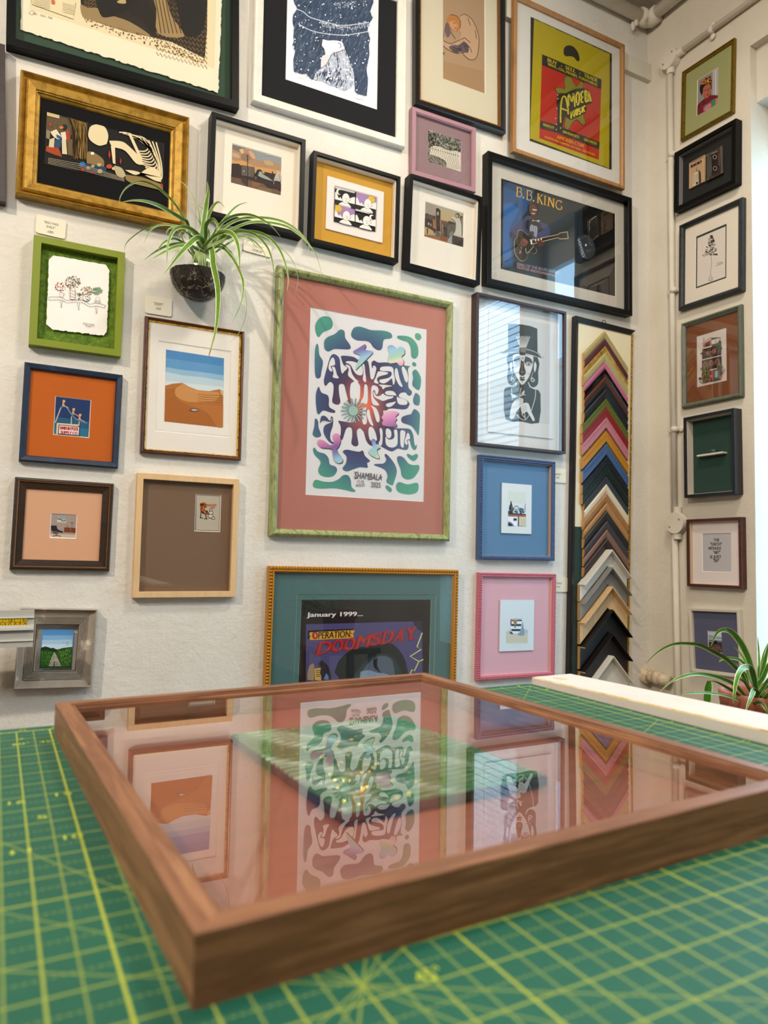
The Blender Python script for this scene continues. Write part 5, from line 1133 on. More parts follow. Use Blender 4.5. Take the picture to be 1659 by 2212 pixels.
a.P([(415, 428), (577, 440), (577, 540), (415, 530)], '#ced6ce'); a.P([(415, 655), (577, 662), (577, 752), (413, 748)], '#dfe4ee')
a.P([(437, 525), (444, 520), (449, 545), (458, 570), (462, 605), (425, 605), (425, 570), (434, 550)], '#2b3f4c', 2); a.P([(444, 560), (456, 565), (458, 612), (446, 612)], '#8a7a66'); a.P([(455, 575), (466, 590), (462, 612), (452, 610)], '#2f5a4c', 2)
a.P([(415, 610), (455, 608), (460, 645), (415, 642)], '#31424e', 0); a.C(490, 583, 24, '#7f8f9c', 22); a.C(490, 585, 18, '#c4ccd8', 15); a.C(527, 600, 14, '#3f7a72', 18); a.C(545, 600, 14, '#4a7a9c', 14); dots(a, [(460, 605), (560, 612), (565, 640), (460, 636)], 30, 4, 8, '#7d8e9e', 3); a.P([(455, 632), (577, 640), (577, 648), (455, 645)], '#3b4a58')
a.P([(415, 642), (577, 650), (577, 665), (415, 660)], '#a8644a'); a.line([(573, 545), (569, 570), (570, 620)], 4, '#6a7a88'); a.P([(505, 662), (512, 662), (512, 750), (503, 750)], '#39434c'); a.P([(514, 665), (577, 668), (577, 752), (514, 750)], '#d3cdb4'); a.P([(524, 676), (577, 679), (577, 752), (524, 750)], '#c6c0a8')
a.P([(464, 678), (492, 680), (491, 700), (463, 698)], '#2d3634'); a.P([(414, 706), (436, 712), (458, 730), (468, 748), (413, 748)], '#8f9aa8', 0); a.P([(414, 718), (432, 722), (450, 736), (456, 748), (413, 748)], '#2c3a48'); a.done()
fr = beaded('bubblegum pink beaded frame with pink backing and a raised striped vessel print', [(1036.4, 1235.7), (1202.2, 1241), (1200, 1460.7), (1033, 1470.6)], .022, '#c8788a', '#d3aab4', None)
fr.moulding([(.0155, .013), (.0163, .013), (.0163, .006)], plain('#e0b4a8', .5), 'bare_wood_edge')
a = Art(fr, .011, (1080, 1290, 18.44)); pc = [(1081, 1295.5), (1154.4, 1296.9), (1152.3, 1406), (1079.2, 1406)]; a.sheet(pc, '#d2dde4', .004)
a.P([(240, 1370), (400, 1400), (700, 1500), (1110, 1400), (1100, 1830), (235, 1830)], '#c8c8b6', 0); a.P([(245, 1370), (450, 1250), (450, 1430)], '#c2cdda'); a.P([(920, 1250), (1110, 1320), (1110, 1400), (930, 1440)], '#b3c0d2', 2)
a.P([(880, 900), (940, 1200), (980, 1450), (900, 1540), (740, 1510), (700, 1440), (820, 1340)], '#8fa3b6', 2); a.P([(420, 880), (480, 830), (880, 840), (900, 900), (860, 1150), (800, 1380), (700, 1450), (520, 1450), (430, 1330)], '#dfe6f2', 0)
for y0, y1 in ((890, 950), (1065, 1150), (1265, 1350)): a.P([(450, y0), (880 - (y0 - 890) * .15, y0 + 5), (870 - (y0 - 890) * .18, y1 + 5), (450, y1)], '#17505c')
a.P([(500, 900), (690, 900), (640, 1080), (610, 1240), (570, 1200), (560, 1050)], '#a8935a', 2); a.lines([[(560, 910), (600, 1200)], [(640, 910), (605, 1200)]], 14, '#77703a', 2); a.P([(420, 890), (460, 880), (450, 1130), (415, 1100)], '#9a6a78', 2); a.P([(370, 1390), (430, 1370), (520, 1450), (460, 1470)], '#4a5c68', 2); a.lines([[(490, 850), (880, 850)]], 20, '#a9b4c8'); a.line([(500, 1895), (780, 1890)], 8, '#b0bcc4'); a.done()

# --- mustard beaded poster frame low in the middle (its figure replaced by plain shapes)
fr = Frame('mustard yellow beaded frame, teal mount, purple comic poster, half hidden by the table', [(575, 1225.5), (978, 1229), (993, 1760), (571, 1775)], .026, off=.002)
m = plain('#b8821a', .42); T = .026
fr.moulding([(0, 0), (0, T - .004), (.002, T - .0035), (.010, T - .0035), (.0115, T - .001), (.015, T - .001), (.019, T - .009), (.019, .002)], m); fr.beads(.0055, T - .002, .0056, .0098, m)
ap1 = [(635, 1285), (933.5, 1283), (940, 1690), (632, 1700)]; ap2 = [(645, 1296.5), (923.5, 1293.5), (930, 1680), (642, 1690)]
fr.ring(fr.inner(.019), fr.bounds(ap1, .010), .0115, plain('#4f7474', .85), bevel=.0014, core='#8fae9a'); fr.ring(fr.bounds(ap1, .009), fr.bounds(ap2, .009), .0097, plain('#4f7474', .85), 'inner_mount', bevel=.0014, core='#8fae9a')
a = Art(fr, .0082, (560, 1200, 3.77)); a.sharp = True; a.sheet(ap2, '#1b1b1e')
a.T('January 1999...', (388, 500), (842, 492), (390, 463), '#e8e6e2', .0009)
a.P([(380, 560), (1325, 535), (1335, 1400), (378, 1400)], '#55527e')
a.ox, a.oy, a.s = 660, 1340, 6.144
a.P([(1420, 12), (1542, 10), (1555, 160), (1480, 110), (1440, 60)], '#2c3246', 2)
a.P([(400, 640), (440, 540), (560, 420), (700, 360), (900, 330), (1100, 300), (1200, 350), (1300, 480), (1350, 640), (1400, 900), (600, 900), (430, 740), (385, 690)], '#16262a', 2)
a.P([(560, 900), (700, 640), (860, 500), (1000, 450), (1100, 460), (1200, 540), (1280, 700), (1330, 900)], '#24444a', 2); a.P([(690, 900), (760, 660), (900, 510), (1020, 470), (1120, 500), (1170, 600), (1200, 900)], '#5c6878', 2)
a.P([(700, 900), (730, 680), (850, 660), (960, 700), (1100, 720), (1160, 900)], '#8a9cae', 2); a.P([(900, 520), (960, 500), (950, 600), (1000, 700), (940, 660), (900, 600)], '#1a2226', 2)
a.P([(55, 160), (640, 128), (650, 150), (625, 180), (640, 200), (625, 236), (60, 262), (50, 240), (66, 215), (48, 185)], '#d8a63a'); a.P([(32, 135), (632, 112), (634, 130), (50, 155), (50, 248), (30, 248)], '#1e1c20')
a.T('OPERATION:', (88, 248), (606, 222), (96, 158), '#1a1716', .0006); a.C(124, 200, 40, '#1a1716', 50); a.C(124, 200, 37, '#b03038', 47); a.C(127, 200, 13, '#d8a63a', 26)
for dx, dy, c_, b_ in ((-10, 8, '#c03038', .0030), (0, 0, '#1c1418', .0042), (2, -2, '#b03438', .0028)):
    for tx_, p0, p1, pt in (('D', (140, 462), (310, 430), (195, 285)), ('O', (345, 430), (480, 405), (370, 262)), ('O', (505, 408), (640, 380), (530, 245)), ('M', (660, 378), (830, 345), (710, 205)), ('S', (858, 335), (985, 315), (885, 170)), ('D', (1005, 318), (1140, 285), (1050, 145)), ('A', (1160, 290), (1285, 272), (1215, 118)), ('Y', (1330, 265), (1450, 245), (1345, 98)), ('.', (1405, 252), (1450, 246), (1410, 205))):
        a.T(tx_, (p0[0] + dx, p0[1] + dy), (p1[0] + dx, p1[1] + dy), (pt[0] + dx, pt[1] + dy), c_, b_, False)
    a.n += 1
a.line([(1545, 165), (1475, 350), (1532, 385), (1385, 478), (1500, 545), (1560, 518)], 15, '#d8dc8a'); a.line([(1500, 545), (1440, 670), (1408, 655), (1380, 720)], 13, '#d8dc8a')
a.P([(20, 700), (50, 600), (100, 570), (118, 640), (110, 800), (20, 790)], '#a08a72', 2); a.P([(118, 640), (200, 628), (204, 800), (120, 790)], '#c8a850'); a.lines([[(135, 665), (190, 662)], [(135, 690), (190, 688)], [(135, 720), (190, 716)], [(135, 742), (190, 740)]], 10, '#5a4a28'); a.P([(170, 560), (215, 530), (290, 600), (330, 700), (340, 780), (230, 790), (190, 700), (200, 620)], '#262a36', 3); a.P([(235, 780), (270, 700), (300, 740), (300, 790)], '#6a86b0', 2)
a.done(); fr.glaze(.019, .018)
# ================================================================== frames on the side wall
fr = Frame('olive gold frame with sage mount, portrait of a person with flowers in the hair', [(1471.3, 154.5), (1583.9, 84), (1584.5, 242), (1470.9, 303.4)], .015, 'R')
M_OG = mottled('olive_gold', [(.3, '#5e4a10'), (.5, '#8d7420'), (.7, '#6d5814')], 60, .38, .6, (1, 1, 1), .2)
fr.moulding([(0, 0), (0, .013), (.001, .015), (.004, .0145), (.005, .011), (.0065, .011), (.008, .0135), (.011, .0125), (.0125, .009), (.0145, .009), (.0145, .002)], M_OG)
pc = [(1506, 171.9), (1551.6, 147.6), (1551.6, 225.3), (1506, 249.6)]
fr.ring(fr.inner(.0145), fr.bounds(pc, .005), .006, plain('#97986a', .85), core='#d8d0b8')
a = Art(fr, .0042, (1440, 80, 7.575)); a.sharp = True; a.sheet([(1504, 170), (1553.5, 146), (1553.5, 226), (1504, 251)], '#8c8888')
a.P([(750, 560), (850, 500), (850, 950), (750, 950)], '#aaa6a6'); a.P([(795, 540), (810, 530), (812, 945), (797, 945)], '#c9c7c5')
a.P([(500, 1290), (505, 1130), (560, 1060), (640, 1000), (760, 950), (840, 965), (850, 1000), (840, 1110), (640, 1210), (520, 1280)], '#5c1a2a', 2); a.P([(600, 1130), (680, 1080), (760, 1020), (850, 990), (850, 1110), (600, 1220)], '#7a5a52', 2); a.P([(640, 1130), (720, 1080), (740, 1130), (660, 1200), (600, 1200)], '#b8788a', 2)
a.P([(735, 1060), (790, 1010), (800, 1080), (760, 1150)], '#2f8a5c', 2); a.P([(800, 1010), (850, 990), (845, 1090), (800, 1110)], '#b07a72', 2); a.P([(605, 1020), (700, 990), (760, 950), (840, 962), (800, 1000), (700, 1060), (640, 1080)], '#7a1c36', 2); a.P([(500, 1290), (560, 1070), (600, 1060), (590, 1230)], '#7a1c36', 0)
a.P([(545, 830), (570, 760), (640, 740), (720, 760), (740, 820), (720, 870), (600, 900), (580, 960), (550, 900)], '#1c1512', 2); a.P([(600, 960), (720, 900), (730, 960), (640, 1020)], '#4a2a20', 0)
a.P([(600, 850), (640, 790), (700, 765), (728, 800), (728, 880), (715, 950), (670, 1000), (625, 995), (598, 930)], '#a8644e', 2); a.lines([[(610, 880), (650, 862), (672, 866)], [(680, 858), (705, 835), (724, 836)]], 8, '#241612', 2); a.P([(655, 950), (690, 935), (705, 940), (675, 965)], '#7a2226', 2); a.lines([[(676, 880), (690, 915), (672, 922)]], 5, '#7a4436', 2); dots(a, [(630, 885), (712, 860), (712, 872), (634, 896)], 3, 6, 7, '#1c120e', 7)
for c_, n_, s_ in (('#a8322c', 26, 1), ('#c87a34', 26, 2), ('#d8a458', 22, 3), ('#7a1c1c', 16, 4), ('#3a4a24', 8, 5)): dots(a, [(560, 800), (570, 740), (640, 680), (720, 640), (745, 700), (735, 770), (640, 760)], n_, 8, 15, c_, s_)
a.done(); pass

fr = Frame('black box frame displaying a cassette tape beside its printed inlay', [(1454.6, 329.9), (1588.5, 257.8), (1590.6, 397), (1457.6, 454.6)], .034, 'R')
fr.moulding(box_prof(.017, .034), M_BLACK); fr.moulding([(.017, .026), (.0185, .026), (.0185, .002)], plain('#8a8886', .6), 'grey_spacer')
fr.panel(fr.inner(.0185), .006, plain('#191b1a', .85))
a = Art(fr, .0135, (1470, 310, 13.825), name='cassette_inlay'); pc = [(1488.2, 351.5), (1521, 334), (1523, 393), (1488.8, 407)]
a.sheet([(1488, 351.8), (1521.2, 335.5), (1523, 391.5), (1489, 407.5)], '#b99c7c', .006)
for k in range(6): a.line([(480 + (60 + k * 34) * math.cos(t) * .8, 690 + (60 + k * 38) * math.sin(t)) for t in [-.9 + j * .33 for j in range(13)]], 5, '#a8896a', 0, k == 5)
a.P([(370, 1260), (365, 980), (420, 880), (480, 840), (540, 860), (545, 1200), (460, 1250)], '#c9b8a4', 0); a.P([(540, 820), (590, 820), (610, 900), (622, 1170), (545, 1210)], '#4e4238', 0); a.P([(460, 1160), (525, 1130), (525, 1200), (470, 1240)], '#3a3a30')
a.lines([[(375, 980 + k * 52), (435, 945 + k * 52)] for k in range(5)] + [[(455, 950 + k * 50), (530, 905 + k * 50)] for k in range(4)], 10, '#4a3c30'); a.lines([[(480, 690), (480, 830)], [(455, 830), (500, 800), (580, 815)]], 10, '#5a4a3c')
a.T('THE GOLDEN AGE OF', (268, 612), (690, 415), (266, 580), '#3a2c20', .0003); a.T('RADIO', (322, 728), (632, 578), (318, 640), '#2a1e14', .0012); a.T('2', (664, 1112), (690, 1098), (662, 1080), '#7a2a20'); a.done()
a = Art(fr, .0165, (1470, 310, 13.825), name='cassette'); a.sheet([(1525, 332), (1560.5, 316), (1562.5, 374), (1527.5, 389.5)], plain('#4a3f38', .25), .008)
a.P([(760, 310), (880, 270), (920, 960), (800, 1060), (770, 900)], '#4e5048'); a.P([(900, 290), (1140, 180), (1200, 880), (930, 990)], '#3a2a28'); a.P([(930, 350), (1080, 280), (1110, 830), (950, 900)], '#2c1f1e'); a.P([(1190, 130), (1250, 120), (1270, 870), (1220, 890)], '#5c6058')
for x, y in ((1025, 405), (1035, 745)): a.C(x, y, 58, '#a59a94', 64); a.C(x, y, 44, '#0c0a0a', 50)
a.lines([[(910, 400), (930, 840)], [(1150, 300), (1165, 660)]], 8, '#8a8078'); a.T('MUSIC', (925, 330), (1130, 240), (922, 290), '#9a8e86', .0004)
for x, y in ((1215, 110), (1240, 860), (820, 1075), (800, 350)): a.C(x, y, 30, '#6a6e66', 34); a.C(x, y, 12, '#2a2a26')
a.done()

fr = Frame('dark slate frame with cream mount and green border round a drawing of a potted tree', [(1464.4, 485.9), (1601, 426), (1601.8, 627), (1465.5, 670)], .026, 'R')
fr.moulding([(0, 0), (0, .020), (.003, .025), (.008, .026), (.0095, .022), (.018, .018), (.0195, .014), (.0195, .002)], wood('slate_stain', '#23272a', '#33383b', .35, 14))
ap = [(1503, 510.5), (1569.5, 484.3), (1570, 601), (1503.8, 623.5)]; apn = [(1505.3, 513.5), (1567.2, 489), (1567.8, 598.5), (1506, 619)]
fr.ring(fr.inner(.0195), fr.bounds(ap, .008), .0095, plain('#d8cfc2', .85), bevel=.0008); fr.ring(fr.bounds(ap, .008), fr.bounds(apn, .008), .0086, plain('#1f3226', .8), 'inner_mount', bevel=.0006, core='#1f3226')
a = Art(fr, .0072, (1400, 400, 4.425)); a.sheet(apn, '#d3cac2')
K = '#22261f'; rnd = random.Random(5)
with Dots(a):
    for k in range(120):
        t_ = rnd.random(); y = 480 + t_ * 190; hw = 8 + 55 * t_ ** .8; x = 605 + rnd.uniform(-hw, hw) - t_ * 4
        an = (-.7 if x < 605 else .7) + rnd.uniform(-.4, .4); a.C(x, y, 3.2, K, 9, False, 8, an + math.pi / 4 * (1 if x > 605 else -1))
    for k in range(8): a.C(525 + k * 9, 675 - k * 3 + (6 if k % 2 else -6), 3, K, 9, False, 8, -.9)
a.line([(603, 480), (604, 660)], 2, K); a.lines([[(600, 650), (603, 700), (608, 750), (600, 800), (598, 870)]], 2.6, K, 3); a.lines([[(580, 655), (603, 672), (625, 645)]], 2, K, 3)
a.C(598, 893, 20, K, 24); a.C(598, 893, 17.5, '#d3cac2', 21.5); a.lines([[(585, 885), (600, 905)], [(600, 880), (610, 900)], [(580, 912), (590, 900), (588, 918)]], 2, K)
a.T('Rooting', (662, 752), (708, 736), (660, 742), K); a.T('for tomorrow', (650, 776), (720, 746), (649, 766), K); a.done()

fr = Frame('grey-green limed frame with rust orange mount round a drawing of a plant-covered house', [(1468.2, 699.4), (1600, 655.8), (1600, 857), (1472.8, 881.4)], .020, 'R')
fr.moulding([(0, 0), (0, .014), (.003, .019), (.007, .020), (.016, .012), (.0175, .012), (.0175, .002)], mottled('grey_green_lime_wash', [(.3, '#4f5344'), (.5, '#6a7060'), (.7, '#5c6152'), (.8, '#7d8474')], 70, .5, 0, (1, 1, .2), .2))
fr.panel(fr.inner(.0175), .006, plain('#7e4c22', .85))
a = Art(fr, .0068, (1500, 700, 14.75)); a.sheet([(1504.2, 727.5), (1567.8, 708.8), (1570.3, 822), (1507, 836)], '#d0c6c2')
P_ = '#a8566a'; K = '#2c2a22'; G_ = '#3c4a30'
a.P([(280, 620), (530, 480), (560, 690), (280, 780)], '#b0685c'); a.P([(355, 610), (490, 560), (500, 680), (355, 730)], '#4a3a34'); a.lines([[(240, 635), (290, 580), (540, 420)], [(300, 430), (302, 580)], [(540, 450), (820, 430)], [(675, 500), (680, 600)], [(820, 430), (822, 560)]], 14, K); a.P([(540, 450), (820, 430), (540, 510)], '#55524a'); a.P([(270, 760), (560, 690), (560, 730), (280, 800)], '#cfc4b8')
a.P([(560, 650), (820, 580), (860, 660), (560, 740)], '#4c5850'); a.C(810, 600, 60, '#5f6a24', 75); a.P([(260, 800), (870, 660), (860, 990), (250, 1140)], '#3a332a'); a.P([(390, 880), (490, 850), (490, 990), (400, 1010)], P_); a.P([(580, 800), (700, 770), (700, 930), (590, 950)], P_)
for x, y, r in ((240, 940, 40), (350, 920, 48), (530, 880, 50), (750, 810, 50), (850, 770, 45), (780, 900, 50), (320, 960, 36), (830, 890, 36)): a.C(x, y, r, G_, r * .8, False)
a.n += 1; a.P([(245, 1130), (870, 985), (872, 1010), (248, 1160)], '#cfc4b8'); a.P([(245, 1165), (870, 1020), (885, 1380), (520, 1460), (250, 1500)], '#4a2c2c')
for x, y in ((360, 1270), (550, 1220), (745, 1170)):
    a.P([(x - 80, y + 10), (x - 10, y - 80), (x + 70, y - 30), (x + 80, y + 90), (x - 75, y + 120)], '#8f6a58'); a.P([(x - 45, y + 10), (x, y - 50), (x + 45, y - 10), (x + 45, y + 80), (x - 45, y + 90)], '#4c5c3c'); a.P([(x - 80, y + 20), (x - 50, y + 10), (x - 50, y + 110), (x - 78, y + 120)], P_); a.P([(x + 50, y), (x + 80, y + 10), (x + 80, y + 90), (x + 50, y + 90)], P_)
a.P([(255, 1500), (880, 1400), (885, 1700), (640, 1810), (270, 1880)], '#8a5a4a'); a.P([(640, 1480), (800, 1430), (810, 1760), (640, 1800)], '#5c6464'); a.P([(665, 1510), (760, 1480), (765, 1690), (670, 1720)], '#93b0a4'); a.P([(520, 1450), (800, 1400), (800, 1425), (520, 1475)], '#cfc4b8'); a.P([(480, 1520), (600, 1490), (610, 1780), (520, 1790)], '#a86a54'); a.P([(480, 1520), (560, 1500), (570, 1620), (480, 1640)], '#b04a64')
for x, y, r, c_ in ((370, 1500, 100, '#5a7a44'), (330, 1440, 70, '#6a8a54'), (810, 1320, 80, '#6f8560'), (820, 1400, 60, '#4f6a3a'), (430, 1680, 80, '#4a5a34'), (300, 1700, 60, '#7a4a54'), (350, 1810, 80, '#5f6a44'), (200, 1740, 45, '#3c4a34'), (290, 1630, 45, '#a04a5c')): a.C(x, y, r, c_, r * .85)
for c_, s_ in (('#8fa86a', 1), ('#b0566c', 2), ('#2c3a20', 3)): dots(a, [(230, 1400), (470, 1400), (500, 1850), (260, 1880)], 40, 8, 18, c_, s_); dots(a, [(730, 1260), (880, 1260), (880, 1450), (760, 1450)], 16, 8, 16, c_, s_ + 5); dots(a, [(270, 830), (850, 700), (850, 980), (260, 1100)], 22, 8, 16, c_, s_ + 9)
a.P([(830, 1680), (910, 1640), (880, 1760), (830, 1750)], '#b0684a'); a.lines([[(880, 1650), (900, 1500), (930, 1340)], [(895, 1600), (960, 1500), (1000, 1430)], [(880, 1640), (850, 1500)]], 18, '#4c5a44'); a.lines([[(560, 1700), (565, 1840)], [(200, 1830), (270, 1900)]], 24, K); a.P([(620, 1790), (830, 1740), (840, 1770), (620, 1820)], '#4a4c50'); a.done(); fr.glaze(.0175, .010)

fr = Frame('charcoal box frame with dark green backing and a tiny cup on a white shelf', [(1474.9, 902.2), (1584, 881.8), (1589.7, 1068), (1479, 1074.7)], .043, 'R')
fr.moulding(box_prof(.0115, .043), plain('#22252c', .35)); fr.moulding([(.0115, .038), (.013, .038), (.013, .002)], plain('#cfc6b8', .7), 'white_spacer')
fr.panel(fr.inner(.013), .006, plain('#23433a', .85))
L_ = fr.loc(1505, 983, .03); R_ = fr.loc(1561, 975, .03)
b = MB(); b.box((L_.x, -.030, (L_.z + R_.z) / 2 - .006), (R_.x, -.006, (L_.z + R_.z) / 2), plain('#d8d2c8', .6)); b.build('shelf', fr.e)
cx_ = (L_.x * .42 + R_.x * .58); zs = (L_.z + R_.z) / 2
b = MB(); mk = plain('#3d5a5c', .45); b.lathe([(0, 0), (.009, 0), (.0115, .012), (.0105, .0125), (.0085, .003), (0, .002)], (cx_, -.019, zs), mk, 20); b.lathe([(0, .0035), (.0095, .0045)], (cx_, -.019, zs), plain('#2b4648', .3), 20)
b.tube([(cx_ - .010, -.019, zs + .009), (cx_ - .030, -.021, zs + .014)], .0009, mk, 8); b.build('miniature_pan', fr.e, True)

fr = Frame('brown frame with white mount round a lettered saying about the earth and art', [(1482.8, 1122.5), (1599.7, 1116.3), (1602.8, 1272.3), (1483.2, 1266.7)], .028, 'R')
fr.moulding(box_prof(.0105, .028), wood('red_brown_walnut', '#45201a', '#5c2f24', .4, 16)); fr.moulding([(.0105, .022), (.0118, .022), (.0118, .002)], plain('#cbb79c', .6), 'pale_slip')
pc = [(1517, 1152), (1579.5, 1151), (1580, 1236), (1518, 1235)]
fr.ring(fr.inner(.0118), fr.bounds(pc, .007), .0085, plain('#dcd2ce', .85), bevel=.0014)
a = Art(fr, .0058, (1400, 860, 4.807)); a.sheet(pc, '#bcb9bc'); K = '#14120f'
for t_, y, x0, x1 in (('THE', 1488, 680, 740), ('"EARTH"', 1532, 648, 764), ('WITHOUT', 1576, 626, 760), ('"ART"', 1618, 678, 748), ('IS JUST', 1664, 646, 760), ('"EH"', 1702, 680, 736)): a.T(t_, (x0, y), (x1, y), (x0 + 1, y - 32), K, .00045)
a.done(); 

fr = Frame('off-white frame with slate blue mount and tiny photo, lowest on the side wall', [(1484.3, 1312.8), (1598.6, 1317), (1600, 1464.5), (1494.4, 1451.5)], .022, 'R')
fr.moulding([(0, 0), (0, .020), (.002, .022), (.010, .021), (.012, .018), (.012, .002)], plain('#d0c9bb', .5))
pc = [(1530, 1362.5), (1559.5, 1364), (1560.5, 1410), (1530.5, 1409)]
fr.ring(fr.inner(.012), fr.bounds(pc, .007), .0085, plain('#5c5f76', .85), bevel=.0012, core='#d8d4d0')
a = Art(fr, .0058, (1380, 1280, 5.946)); a.sheet([(1528, 1360), (1562, 1362), (1563, 1412), (1528, 1411)], '#c6cdd4')
a.P([(890, 600), (1075, 620), (1075, 640), (890, 625)], '#6d7f86'); a.P([(900, 540), (1070, 580), (1070, 600), (900, 590)], '#9aa6b4', 2); a.P([(890, 630), (1075, 640), (1075, 790), (890, 780)], '#4a3b38'); a.C(985, 640, 26, '#1c1a1c', 22); a.P([(950, 680), (1030, 670), (1050, 740), (950, 750)], '#6a4a4c', 2); dots(a, [(900, 700), (1070, 700), (1070, 770), (900, 770)], 60, 3, 6, '#8a7468', 3); a.done()

# ================================================================== price cards
def card(label, corners, lines, side='M', t=.004, clip=None):
    c, ang, w, h = rect_from(corners, side, t)
    M = Matrix.Translation((c.x, -.001, c.y)) @ Matrix.Rotation(-ang, 4, 'Y')
    e = empty('price_card', M, label, 'price card', 'handwritten price cards pinned on the wall')
    b = MB(); k = .006; n = 5; pts = []
    for sx, sz, a0 in ((1, 1, 0), (-1, 1, 90), (-1, -1, 180), (1, -1, 270)):
        for i in range(n):
            th = math.radians(a0 + 90 * i / (n - 1)); pts.append((sx * (w / 2 - k) + k * math.cos(th), sz * (h / 2 - k) + k * math.sin(th)))
    N = len(pts); b.add([(x, -.0035, z) for x, z in pts] + [(x, 0, z) for x, z in pts], [tuple(range(N))] + [(i, (i + 1) % N, N + (i + 1) % N, N + i) for i in range(N)], plain('#e6dfcc', .7)); b.build('card', e)
    b = MB(); ink = plain('#33302a', .6)
    for s_, z0, wd, hh in lines:
        vs, fs = text_mesh(s_); b.add([(w * (-wd / 2 + x * wd), -.0037, h * (z0 + y * hh)) for x, y in vs], fs, ink)
    b.build('handwriting', e)
card('cream price card for the shelf drawing, standing on the green frame', [(79, 461.5), (143.5, 479), (140.5, 516.5), (76.5, 502)], [('"BADLY MADE', .12, .48, .13), ('SHELF"', -.10, .30, .13), ('£80', -.36, .2, .13)])
card('cream price card with corner arrow above the desert painting', [(314, 636), (372, 647), (370, 683), (313, 677)], [('"DESERT"', .02, .36, .15), ('£60', -.22, .18, .14)])
card('cream price card half hidden by the hanging plant leaves', [(527, 516), (588, 531), (584, 556), (525, 541)], [('"TATE\'S"', .0, .4, .2), ('£100.00', -.34, .34, .2)])
card('small white price card right of the blue beaded frame', [(1186, 1010), (1223, 1012.5), (1222, 1043), (1185, 1041.5)], [('"DINNER"', .02, .4, .12), ('£50', -.22, .2, .12)])
card('small white price card right of the pink beaded frame', [(1186, 1246), (1226.5, 1248), (1225.5, 1279), (1185, 1277.5)], [('"STRIPES"', .02, .4, .12), ('£50', -.22, .2, .12)])

# ================================================================== display board of corner samples
fr = Frame('tall narrow display board with black and carved gold edges holding moulding corner samples', [(1234, 680.5), (1361.4, 710.3), (1374, 1560), (1237, 1560)], .020, name='display_board', cat='display board', group=None, off=.002)
W2, H2 = fr.w / 2, fr.h / 2
wl = .020
b = MB(); x0, x1, z0, z1 = -W2, W2, -H2, H2
mbk = plain('#0e141c', .35)
b.add([(x0, 0, z0), (x0, -.020, z0), (x0 + .004, -.022, z0), (x0 + wl, -.015, z0), (x0 + wl, 0, z0), (x0, 0, z1), (x0, -.020, z1), (x0 + .004, -.022, z1 - .004), (x0 + wl, -.015, z1 - wl), (x0 + wl, 0, z1 - wl)], [(0, 1, 6, 5), (1, 2, 7, 6), (2, 3, 8, 7), (3, 4, 9, 8)], mbk)
b.build('left_moulding', fr.e)
b = MB(); b.add([(x0, 0, z1), (x0, -.020, z1), (x0 + .004, -.022, z1 - .004), (x0 + wl, -.015, z1 - wl), (x0 + wl, 0, z1 - wl), (x1, 0, z1), (x1, -.020, z1), (x1 - .004, -.022, z1 - .004), (x1 - wl, -.015, z1 - wl), (x1 - wl, 0, z1 - wl)], [(0, 1, 6, 5), (1, 2, 7, 6), (2, 3, 8, 7), (3, 4, 9, 8), (0, 5, 9, 4)], plain('#0d0d0f', .4)); b.build('top_moulding', fr.e)
b = MB(); b.box((x1 - .016, -.008, z0), (x1, 0, z1 - .014), M_GILT)
k = 0; z = z1 - .02
while z > z0: b.ball((x1 - .004, -.007, z), (.004, .003, .005), M_GILT, 6, 4); z -= .0105
b.build('carved_gold_moulding', fr.e, False)
zsplit = fr.loc(1250, 1138, .004).z
b = MB(); b.box((x0 + wl - .002, -.010, zsplit), (x1 - .014, 0, z1 - .012), plain('#e2d8bc', .7)); b.build('cream_backing', fr.e)
b = MB(); b.box((x0 + wl - .002, -.010, z0), (x1 - .014, 0, zsplit), plain('#1e3a30', .7)); b.build('green_backing', fr.e)
b = MB(); zz = z1 + .006; xc = (x0 + x1) / 2 + .0
b.tube([(xc + .009 * math.cos(t_ * .5), -.008, zz + .009 * math.sin(t_ * .5)) for t_ in range(14)], .0014, plain('#1a1a1a', .3, .8), 8); b.build('hanging_ring', fr.e, True)

GS = 'frame corner samples on the display board'
WOODEND = plain('#c39a62', .7)
def chevron(label, apex, drop, colL, T=.018, prof=None, uL=1263, uR=1357, beadc=None, mat=None, front=.0105):
    """inverted-V corner sample; apex pixel on the board, drop = face height at the apex in pixels"""
    A = fr.loc(apex[0], apex[1], T + front); B = fr.loc(apex[0], apex[1] + drop, T + front)
    hv = A.z - B.z; xl = fr.loc(uL, apex[1] + 50, T + front).x; xr = fr.loc(uR, apex[1] + 60, T + front).x
    slope = 1.0
    M = fr.M @ Matrix.Translation((A.x, -front, A.z)); e = empty('corner_sample', M, label, 'frame corner sample', GS)
    m = mat or plain(colL, .45)
    P = prof(hv, T) if prof else [(0, 0), (0, T), (hv, T), (hv, 0)]
    b = MB(); cols = []
    for x in (xl - A.x, 0, xr - A.x):
        cols.append([(x, -d, -bb - abs(x) * slope) for bb, d in P])
    vs = cols[0] + cols[1] + cols[2]; n = len(P)
    b.add(vs, [(k, k + 1, n + k + 1, n + k) for k in range(n - 1)] + [(n + k, n + k + 1, 2 * n + k + 1, 2 * n + k) for k in range(n - 1)] + [(n - 1, 0, n, 2 * n - 1), (2 * n - 1, n, 2 * n, 3 * n - 1)], m)
    b.build('moulding', e)
    for cset in (cols[0], cols[2]):
        b = MB(); b.add(cset, [tuple(range(n))], WOODEND); b.build('sawn_end', e)
    if beadc:
        b = MB(); st = .0072
        for sgn, lim in ((-1, A.x - xl), (1, xr - A.x)):
            x = 0.0 if sgn < 0 else st
            while x < lim - .003:
                b.ball((sgn * x, -T, -hv * .28 - x), (.0027, .0030, .0036), m, 6, 4); x += st * .75
        b.build('beading', e, True)
flat = None
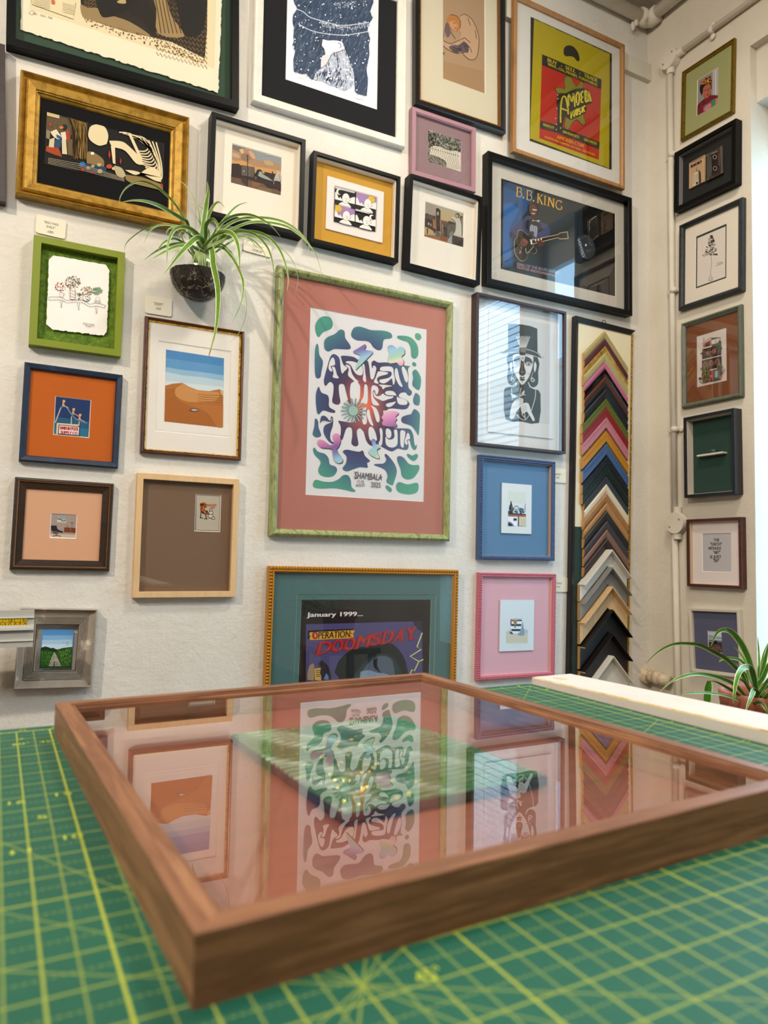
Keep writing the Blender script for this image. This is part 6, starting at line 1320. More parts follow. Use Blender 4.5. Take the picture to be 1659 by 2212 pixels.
bev = lambda h, T: [(0, 0), (0, T * .8), (h * .15, T), (h * .6, T * .9), (h, T * .6), (h, 0)]
LB = lambda h, T: [(0, 0), (0, T), (.005, T), (.005, T * .35), (h, T * .35), (h, 0)]
GOLDM = mottled('bright_gold', [(.3, '#b08a3c'), (.6, '#d8b668')], 60, .28, .7)
data = [('topmost pale gold flat', 715, 17, '#a89a68', {}), ('deep burgundy', 731, 17, '#5a1f2e', {}), ('narrow polished bright gold', 747, 15, '#c8a860', dict(mat=GOLDM)), ('pale champagne', 762, 20, '#b0a474', {}), ('candy pink flat', 782, 15, '#bc7090', {}),
        ('high-gloss black with blue glints', 796, 17, '#060608', dict(mat=plain('#060608', .06))), ('warm chestnut brown', 812, 15, '#5c2c18', {}), ('thin satin black', 825, 15, '#0c0b0b', {}), ('wide blue-black', 840, 22, '#10141f', {}),
        ('olive green beaded', 861, 18, '#5f6a1a', dict(b=1)), ('bright red beaded', 880, 20, '#8a1a1e', dict(b=1)), ('rose pink beaded', 901, 22, '#bc7c88', dict(b=1)), ('mustard yellow beaded', 931, 22, '#b8841c', dict(b=1)), ('cornflower blue beaded', 958, 23, '#4a658f', dict(b=1)),
        ('dark navy beaded', 986, 19, '#121c28', dict(b=1)), ('bottle green beaded', 1006, 20, '#10281f', dict(b=1)), ('slate blue-grey', 1027, 19, '#39404c', {}), ('cream white flat', 1046, 18, '#dcd2bc', {}), ('golden oak', 1065, 20, '#a87438', dict(mat=M_OAK)), ('light oak flat', 1086, 17, '#b48858', {}),
        ('black-brown stained', 1103, 20, '#28262a', {}), ('dark grey stained', 1125, 18, '#46424a', {}), ('pale walnut', 1144, 17, '#8a6a5c', {}), ('dark maroon', 1163, 20, '#2e1216', {}),
        ('white deep tray', 1187, 36, '#dad5ca', dict(L=1)), ('mid grey deep tray', 1225, 38, '#8b8984', dict(L=1)), ('natural oak deep tray', 1267, 46, '#b8935c', dict(L=1, mat=M_MAPLE)), ('matt black deep tray', 1317, 48, '#0c0d12', dict(L=1)), ('espresso brown deep tray', 1369, 46, '#1f1416', dict(L=1)), ('lowest white box', 1417, 60, '#dcd8cc', dict(L=1, bx=1))]
for lab, y, dr, c_, o_ in data:
    t_ = (y - 715) / 700
    if o_.get('L'): chevron(lab + ' corner sample', (1318 + 8 * t_ - (0), y), dr, c_, .040, LB, 1262 + 3 * t_, 1360 + 8 * t_, None, o_.get('mat'))
    else: chevron(lab + ' corner sample', (1308 + 7 * t_, y), dr, c_, .013 + .003 * (dr > 19), bev if not o_.get('b') else None, 1263 - (4 if o_.get('b') else 0), 1357 + 3 * t_, o_.get('b'), o_.get('mat'))
# ================================================================== the work table, cutting mat and plank
PH = .0075934
MP = Vector((.60799, -1.35364 - 0.0, ZT))      # far right corner of the mat
MM = Matrix.Translation(MP) @ Matrix.Rotation(PH, 4, 'Z')
e = empty('work_table', Matrix.Translation((-.2, -2.1, 0)), 'wooden work table under the green cutting mat', 'table')
tm = wood('table_board', '#8a6a48', '#a5835c', .5, 8)
b = MB(); b.box((-1.1, -.95, ZT - .043), (.93, .744, ZT - .0035), tm); b.build('table_top', e)
for x, y in ((-1.02, -.87), (.85, -.87), (-1.02, .66), (.85, .66)):
    b = MB(); b.box((x - .04, y - .04, 0), (x + .04, y + .04, ZT - .043), tm); b.build('leg', e)
def mat_material():
    m, nt, bs = newmat('cutting_mat_green')
    tc = nt.nodes.new('ShaderNodeTexCoord'); sp = nt.nodes.new('ShaderNodeSeparateXYZ'); nt.links.new(tc.outputs['Object'], sp.inputs[0])
    def M_(op, a, b_=None, c=None):
        n = nt.nodes.new('ShaderNodeMath'); n.operation = op
        for i, v in enumerate((a, b_, c)):
            if v is None: continue
            if isinstance(v, (int, float)): n.inputs[i].default_value = v
            else: nt.links.new(v, n.inputs[i])
        return n.outputs[0]
    X, Y = M_('MULTIPLY', sp.outputs[0], -1), M_('MULTIPLY', sp.outputs[1], -1)   # distances from the corner
    CELL = .0268
    def line(v, period, off, w):
        f = M_('FRACT', M_('DIVIDE', M_('SUBTRACT', v, off), period)); d = M_('MULTIPLY', M_('ABSOLUTE', M_('SUBTRACT', f, .5)), period)
        return M_('GREATER_THAN', d, period / 2 - w / 2)
    ox, oy = .0015, .0150
    dashX = M_('GREATER_THAN', M_('FRACT', M_('DIVIDE', Y, .0034)), .4); dashY = M_('GREATER_THAN', M_('FRACT', M_('DIVIDE', X, .0034)), .4)
    solid = M_('MAXIMUM', M_('MULTIPLY', line(X, CELL, ox, .0012), 1.15), line(Y, CELL, oy, .0012))
    bold = M_('MAXIMUM', line(X, CELL * 5, ox + CELL * 1, .0014), M_('MULTIPLY', line(Y, CELL * 10, oy + CELL * 3, .0014), .8))
    dash = M_('MAXIMUM', M_('MULTIPLY', line(X, CELL, ox + CELL / 2, .0011), M_('MAXIMUM', dashX, .75)), M_('MULTIPLY', line(Y, CELL, oy + CELL / 2, .0009), dashY))
    dg = M_('SUBTRACT', X, Y); d2 = M_('ADD', X, Y)
    s60 = M_('SUBTRACT', M_('MULTIPLY', X, .5), M_('MULTIPLY', Y, .866)); s61 = M_('ADD', M_('MULTIPLY', X, .5), M_('MULTIPLY', Y, .866)); s30 = M_('SUBTRACT', M_('MULTIPLY', X, .866), M_('MULTIPLY', Y, .5)); s31 = M_('ADD', M_('MULTIPLY', X, .866), M_('MULTIPLY', Y, .5))
    diag = M_('MAXIMUM', M_('MAXIMUM', line(dg, .60, -.0041, .0012), line(d2, .45, .9709, .0012)), M_('MAXIMUM', M_('MAXIMUM', line(s60, .62, -.1805, .0010), line(s61, .55, .6639, .0010)), M_('MAXIMUM', line(s30, .58, .1749, .0010), line(s31, .66, .6624, .0010))))
    inside = M_('MULTIPLY', M_('GREATER_THAN', X, .0100), M_('GREATER_THAN', Y, .0118))
    tick = M_('MULTIPLY', M_('MULTIPLY', line(Y, .00335, .0, .0006), M_('LESS_THAN', M_('ABSOLUTE', M_('SUBTRACT', X, .0115)), .0022)), M_('GREATER_THAN', Y, .0118))
    tick2 = M_('MULTIPLY', M_('MULTIPLY', line(X, .0067, .0, .0006), M_('LESS_THAN', M_('ABSOLUTE', M_('SUBTRACT', Y, .0130)), .0018)), M_('GREATER_THAN', X, .0100))
    brd = M_('MAXIMUM', M_('MULTIPLY', M_('LESS_THAN', M_('ABSOLUTE', M_('SUBTRACT', X, .0110)), .0006), M_('GREATER_THAN', Y, .0118)), M_('MULTIPLY', M_('LESS_THAN', M_('ABSOLUTE', M_('SUBTRACT', Y, .0125)), .0006), M_('GREATER_THAN', X, .0100)))
    g1 = M_('MULTIPLY', inside, M_('MAXIMUM', M_('MAXIMUM', M_('MULTIPLY', solid, .55), M_('MULTIPLY', bold, .85)), M_('MAXIMUM', M_('MULTIPLY', dash, .42), M_('MULTIPLY', diag, .42))))
    g = M_('MINIMUM', M_('MAXIMUM', g1, M_('MULTIPLY', M_('MAXIMUM', M_('MAXIMUM', tick, tick2), brd), .8)), 1)
    n = _noise(nt, _coord(nt, 'Object'), 6, 4)
    base = _ramp(nt, n, [(.3, '#1c5c4c'), (.7, '#236854')])
    mx = nt.nodes.new('ShaderNodeMix'); mx.data_type = 'RGBA'; nt.links.new(g, mx.inputs[0]); nt.links.new(base, mx.inputs[6]); mx.inputs[7].default_value = lin('#b4be44')
    nt.links.new(mx.outputs[2], bs.inputs['Base Color']); bs.inputs['Roughness'].default_value = .55; bs.inputs['Specular IOR Level'].default_value = .35
    _bump(nt, bs, _noise(nt, _coord(nt, 'Object'), 900, 2), .15, .0005)
    return m
M_MAT = mat_material()
e = empty('cutting_mat', MM, 'large green self-healing cutting mat printed with a yellow grid, covering the table', 'cutting mat')
b = MB(); r_ = .007; xs, ys = -1.30, -1.55
pts = [(-r_ + r_ * math.cos(t_), -r_ + r_ * math.sin(t_)) for t_ in [k * math.pi / 12 for k in range(7)]] + [(xs, 0), (xs, ys), (0, ys)]
N = len(pts); b.add([(x, y, 0) for x, y in pts] + [(x, y, -.003) for x, y in pts], [tuple(range(N))] + [(i, N + i, N + (i + 1) % N, (i + 1) % N) for i in range(N)], M_MAT); b.build('mat_sheet', e)
b = MB(); ink = plain('#b9c83c', .5)
for k in range(14):
    vs, fs = text_mesh(str(k + 1)); y0 = -.0150 - .0268 * (k + 1)
    b.add([(-.0085 + y * .0042, y0 + .003 - x * (.003 if k < 9 else .006), .00012) for x, y in vs], fs, ink)
for k in range(44):
    vs, fs = text_mesh(str(k + 1)); x0 = -.0015 - .0268 * (k + 1)
    b.add([(x0 + .002 + x * (.003 if k < 9 else .006), -.0098 + y * .0042, .00012) for x, y in vs], fs, ink)
for s_, x0, y0, hh, ww in (('60°', -.595, -.062, .007, .013), ('45°', -.575, -.062, .007, .013), ('50', -.5605, -.0400, .005, .009), ('7', -.5905, -.0440, .005, .005), ('15', -.572, -.21, .006, .010), ('16', -.600, -.215, .006, .010), ('10', -.573, -.29, .006, .010), ('11', -.60, -.30, .006, .010), ('45°', -.4635, -.497, .008, .012), ('5', -.585, -.25, .006, .006)):
    vs, fs = text_mesh(s_); b.add([(x0 + x * ww, y0 + y * hh, .00012) for x, y in vs], fs, ink)
b.build('printed_numbers', e)

# white worn plank along the right edge of the mat
M_PLANK = mottled('worn_white_paint', [(.3, '#d6cfc8'), (.6, '#ddd7d1')], 8, .55, 0, (1, 1, 1), .1)
M_WORN = mottled('worn_paint_edge', [(.30, '#b8863a'), (.44, '#cdb070'), (.6, '#d8ccb0')], 38, .6, 0, (1, 1, 1), .2)
def at_h(px, py, h): return on_z(px, py, ZT + h)
A0 = at_h(1149, 1473, 0); A1 = at_h(1659, 1607, 0)
dirv = (A1 - A0).normalized()
e = empty('plank', Matrix.Translation(A0), 'white painted plank with worn yellow edges laid along the right side of the mat', 'plank')
L = .85; n_ = 24; vs = []
wd = (at_h(1224, 1456.5, .0065) - A0).length
perp = Vector((1, .02, 0)).normalized()
W_ = .068
for i in range(n_ + 1):
    s_ = L * i / n_; hh = .0063 + .013 * (s_ / .36) * .45 if s_ < .9 else .02
    P = dirv * s_; cc = .0015
    row = [P + Vector((.0005, 0, -.003)), P + Vector((0, 0, hh - cc)), P + perp * cc + Vector((0, 0, hh)), P + perp * (W_ - cc) + Vector((0, 0, hh)), P + perp * W_ + Vector((0, 0, hh - cc)), P + perp * W_ + Vector((0, 0, -.003))]
    vs += row
b = MB(); m_ = 6
b.add(vs, [(i * m_ + k, (i + 1) * m_ + k, (i + 1) * m_ + k + 1, i * m_ + k + 1) for i in range(n_) for k in (0, 2, 4)] + [tuple(range(m_))[::-1], tuple(n_ * m_ + k for k in range(m_))], M_PLANK)
b.add(vs, [(i * m_ + k, (i + 1) * m_ + k, (i + 1) * m_ + k + 1, i * m_ + k + 1) for i in range(n_) for k in (1, 3)], M_WORN)
b.build('board', e)
# a knot in the paint
kn = at_h(1210, 1466, .0066) - A0
b = MB(); b.add([(kn.x + .008 * math.cos(t_) , kn.y + .011 * math.sin(t_), kn.z + .0003) for t_ in [k * .5 for k in range(13)]], [tuple(range(13))], M_WORN); b.build('knot', e)

# ================================================================== the walnut frame lying on the mat
TH = .0452092
C0 = Vector((.0666, -1.8323, ZT)); L1, L2, HF = .4437, .3927, .0269
FM = Matrix.Translation(C0) @ Matrix.Rotation(TH, 4, 'Z')      # x along the near rail, y away
M_WALNUT = mottled('fresh_walnut', [(.25, '#6f4a32'), (.40, '#9a6e50'), (.5, '#7d553c'), (.60, '#a67a5a'), (.72, '#7a5238')], 75, .46, 0, (.06, 1, 1), .18, 7)
e = empty('tray_frame', FM, 'fresh walnut box frame lying glass-up on the cutting mat with a green rippled panel inside', 'picture frame')
wr = .0152
prof = [(0, .0), (0, HF - .0006), (.0006, HF), (wr - .0036, HF), (wr - .0036, HF - .0026), (wr - .0028, HF - .0026), (wr - .0028, HF - .0010), (wr - .0008, HF - .0012), (wr - .0008, HF - .0032), (wr, HF - .0036), (wr, .0)]
def rail(length, M):
    o = bpy.data.objects.new('rail', None)
    b = MB(); n = len(prof); vs = []
    for end in (0, 1):
        for a_, z in prof: vs.append(((a_ if end == 0 else length - a_), a_, z))
    b.add(vs, [(k, n + k, n + k + 1, k + 1) for k in range(n - 1)] + [(n - 1, 2 * n - 1, n, 0)] + [tuple(range(n)), tuple(range(n, 2 * n))[::-1]], M_WALNUT)
    bpy.data.objects.remove(o); o = b.build('rail', e); o.matrix_local = M; return o
I4 = Matrix.Identity(4)
rail(L2, I4)
rail(L1, Matrix.Translation((L2, 0, 0)) @ Matrix.Rotation(math.pi / 2, 4, 'Z'))
rail(L2, Matrix.Translation((L2, L1, 0)) @ Matrix.Rotation(math.pi, 4, 'Z'))
rail(L1, Matrix.Translation((0, L1, 0)) @ Matrix.Rotation(-math.pi / 2, 4, 'Z'))
zg = .0229
o = mesh_obj('glass_pane', [(wr - .001, wr - .001, zg), (L2 - wr + .001, wr - .001, zg), (L2 - wr + .001, L1 - wr + .001, zg), (wr - .001, L1 - wr + .001, zg)], [(0, 1, 2, 3)], glass_mat(), e)
M_VEN = mottled('reddish_veneer', [(.3, '#7c4834'), (.5, '#945a42'), (.7, '#84503c')], 40, .5, 0, (.1, 1.4, 1), .05, 6)
b = MB(); b.box((wr - .001, wr - .001, .0008), (L2 - wr + .001, L1 - wr + .001, .0035), M_VEN); b.build('backing_board', e)
# rippled green panel, floated above the backing
M_RIP = mottled('green_ripple_lacquer', [(.3, '#0f4a1c'), (.5, '#1f7a34'), (.7, '#2f8f44')], 14, .12, .0, (.2, 1, 1), 0)
def ripple():
    m, nt, bs = newmat('rippled_green_lacquer')
    v = _coord(nt, 'Object'); n = _noise(nt, v, 60, 4)
    nt.links.new(_ramp(nt, n, [(.3, '#13501f'), (.5, '#26803a'), (.66, '#3c9a4c')]), bs.inputs['Base Color']); bs.inputs['Roughness'].default_value = .1
    return m
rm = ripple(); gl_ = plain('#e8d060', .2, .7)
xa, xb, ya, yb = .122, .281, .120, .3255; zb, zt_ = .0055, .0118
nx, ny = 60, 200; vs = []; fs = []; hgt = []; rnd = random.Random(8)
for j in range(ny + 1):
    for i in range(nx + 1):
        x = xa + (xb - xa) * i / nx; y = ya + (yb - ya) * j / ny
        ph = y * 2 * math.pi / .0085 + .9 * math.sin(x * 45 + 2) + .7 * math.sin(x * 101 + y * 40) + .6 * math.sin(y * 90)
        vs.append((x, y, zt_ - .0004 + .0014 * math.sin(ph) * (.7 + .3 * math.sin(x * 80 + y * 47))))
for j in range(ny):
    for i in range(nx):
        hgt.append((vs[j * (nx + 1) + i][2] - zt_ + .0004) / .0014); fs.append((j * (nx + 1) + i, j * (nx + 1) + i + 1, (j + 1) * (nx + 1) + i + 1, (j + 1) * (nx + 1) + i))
art = mesh_obj('rippled_panel', vs, fs, [plain('#1d6a30', .3), plain('#2f8a40', .3), plain('#4f9a50', .3), plain('#14401f', .35)], e, [min(3, max(0, (0 if z_ < .25 else 1 if z_ < .8 else 2) if z_ > -.35 else 3)) for z_ in hgt], True)  # dark troughs, light crests: bands of reflected light put into the colour
b = MB(); b.box((xa, ya, zb), (xb, yb, zt_ - .0012), plain('#16241c', .6)); b.box((xa + .03, ya + .03, .0035), (xb - .03, yb - .03, zb), plain('#16241c', .6)); o = b.build('panel_edge', art)
b = MB(); b2 = MB()
for k in range(170):
    x = rnd.uniform(xa + .004, xb - .004); y = rnd.uniform(ya + .004, yb - .004)
    b.ball((x, y, zt_ + .0009), (.0012 * rnd.uniform(.6, 1.8), .0006, .0005), gl_, 6, 3)
b.build('gold_glint_flecks', art)  # gold glitter that also stands in for glints on the ripples
# ================================================================== plants
def leaf_mats():
    if 'leaf' in MATS: return MATS['leaf']
    g = mottled('leaf_green', [(.3, '#58801f'), (.55, '#74983a'), (.8, '#4a7420')], 30, .4, 0, (1, 1, 1), 0)
    c = mottled('leaf_cream', [(.3, '#cdd8a4'), (.7, '#e4e9c8')], 30, .45, 0, (1, 1, 1), 0)
    t = plain('#9a7a48', .7); MATS['leaf'] = (g, c, t); return MATS['leaf']
def leaf(parent, pts, width, Mi, name='leaf', tip=False, gr=None, seed=0):
    """pts: world points; a strip folded along its midrib, pale margins and green centre"""
    g, c, t = leaf_mats(); g = gr or g
    P = [Vector(p) for p in pts]; Q = []
    N = len(P)
    for i in range(N - 1):
        p0, p1, p2, p3 = P[max(i - 1, 0)], P[i], P[i + 1], P[min(i + 2, N - 1)]
        for k in range(5):
            s = k / 5; Q.append(.5 * ((2 * p1) + (p2 - p0) * s + (2 * p0 - 5 * p1 + 4 * p2 - p3) * s * s + (3 * p1 - p0 - 3 * p2 + p3) * s ** 3))
    Q.append(P[-1]); n = len(Q); b = MB(); vs = []
    for i, q in enumerate(Q):
        tg = (Q[min(i + 1, n - 1)] - Q[max(i - 1, 0)]).normalized()
        view = (CAM - q).normalized(); side = tg.cross(view)
        if side.length < 1e-4: side = Vector((1, 0, 0))
        side.normalize(); u = i / (n - 1)
        w = width / 2 * (.55 + .45 * min(1, u * 4)) * (1 - max(0, (u - .45) / .55) ** 1.7 * .96)
        nrm = side.cross(tg).normalized()
        tw = .5 * math.sin(seed * 1.7 + u * 2.2); side = (side * math.cos(tw) + nrm * math.sin(tw)); nrm = side.cross(tg).normalized()
        if nrm.dot(view) < 0: nrm = -nrm
        for s_, dp in ((-1, .20), (-.74, .12), (0, -.10), (.74, .12), (1, .20)):
            vs.append(Mi @ (q + side * w * s_ + nrm * w * dp))
    fs = [(i * 5 + k, i * 5 + k + 1, (i + 1) * 5 + k + 1, (i + 1) * 5 + k) for i in range(n - 1) for k in range(4)]
    mi = [(1 if k in (0, 3) else 0) if i < n - 3 or not tip else 2 for i in range(n - 1) for k in range(4)]
    return mesh_obj(name, vs, fs, [g, c, t], parent, mi, True)
# --- hanging glass globe
S_, X0, Y0 = 3.607, 240, 380
gc = on_wall(427, 594, .066); GR = .079
M = Matrix.Translation((gc.x, 0, gc.z)); Mi = M.inverted()
gp = empty('hanging_glass_planter', M, 'round clear glass wall planter of dark soil, mounted above the desert painting', 'planter')
def glass_vessel():
    m = bpy.data.materials.new('clear_glass_vessel'); m.use_nodes = True; nt = m.node_tree
    for n in list(nt.nodes): nt.nodes.remove(n)
    out = nt.nodes.new('ShaderNodeOutputMaterial'); mix = nt.nodes.new('ShaderNodeMixShader'); tr = nt.nodes.new('ShaderNodeBsdfTransparent'); gl = nt.nodes.new('ShaderNodeBsdfGlossy'); gl.inputs['Roughness'].default_value = .02
    tr.inputs['Color'].default_value = (.97, .985, .98, 1)
    lw = schlick(nt)
    nt.links.new(lw, mix.inputs[0]); nt.links.new(tr.outputs[0], mix.inputs[1]); nt.links.new(gl.outputs[0], mix.inputs[2]); nt.links.new(mix.outputs[0], out.inputs['Surface']); return m
GV = glass_vessel()
def globe(R, z_lo, z_hi, mat, name, flat=-.004, seg=40, rings=22, rough=0, parent=None):
    vs = []; fs = []; rnd = random.Random(4)
    for i in range(rings + 1):
        ph = math.acos(max(-1, min(1, z_hi / R))) + (math.acos(max(-1, min(1, z_lo / R))) - math.acos(max(-1, min(1, z_hi / R)))) * i / rings
        for k in range(seg):
            th = 2 * math.pi * k / seg; r2 = R * (1 + rnd.uniform(-rough, rough))
            y = -.070 + r2 * math.sin(ph) * math.sin(th) * .88
            vs.append((r2 * math.sin(ph) * math.cos(th), min(y, flat), r2 * math.cos(ph)))
    for i in range(rings):
        for k in range(seg): fs.append((i * seg + k, (i + 1) * seg + k, (i + 1) * seg + (k + 1) % seg, i * seg + (k + 1) % seg))
    if rough: fs.append(tuple(range(seg)))
    fs.append(tuple(rings * seg + k for k in range(seg))[::-1])
    return mesh_obj(name, vs, fs, mat, parent or gp, None, not rough)
globe(GR, -GR * .995, GR * .80, GV, 'glass_globe')
M_SOIL = mottled('dark_soil', [(.35, '#0f0a06'), (.5, '#1e140c'), (.66, '#3a2a1c'), (.78, '#120c08')], 120, .85, 0, (1, 1, 1), 1.0)
globe(GR * .965, -GR * .955, GR * .02, M_SOIL, 'soil', -.007, 56, 20, .018)
b = MB(); rnd = random.Random(12); rc = plain('#b8aa94', .7)
for k in range(46):
    th = rnd.uniform(math.pi * 1.02, math.pi * 1.98); ph = rnd.uniform(1.75, 2.75); pp = []
    for j in range(6):
        th += rnd.uniform(-.16, .16); ph += rnd.uniform(-.12, .12); R = GR * .975
        pp.append((R * math.sin(ph) * math.cos(th), -.070 + R * math.sin(ph) * math.sin(th) * .88, R * math.cos(ph)))
    b.tube(pp, .00045, rc, 5, False)
b.build('roots', gp)
# --- spider plant in it
def zp(x, y, t): return on_wall(X0 + x / S_, Y0 + y / S_, t)
base = zp(700, 700, .068)
Mp = Matrix.Translation(base); Mpi = Mp.inverted()
sp = empty('spider_plant', Mp, 'spider plant with long arching striped leaves spilling from the wall planter', 'plant')
LV = [([(610, 400), (520, 250), (430, 145), (330, 70), (220, 42), (120, 90), (72, 160), (65, 215)], 15, .14), ([(600, 380), (560, 340), (470, 285), (380, 235), (280, 200), (180, 190), (82, 205)], 24, .17), ([(690, 330), (670, 240), (620, 130), (560, 55), (482, 10)], 11, .06), ([(730, 300), (745, 200), (757, 120), (748, 42)], 30, .10),
      ([(755, 340), (780, 265), (815, 215), (850, 208), (885, 250)], 22, .12), ([(835, 400), (890, 330), (950, 260), (1005, 222), (1065, 205)], 16, .07), ([(790, 470), (850, 375), (950, 312), (1060, 300), (1150, 325), (1250, 390), (1330, 490)], 20, .16), ([(800, 480), (880, 400), (1000, 338), (1150, 325), (1300, 345), (1420, 400), (1500, 480), (1550, 545), (1600, 620), (1640, 760)], 18, .20),
      ([(820, 490), (950, 412), (1100, 360), (1250, 366), (1380, 400), (1480, 470), (1535, 530), (1550, 625)], 19, .14), ([(800, 540), (900, 452), (1020, 432), (1130, 462), (1220, 560), (1262, 700), (1270, 895)], 22, .20), ([(820, 540), (950, 452), (1080, 432), (1200, 462), (1290, 540), (1350, 660), (1380, 800), (1364, 935)], 22, .22), ([(900, 480), (1050, 472), (1200, 500), (1320, 560), (1400, 640), (1440, 720), (1455, 830), (1418, 972)], 7, .16),
      ([(830, 450), (920, 440), (970, 490), (998, 600), (1000, 755)], 32, .25), ([(780, 560), (800, 700), (830, 850), (835, 1000), (815, 1200), (755, 1428)], 40, .26), ([(840, 550), (930, 620), (1000, 740), (1030, 850), (1010, 1000), (945, 1135)], 20, .20), ([(1020, 800), (1055, 980), (1040, 1120), (985, 1240), (915, 1302)], 5, .10), ([(690, 480), (600, 540), (510, 640), (410, 768)], 34, .24),
      ([(600, 545), (500, 552), (400, 600), (328, 642)], 24, .18), ([(590, 535), (470, 535), (360, 580), (258, 655)], 22, .15), ([(690, 470), (600, 402), (500, 412), (445, 520), (435, 690)], 26, .24), ([(660, 470), (590, 410), (500, 396), (445, 420), (428, 455)], 16, .13), ([(640, 440), (530, 395), (400, 380), (310, 420), (255, 525)], 15, .10), ([(500, 400), (380, 380), (250, 420), (150, 490), (112, 540), (103, 592)], 10, .05), ([(600, 540), (500, 490), (425, 510), (375, 560), (372, 600)], 15, .15),
      ([(735, 480), (740, 380), (790, 337), (830, 380), (820, 450)], 28, .20), ([(850, 530), (930, 590), (985, 670)], 12, .10), ([(1000, 480), (1100, 500), (1180, 580), (1220, 678)], 14, .17), ([(760, 430), (700, 380), (660, 300)], 14, .06), ([(720, 560), (800, 470), (900, 440), (1000, 450)], 26, .14), ([(700, 560), (640, 480), (560, 430), (520, 470)], 16, .17), ([(740, 560), (880, 500), (960, 470), (1060, 480), (1140, 560)], 16, .19)]
rnd = random.Random(2)
for k, (pl, w, t) in enumerate(LV):
    n = len(pl); root = [zp(700 + rnd.uniform(-35, 35), 720, .066), zp(700 + rnd.uniform(-50, 50) + (pl[0][0] - 700) * .25, 600, .068)]
    pts = root + [zp(x, y, .07 + (t - .07) * min(1, (i + .6) / n * 1.3)) for i, (x, y) in enumerate(pl)]
    if k in (7, 11, 15): pts = [zp(x, y, .07 + (t - .07) * min(1, (i + .6) / n * 1.3)) for i, (x, y) in enumerate(pl)] if k == 15 else pts
    leaf(sp, pts, w / S_ * .00165, Mpi, tip=k in (2, 10, 12, 13, 15), seed=k)
b = MB(); g_ = plain('#b9c88a', .5)
for k in range(16):
    x = 640 + k * 9; b.tube([Mpi @ zp(x + rnd.uniform(-14, 14), 735, .066 + rnd.uniform(-.02, .02)), Mpi @ zp(700 + (x - 700) * .9, 640, .068), Mpi @ zp(715 + (x - 700) * .7, 540, .07)], .0018, g_, 6)
b.build('pale_stems', sp, True)

# --- pot on a stand by the window
pd = ray(1655, 1500); pc_ = CAM + pd * (1.52 / pd.dot(FX)); PR = .092
ztop = (CAM + ray(1600, 1512) * (1.48 / ray(1600, 1512).dot(FX))).z + .010
PC = Vector((pc_.x, pc_.y, ztop)); hp = .165
e = empty('plant_stand', Matrix.Translation((PC.x, PC.y, 0)), 'wooden stand carrying the terracotta pot beside the window', 'stand'); wm = wood('stand_wood', '#8a6a48', '#a5835c', .5, 8)
b = MB(); b.box((-.15, -.15, PC.z - hp - .025), (.15, .15, PC.z - hp), wm); b.build('stand_top', e)
for x, y in ((-.12, -.12), (.12, -.12), (-.12, .12), (.12, .12)):
    b = MB(); b.box((x - .015, y - .015, 0), (x + .015, y + .015, PC.z - hp - .025), wm); b.build('leg', e)
e = empty('terracotta_pot', Matrix.Translation((PC.x, PC.y, PC.z - hp)), 'terracotta plant pot behind the white plank at the right edge', 'plant pot')
M_TC = mottled('terracotta', [(.3, '#9a5a48'), (.55, '#b06e58'), (.8, '#a4614c')], 18, .7, 0, (1, 1, 1), .1)
b = MB(); b.lathe([(0, 0), (.064, 0), (.078, hp - .035), (PR - .004, hp - .034), (PR, hp - .004), (PR - .002, hp), (PR - .010, hp), (PR - .012, hp - .008), (.070, hp - .03), (.06, .01), (0, .01)], (0, 0, 0), M_TC, 48); b.build('pot', e, True)
b = MB(); b.lathe([(0, hp - .022), (.05, hp - .02), (.0775, hp - .024)], (0, 0, 0), M_SOIL, 32); b.build('soil', e)
cr = Vector((PC.x, PC.y, PC.z - .02)); Mp = Matrix.Translation(cr); Mpi = Mp.inverted()
sp2 = empty('spider_plant', Mp, 'spider plant with broad green and white striped leaves in the terracotta pot', 'plant')
S2 = 5.946
def z2(x, y, dd):    # crop coordinates, dd = distance in front of the camera
    r = ray(1380 + x / S2, 1280 + y / S2); return CAM + r * (dd / r.dot(FX))
cd = (cr - CAM).dot(FX)
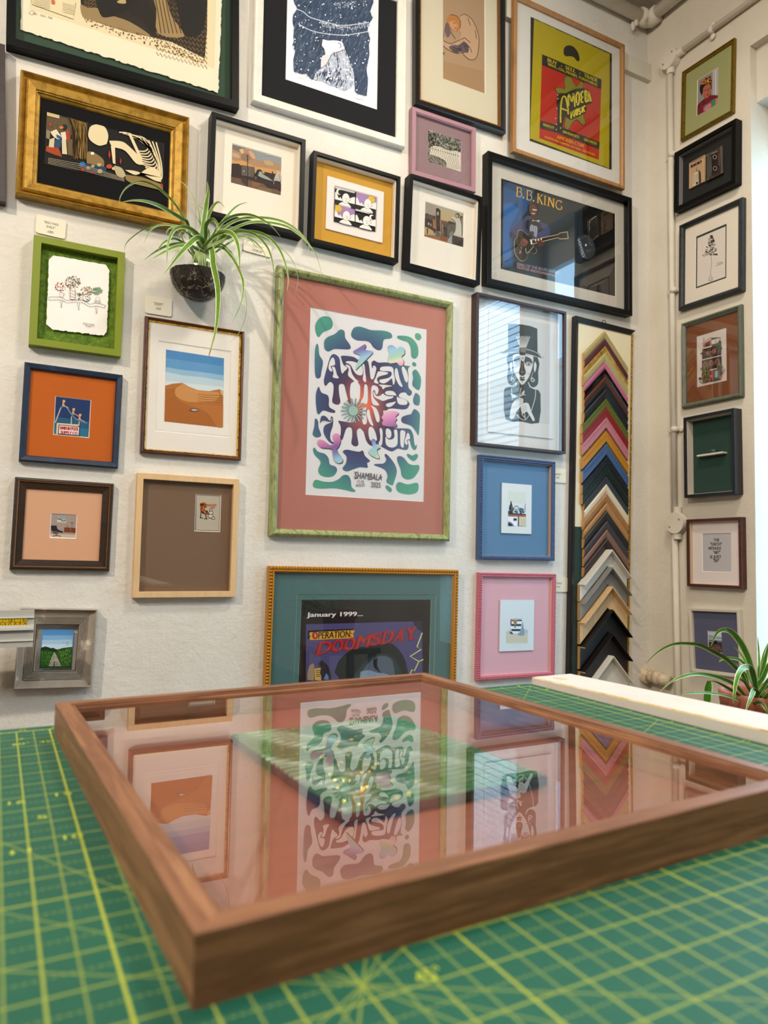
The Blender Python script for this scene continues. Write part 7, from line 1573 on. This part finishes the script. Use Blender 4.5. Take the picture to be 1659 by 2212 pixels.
LV2 = [([(1490, 1180), (1440, 960), (1380, 780), (1290, 620), (1180, 500), (1070, 480), (990, 540), (920, 700)], 62, 1.45), ([(1400, 1200), (1330, 1050), (1240, 960), (1120, 850), (960, 760), (800, 680), (640, 655), (440, 665), (250, 760), (92, 910)], 48, 1.42), ([(1420, 1380), (1250, 1200), (1080, 1110), (900, 1060), (740, 1045), (560, 1080), (400, 1160), (245, 1300)], 40, 1.40),
       ([(1400, 1440), (1280, 1380), (1100, 1320), (900, 1290), (720, 1285), (590, 1300), (505, 1350)], 26, 1.38), ([(1390, 1400), (1300, 1330), (1150, 1230), (1000, 1150), (900, 1135)], 34, 1.44), ([(900, 1135), (885, 1250), (870, 1440), (860, 1560)], 90, 1.44), ([(1500, 1200), (1440, 980), (1340, 970), (1270, 1080), (1230, 1280), (1215, 1440)], 58, 1.36), ([(1480, 1150), (1420, 1000), (1300, 870), (1150, 840), (1050, 870), (1035, 905)], 30, 1.50),
       ([(1420, 1100), (1370, 900), (1300, 780), (1218, 686)], 28, 1.56), ([(1550, 1140), (1545, 900), (1540, 750), (1525, 570)], 30, 1.56), ([(1560, 1180), (1600, 950), (1640, 780), (1680, 600)], 50, 1.52), ([(1520, 1250), (1600, 1080), (1680, 900), (1760, 800)], 46, 1.46), ([(1500, 1400), (1600, 1220), (1700, 1080), (1800, 1020)], 44, 1.40), ([(1495, 1250), (1440, 1350), (1365, 1535)], 44, 1.34), ([(1480, 1430), (1560, 1410), (1620, 1470), (1660, 1570)], 44, 1.34), ([(1600, 1400), (1680, 1300), (1780, 1280), (1850, 1350)], 40, 1.36),
       ([(1440, 1300), (1380, 1080), (1330, 1010), (1240, 900)], 34, 1.50), ([(1540, 1350), (1600, 1250), (1700, 1180), (1800, 1200)], 36, 1.44), ([(1520, 1300), (1560, 1000), (1600, 800), (1660, 640)], 28, 1.58), ([(1460, 1300), (1360, 1150), (1280, 1120), (1200, 1180)], 26, 1.38)]
g2 = mottled('leaf_green_fresh', [(.3, '#3f7a22'), (.55, '#5a962c'), (.8, '#35681c')], 30, .4, 0, (1, 1, 1), 0)
for k, (pl, w, dd) in enumerate(LV2):
    n = len(pl)
    pts = ([cr + Vector((rnd.uniform(-.012, .012), rnd.uniform(-.012, .012), -.004))] if k != 5 else []) + [z2(x, y, cd + (dd - cd) * min(1, (i + 1) / n * 1.3)) for i, (x, y) in enumerate(pl)]
    if k == 5: pts = [z2(x, y, 1.44) for x, y in pl]
    leaf(sp2, pts, w / S2 * .00125, Mpi, tip=k in (1, 3, 7), gr=g2, seed=k + 3)
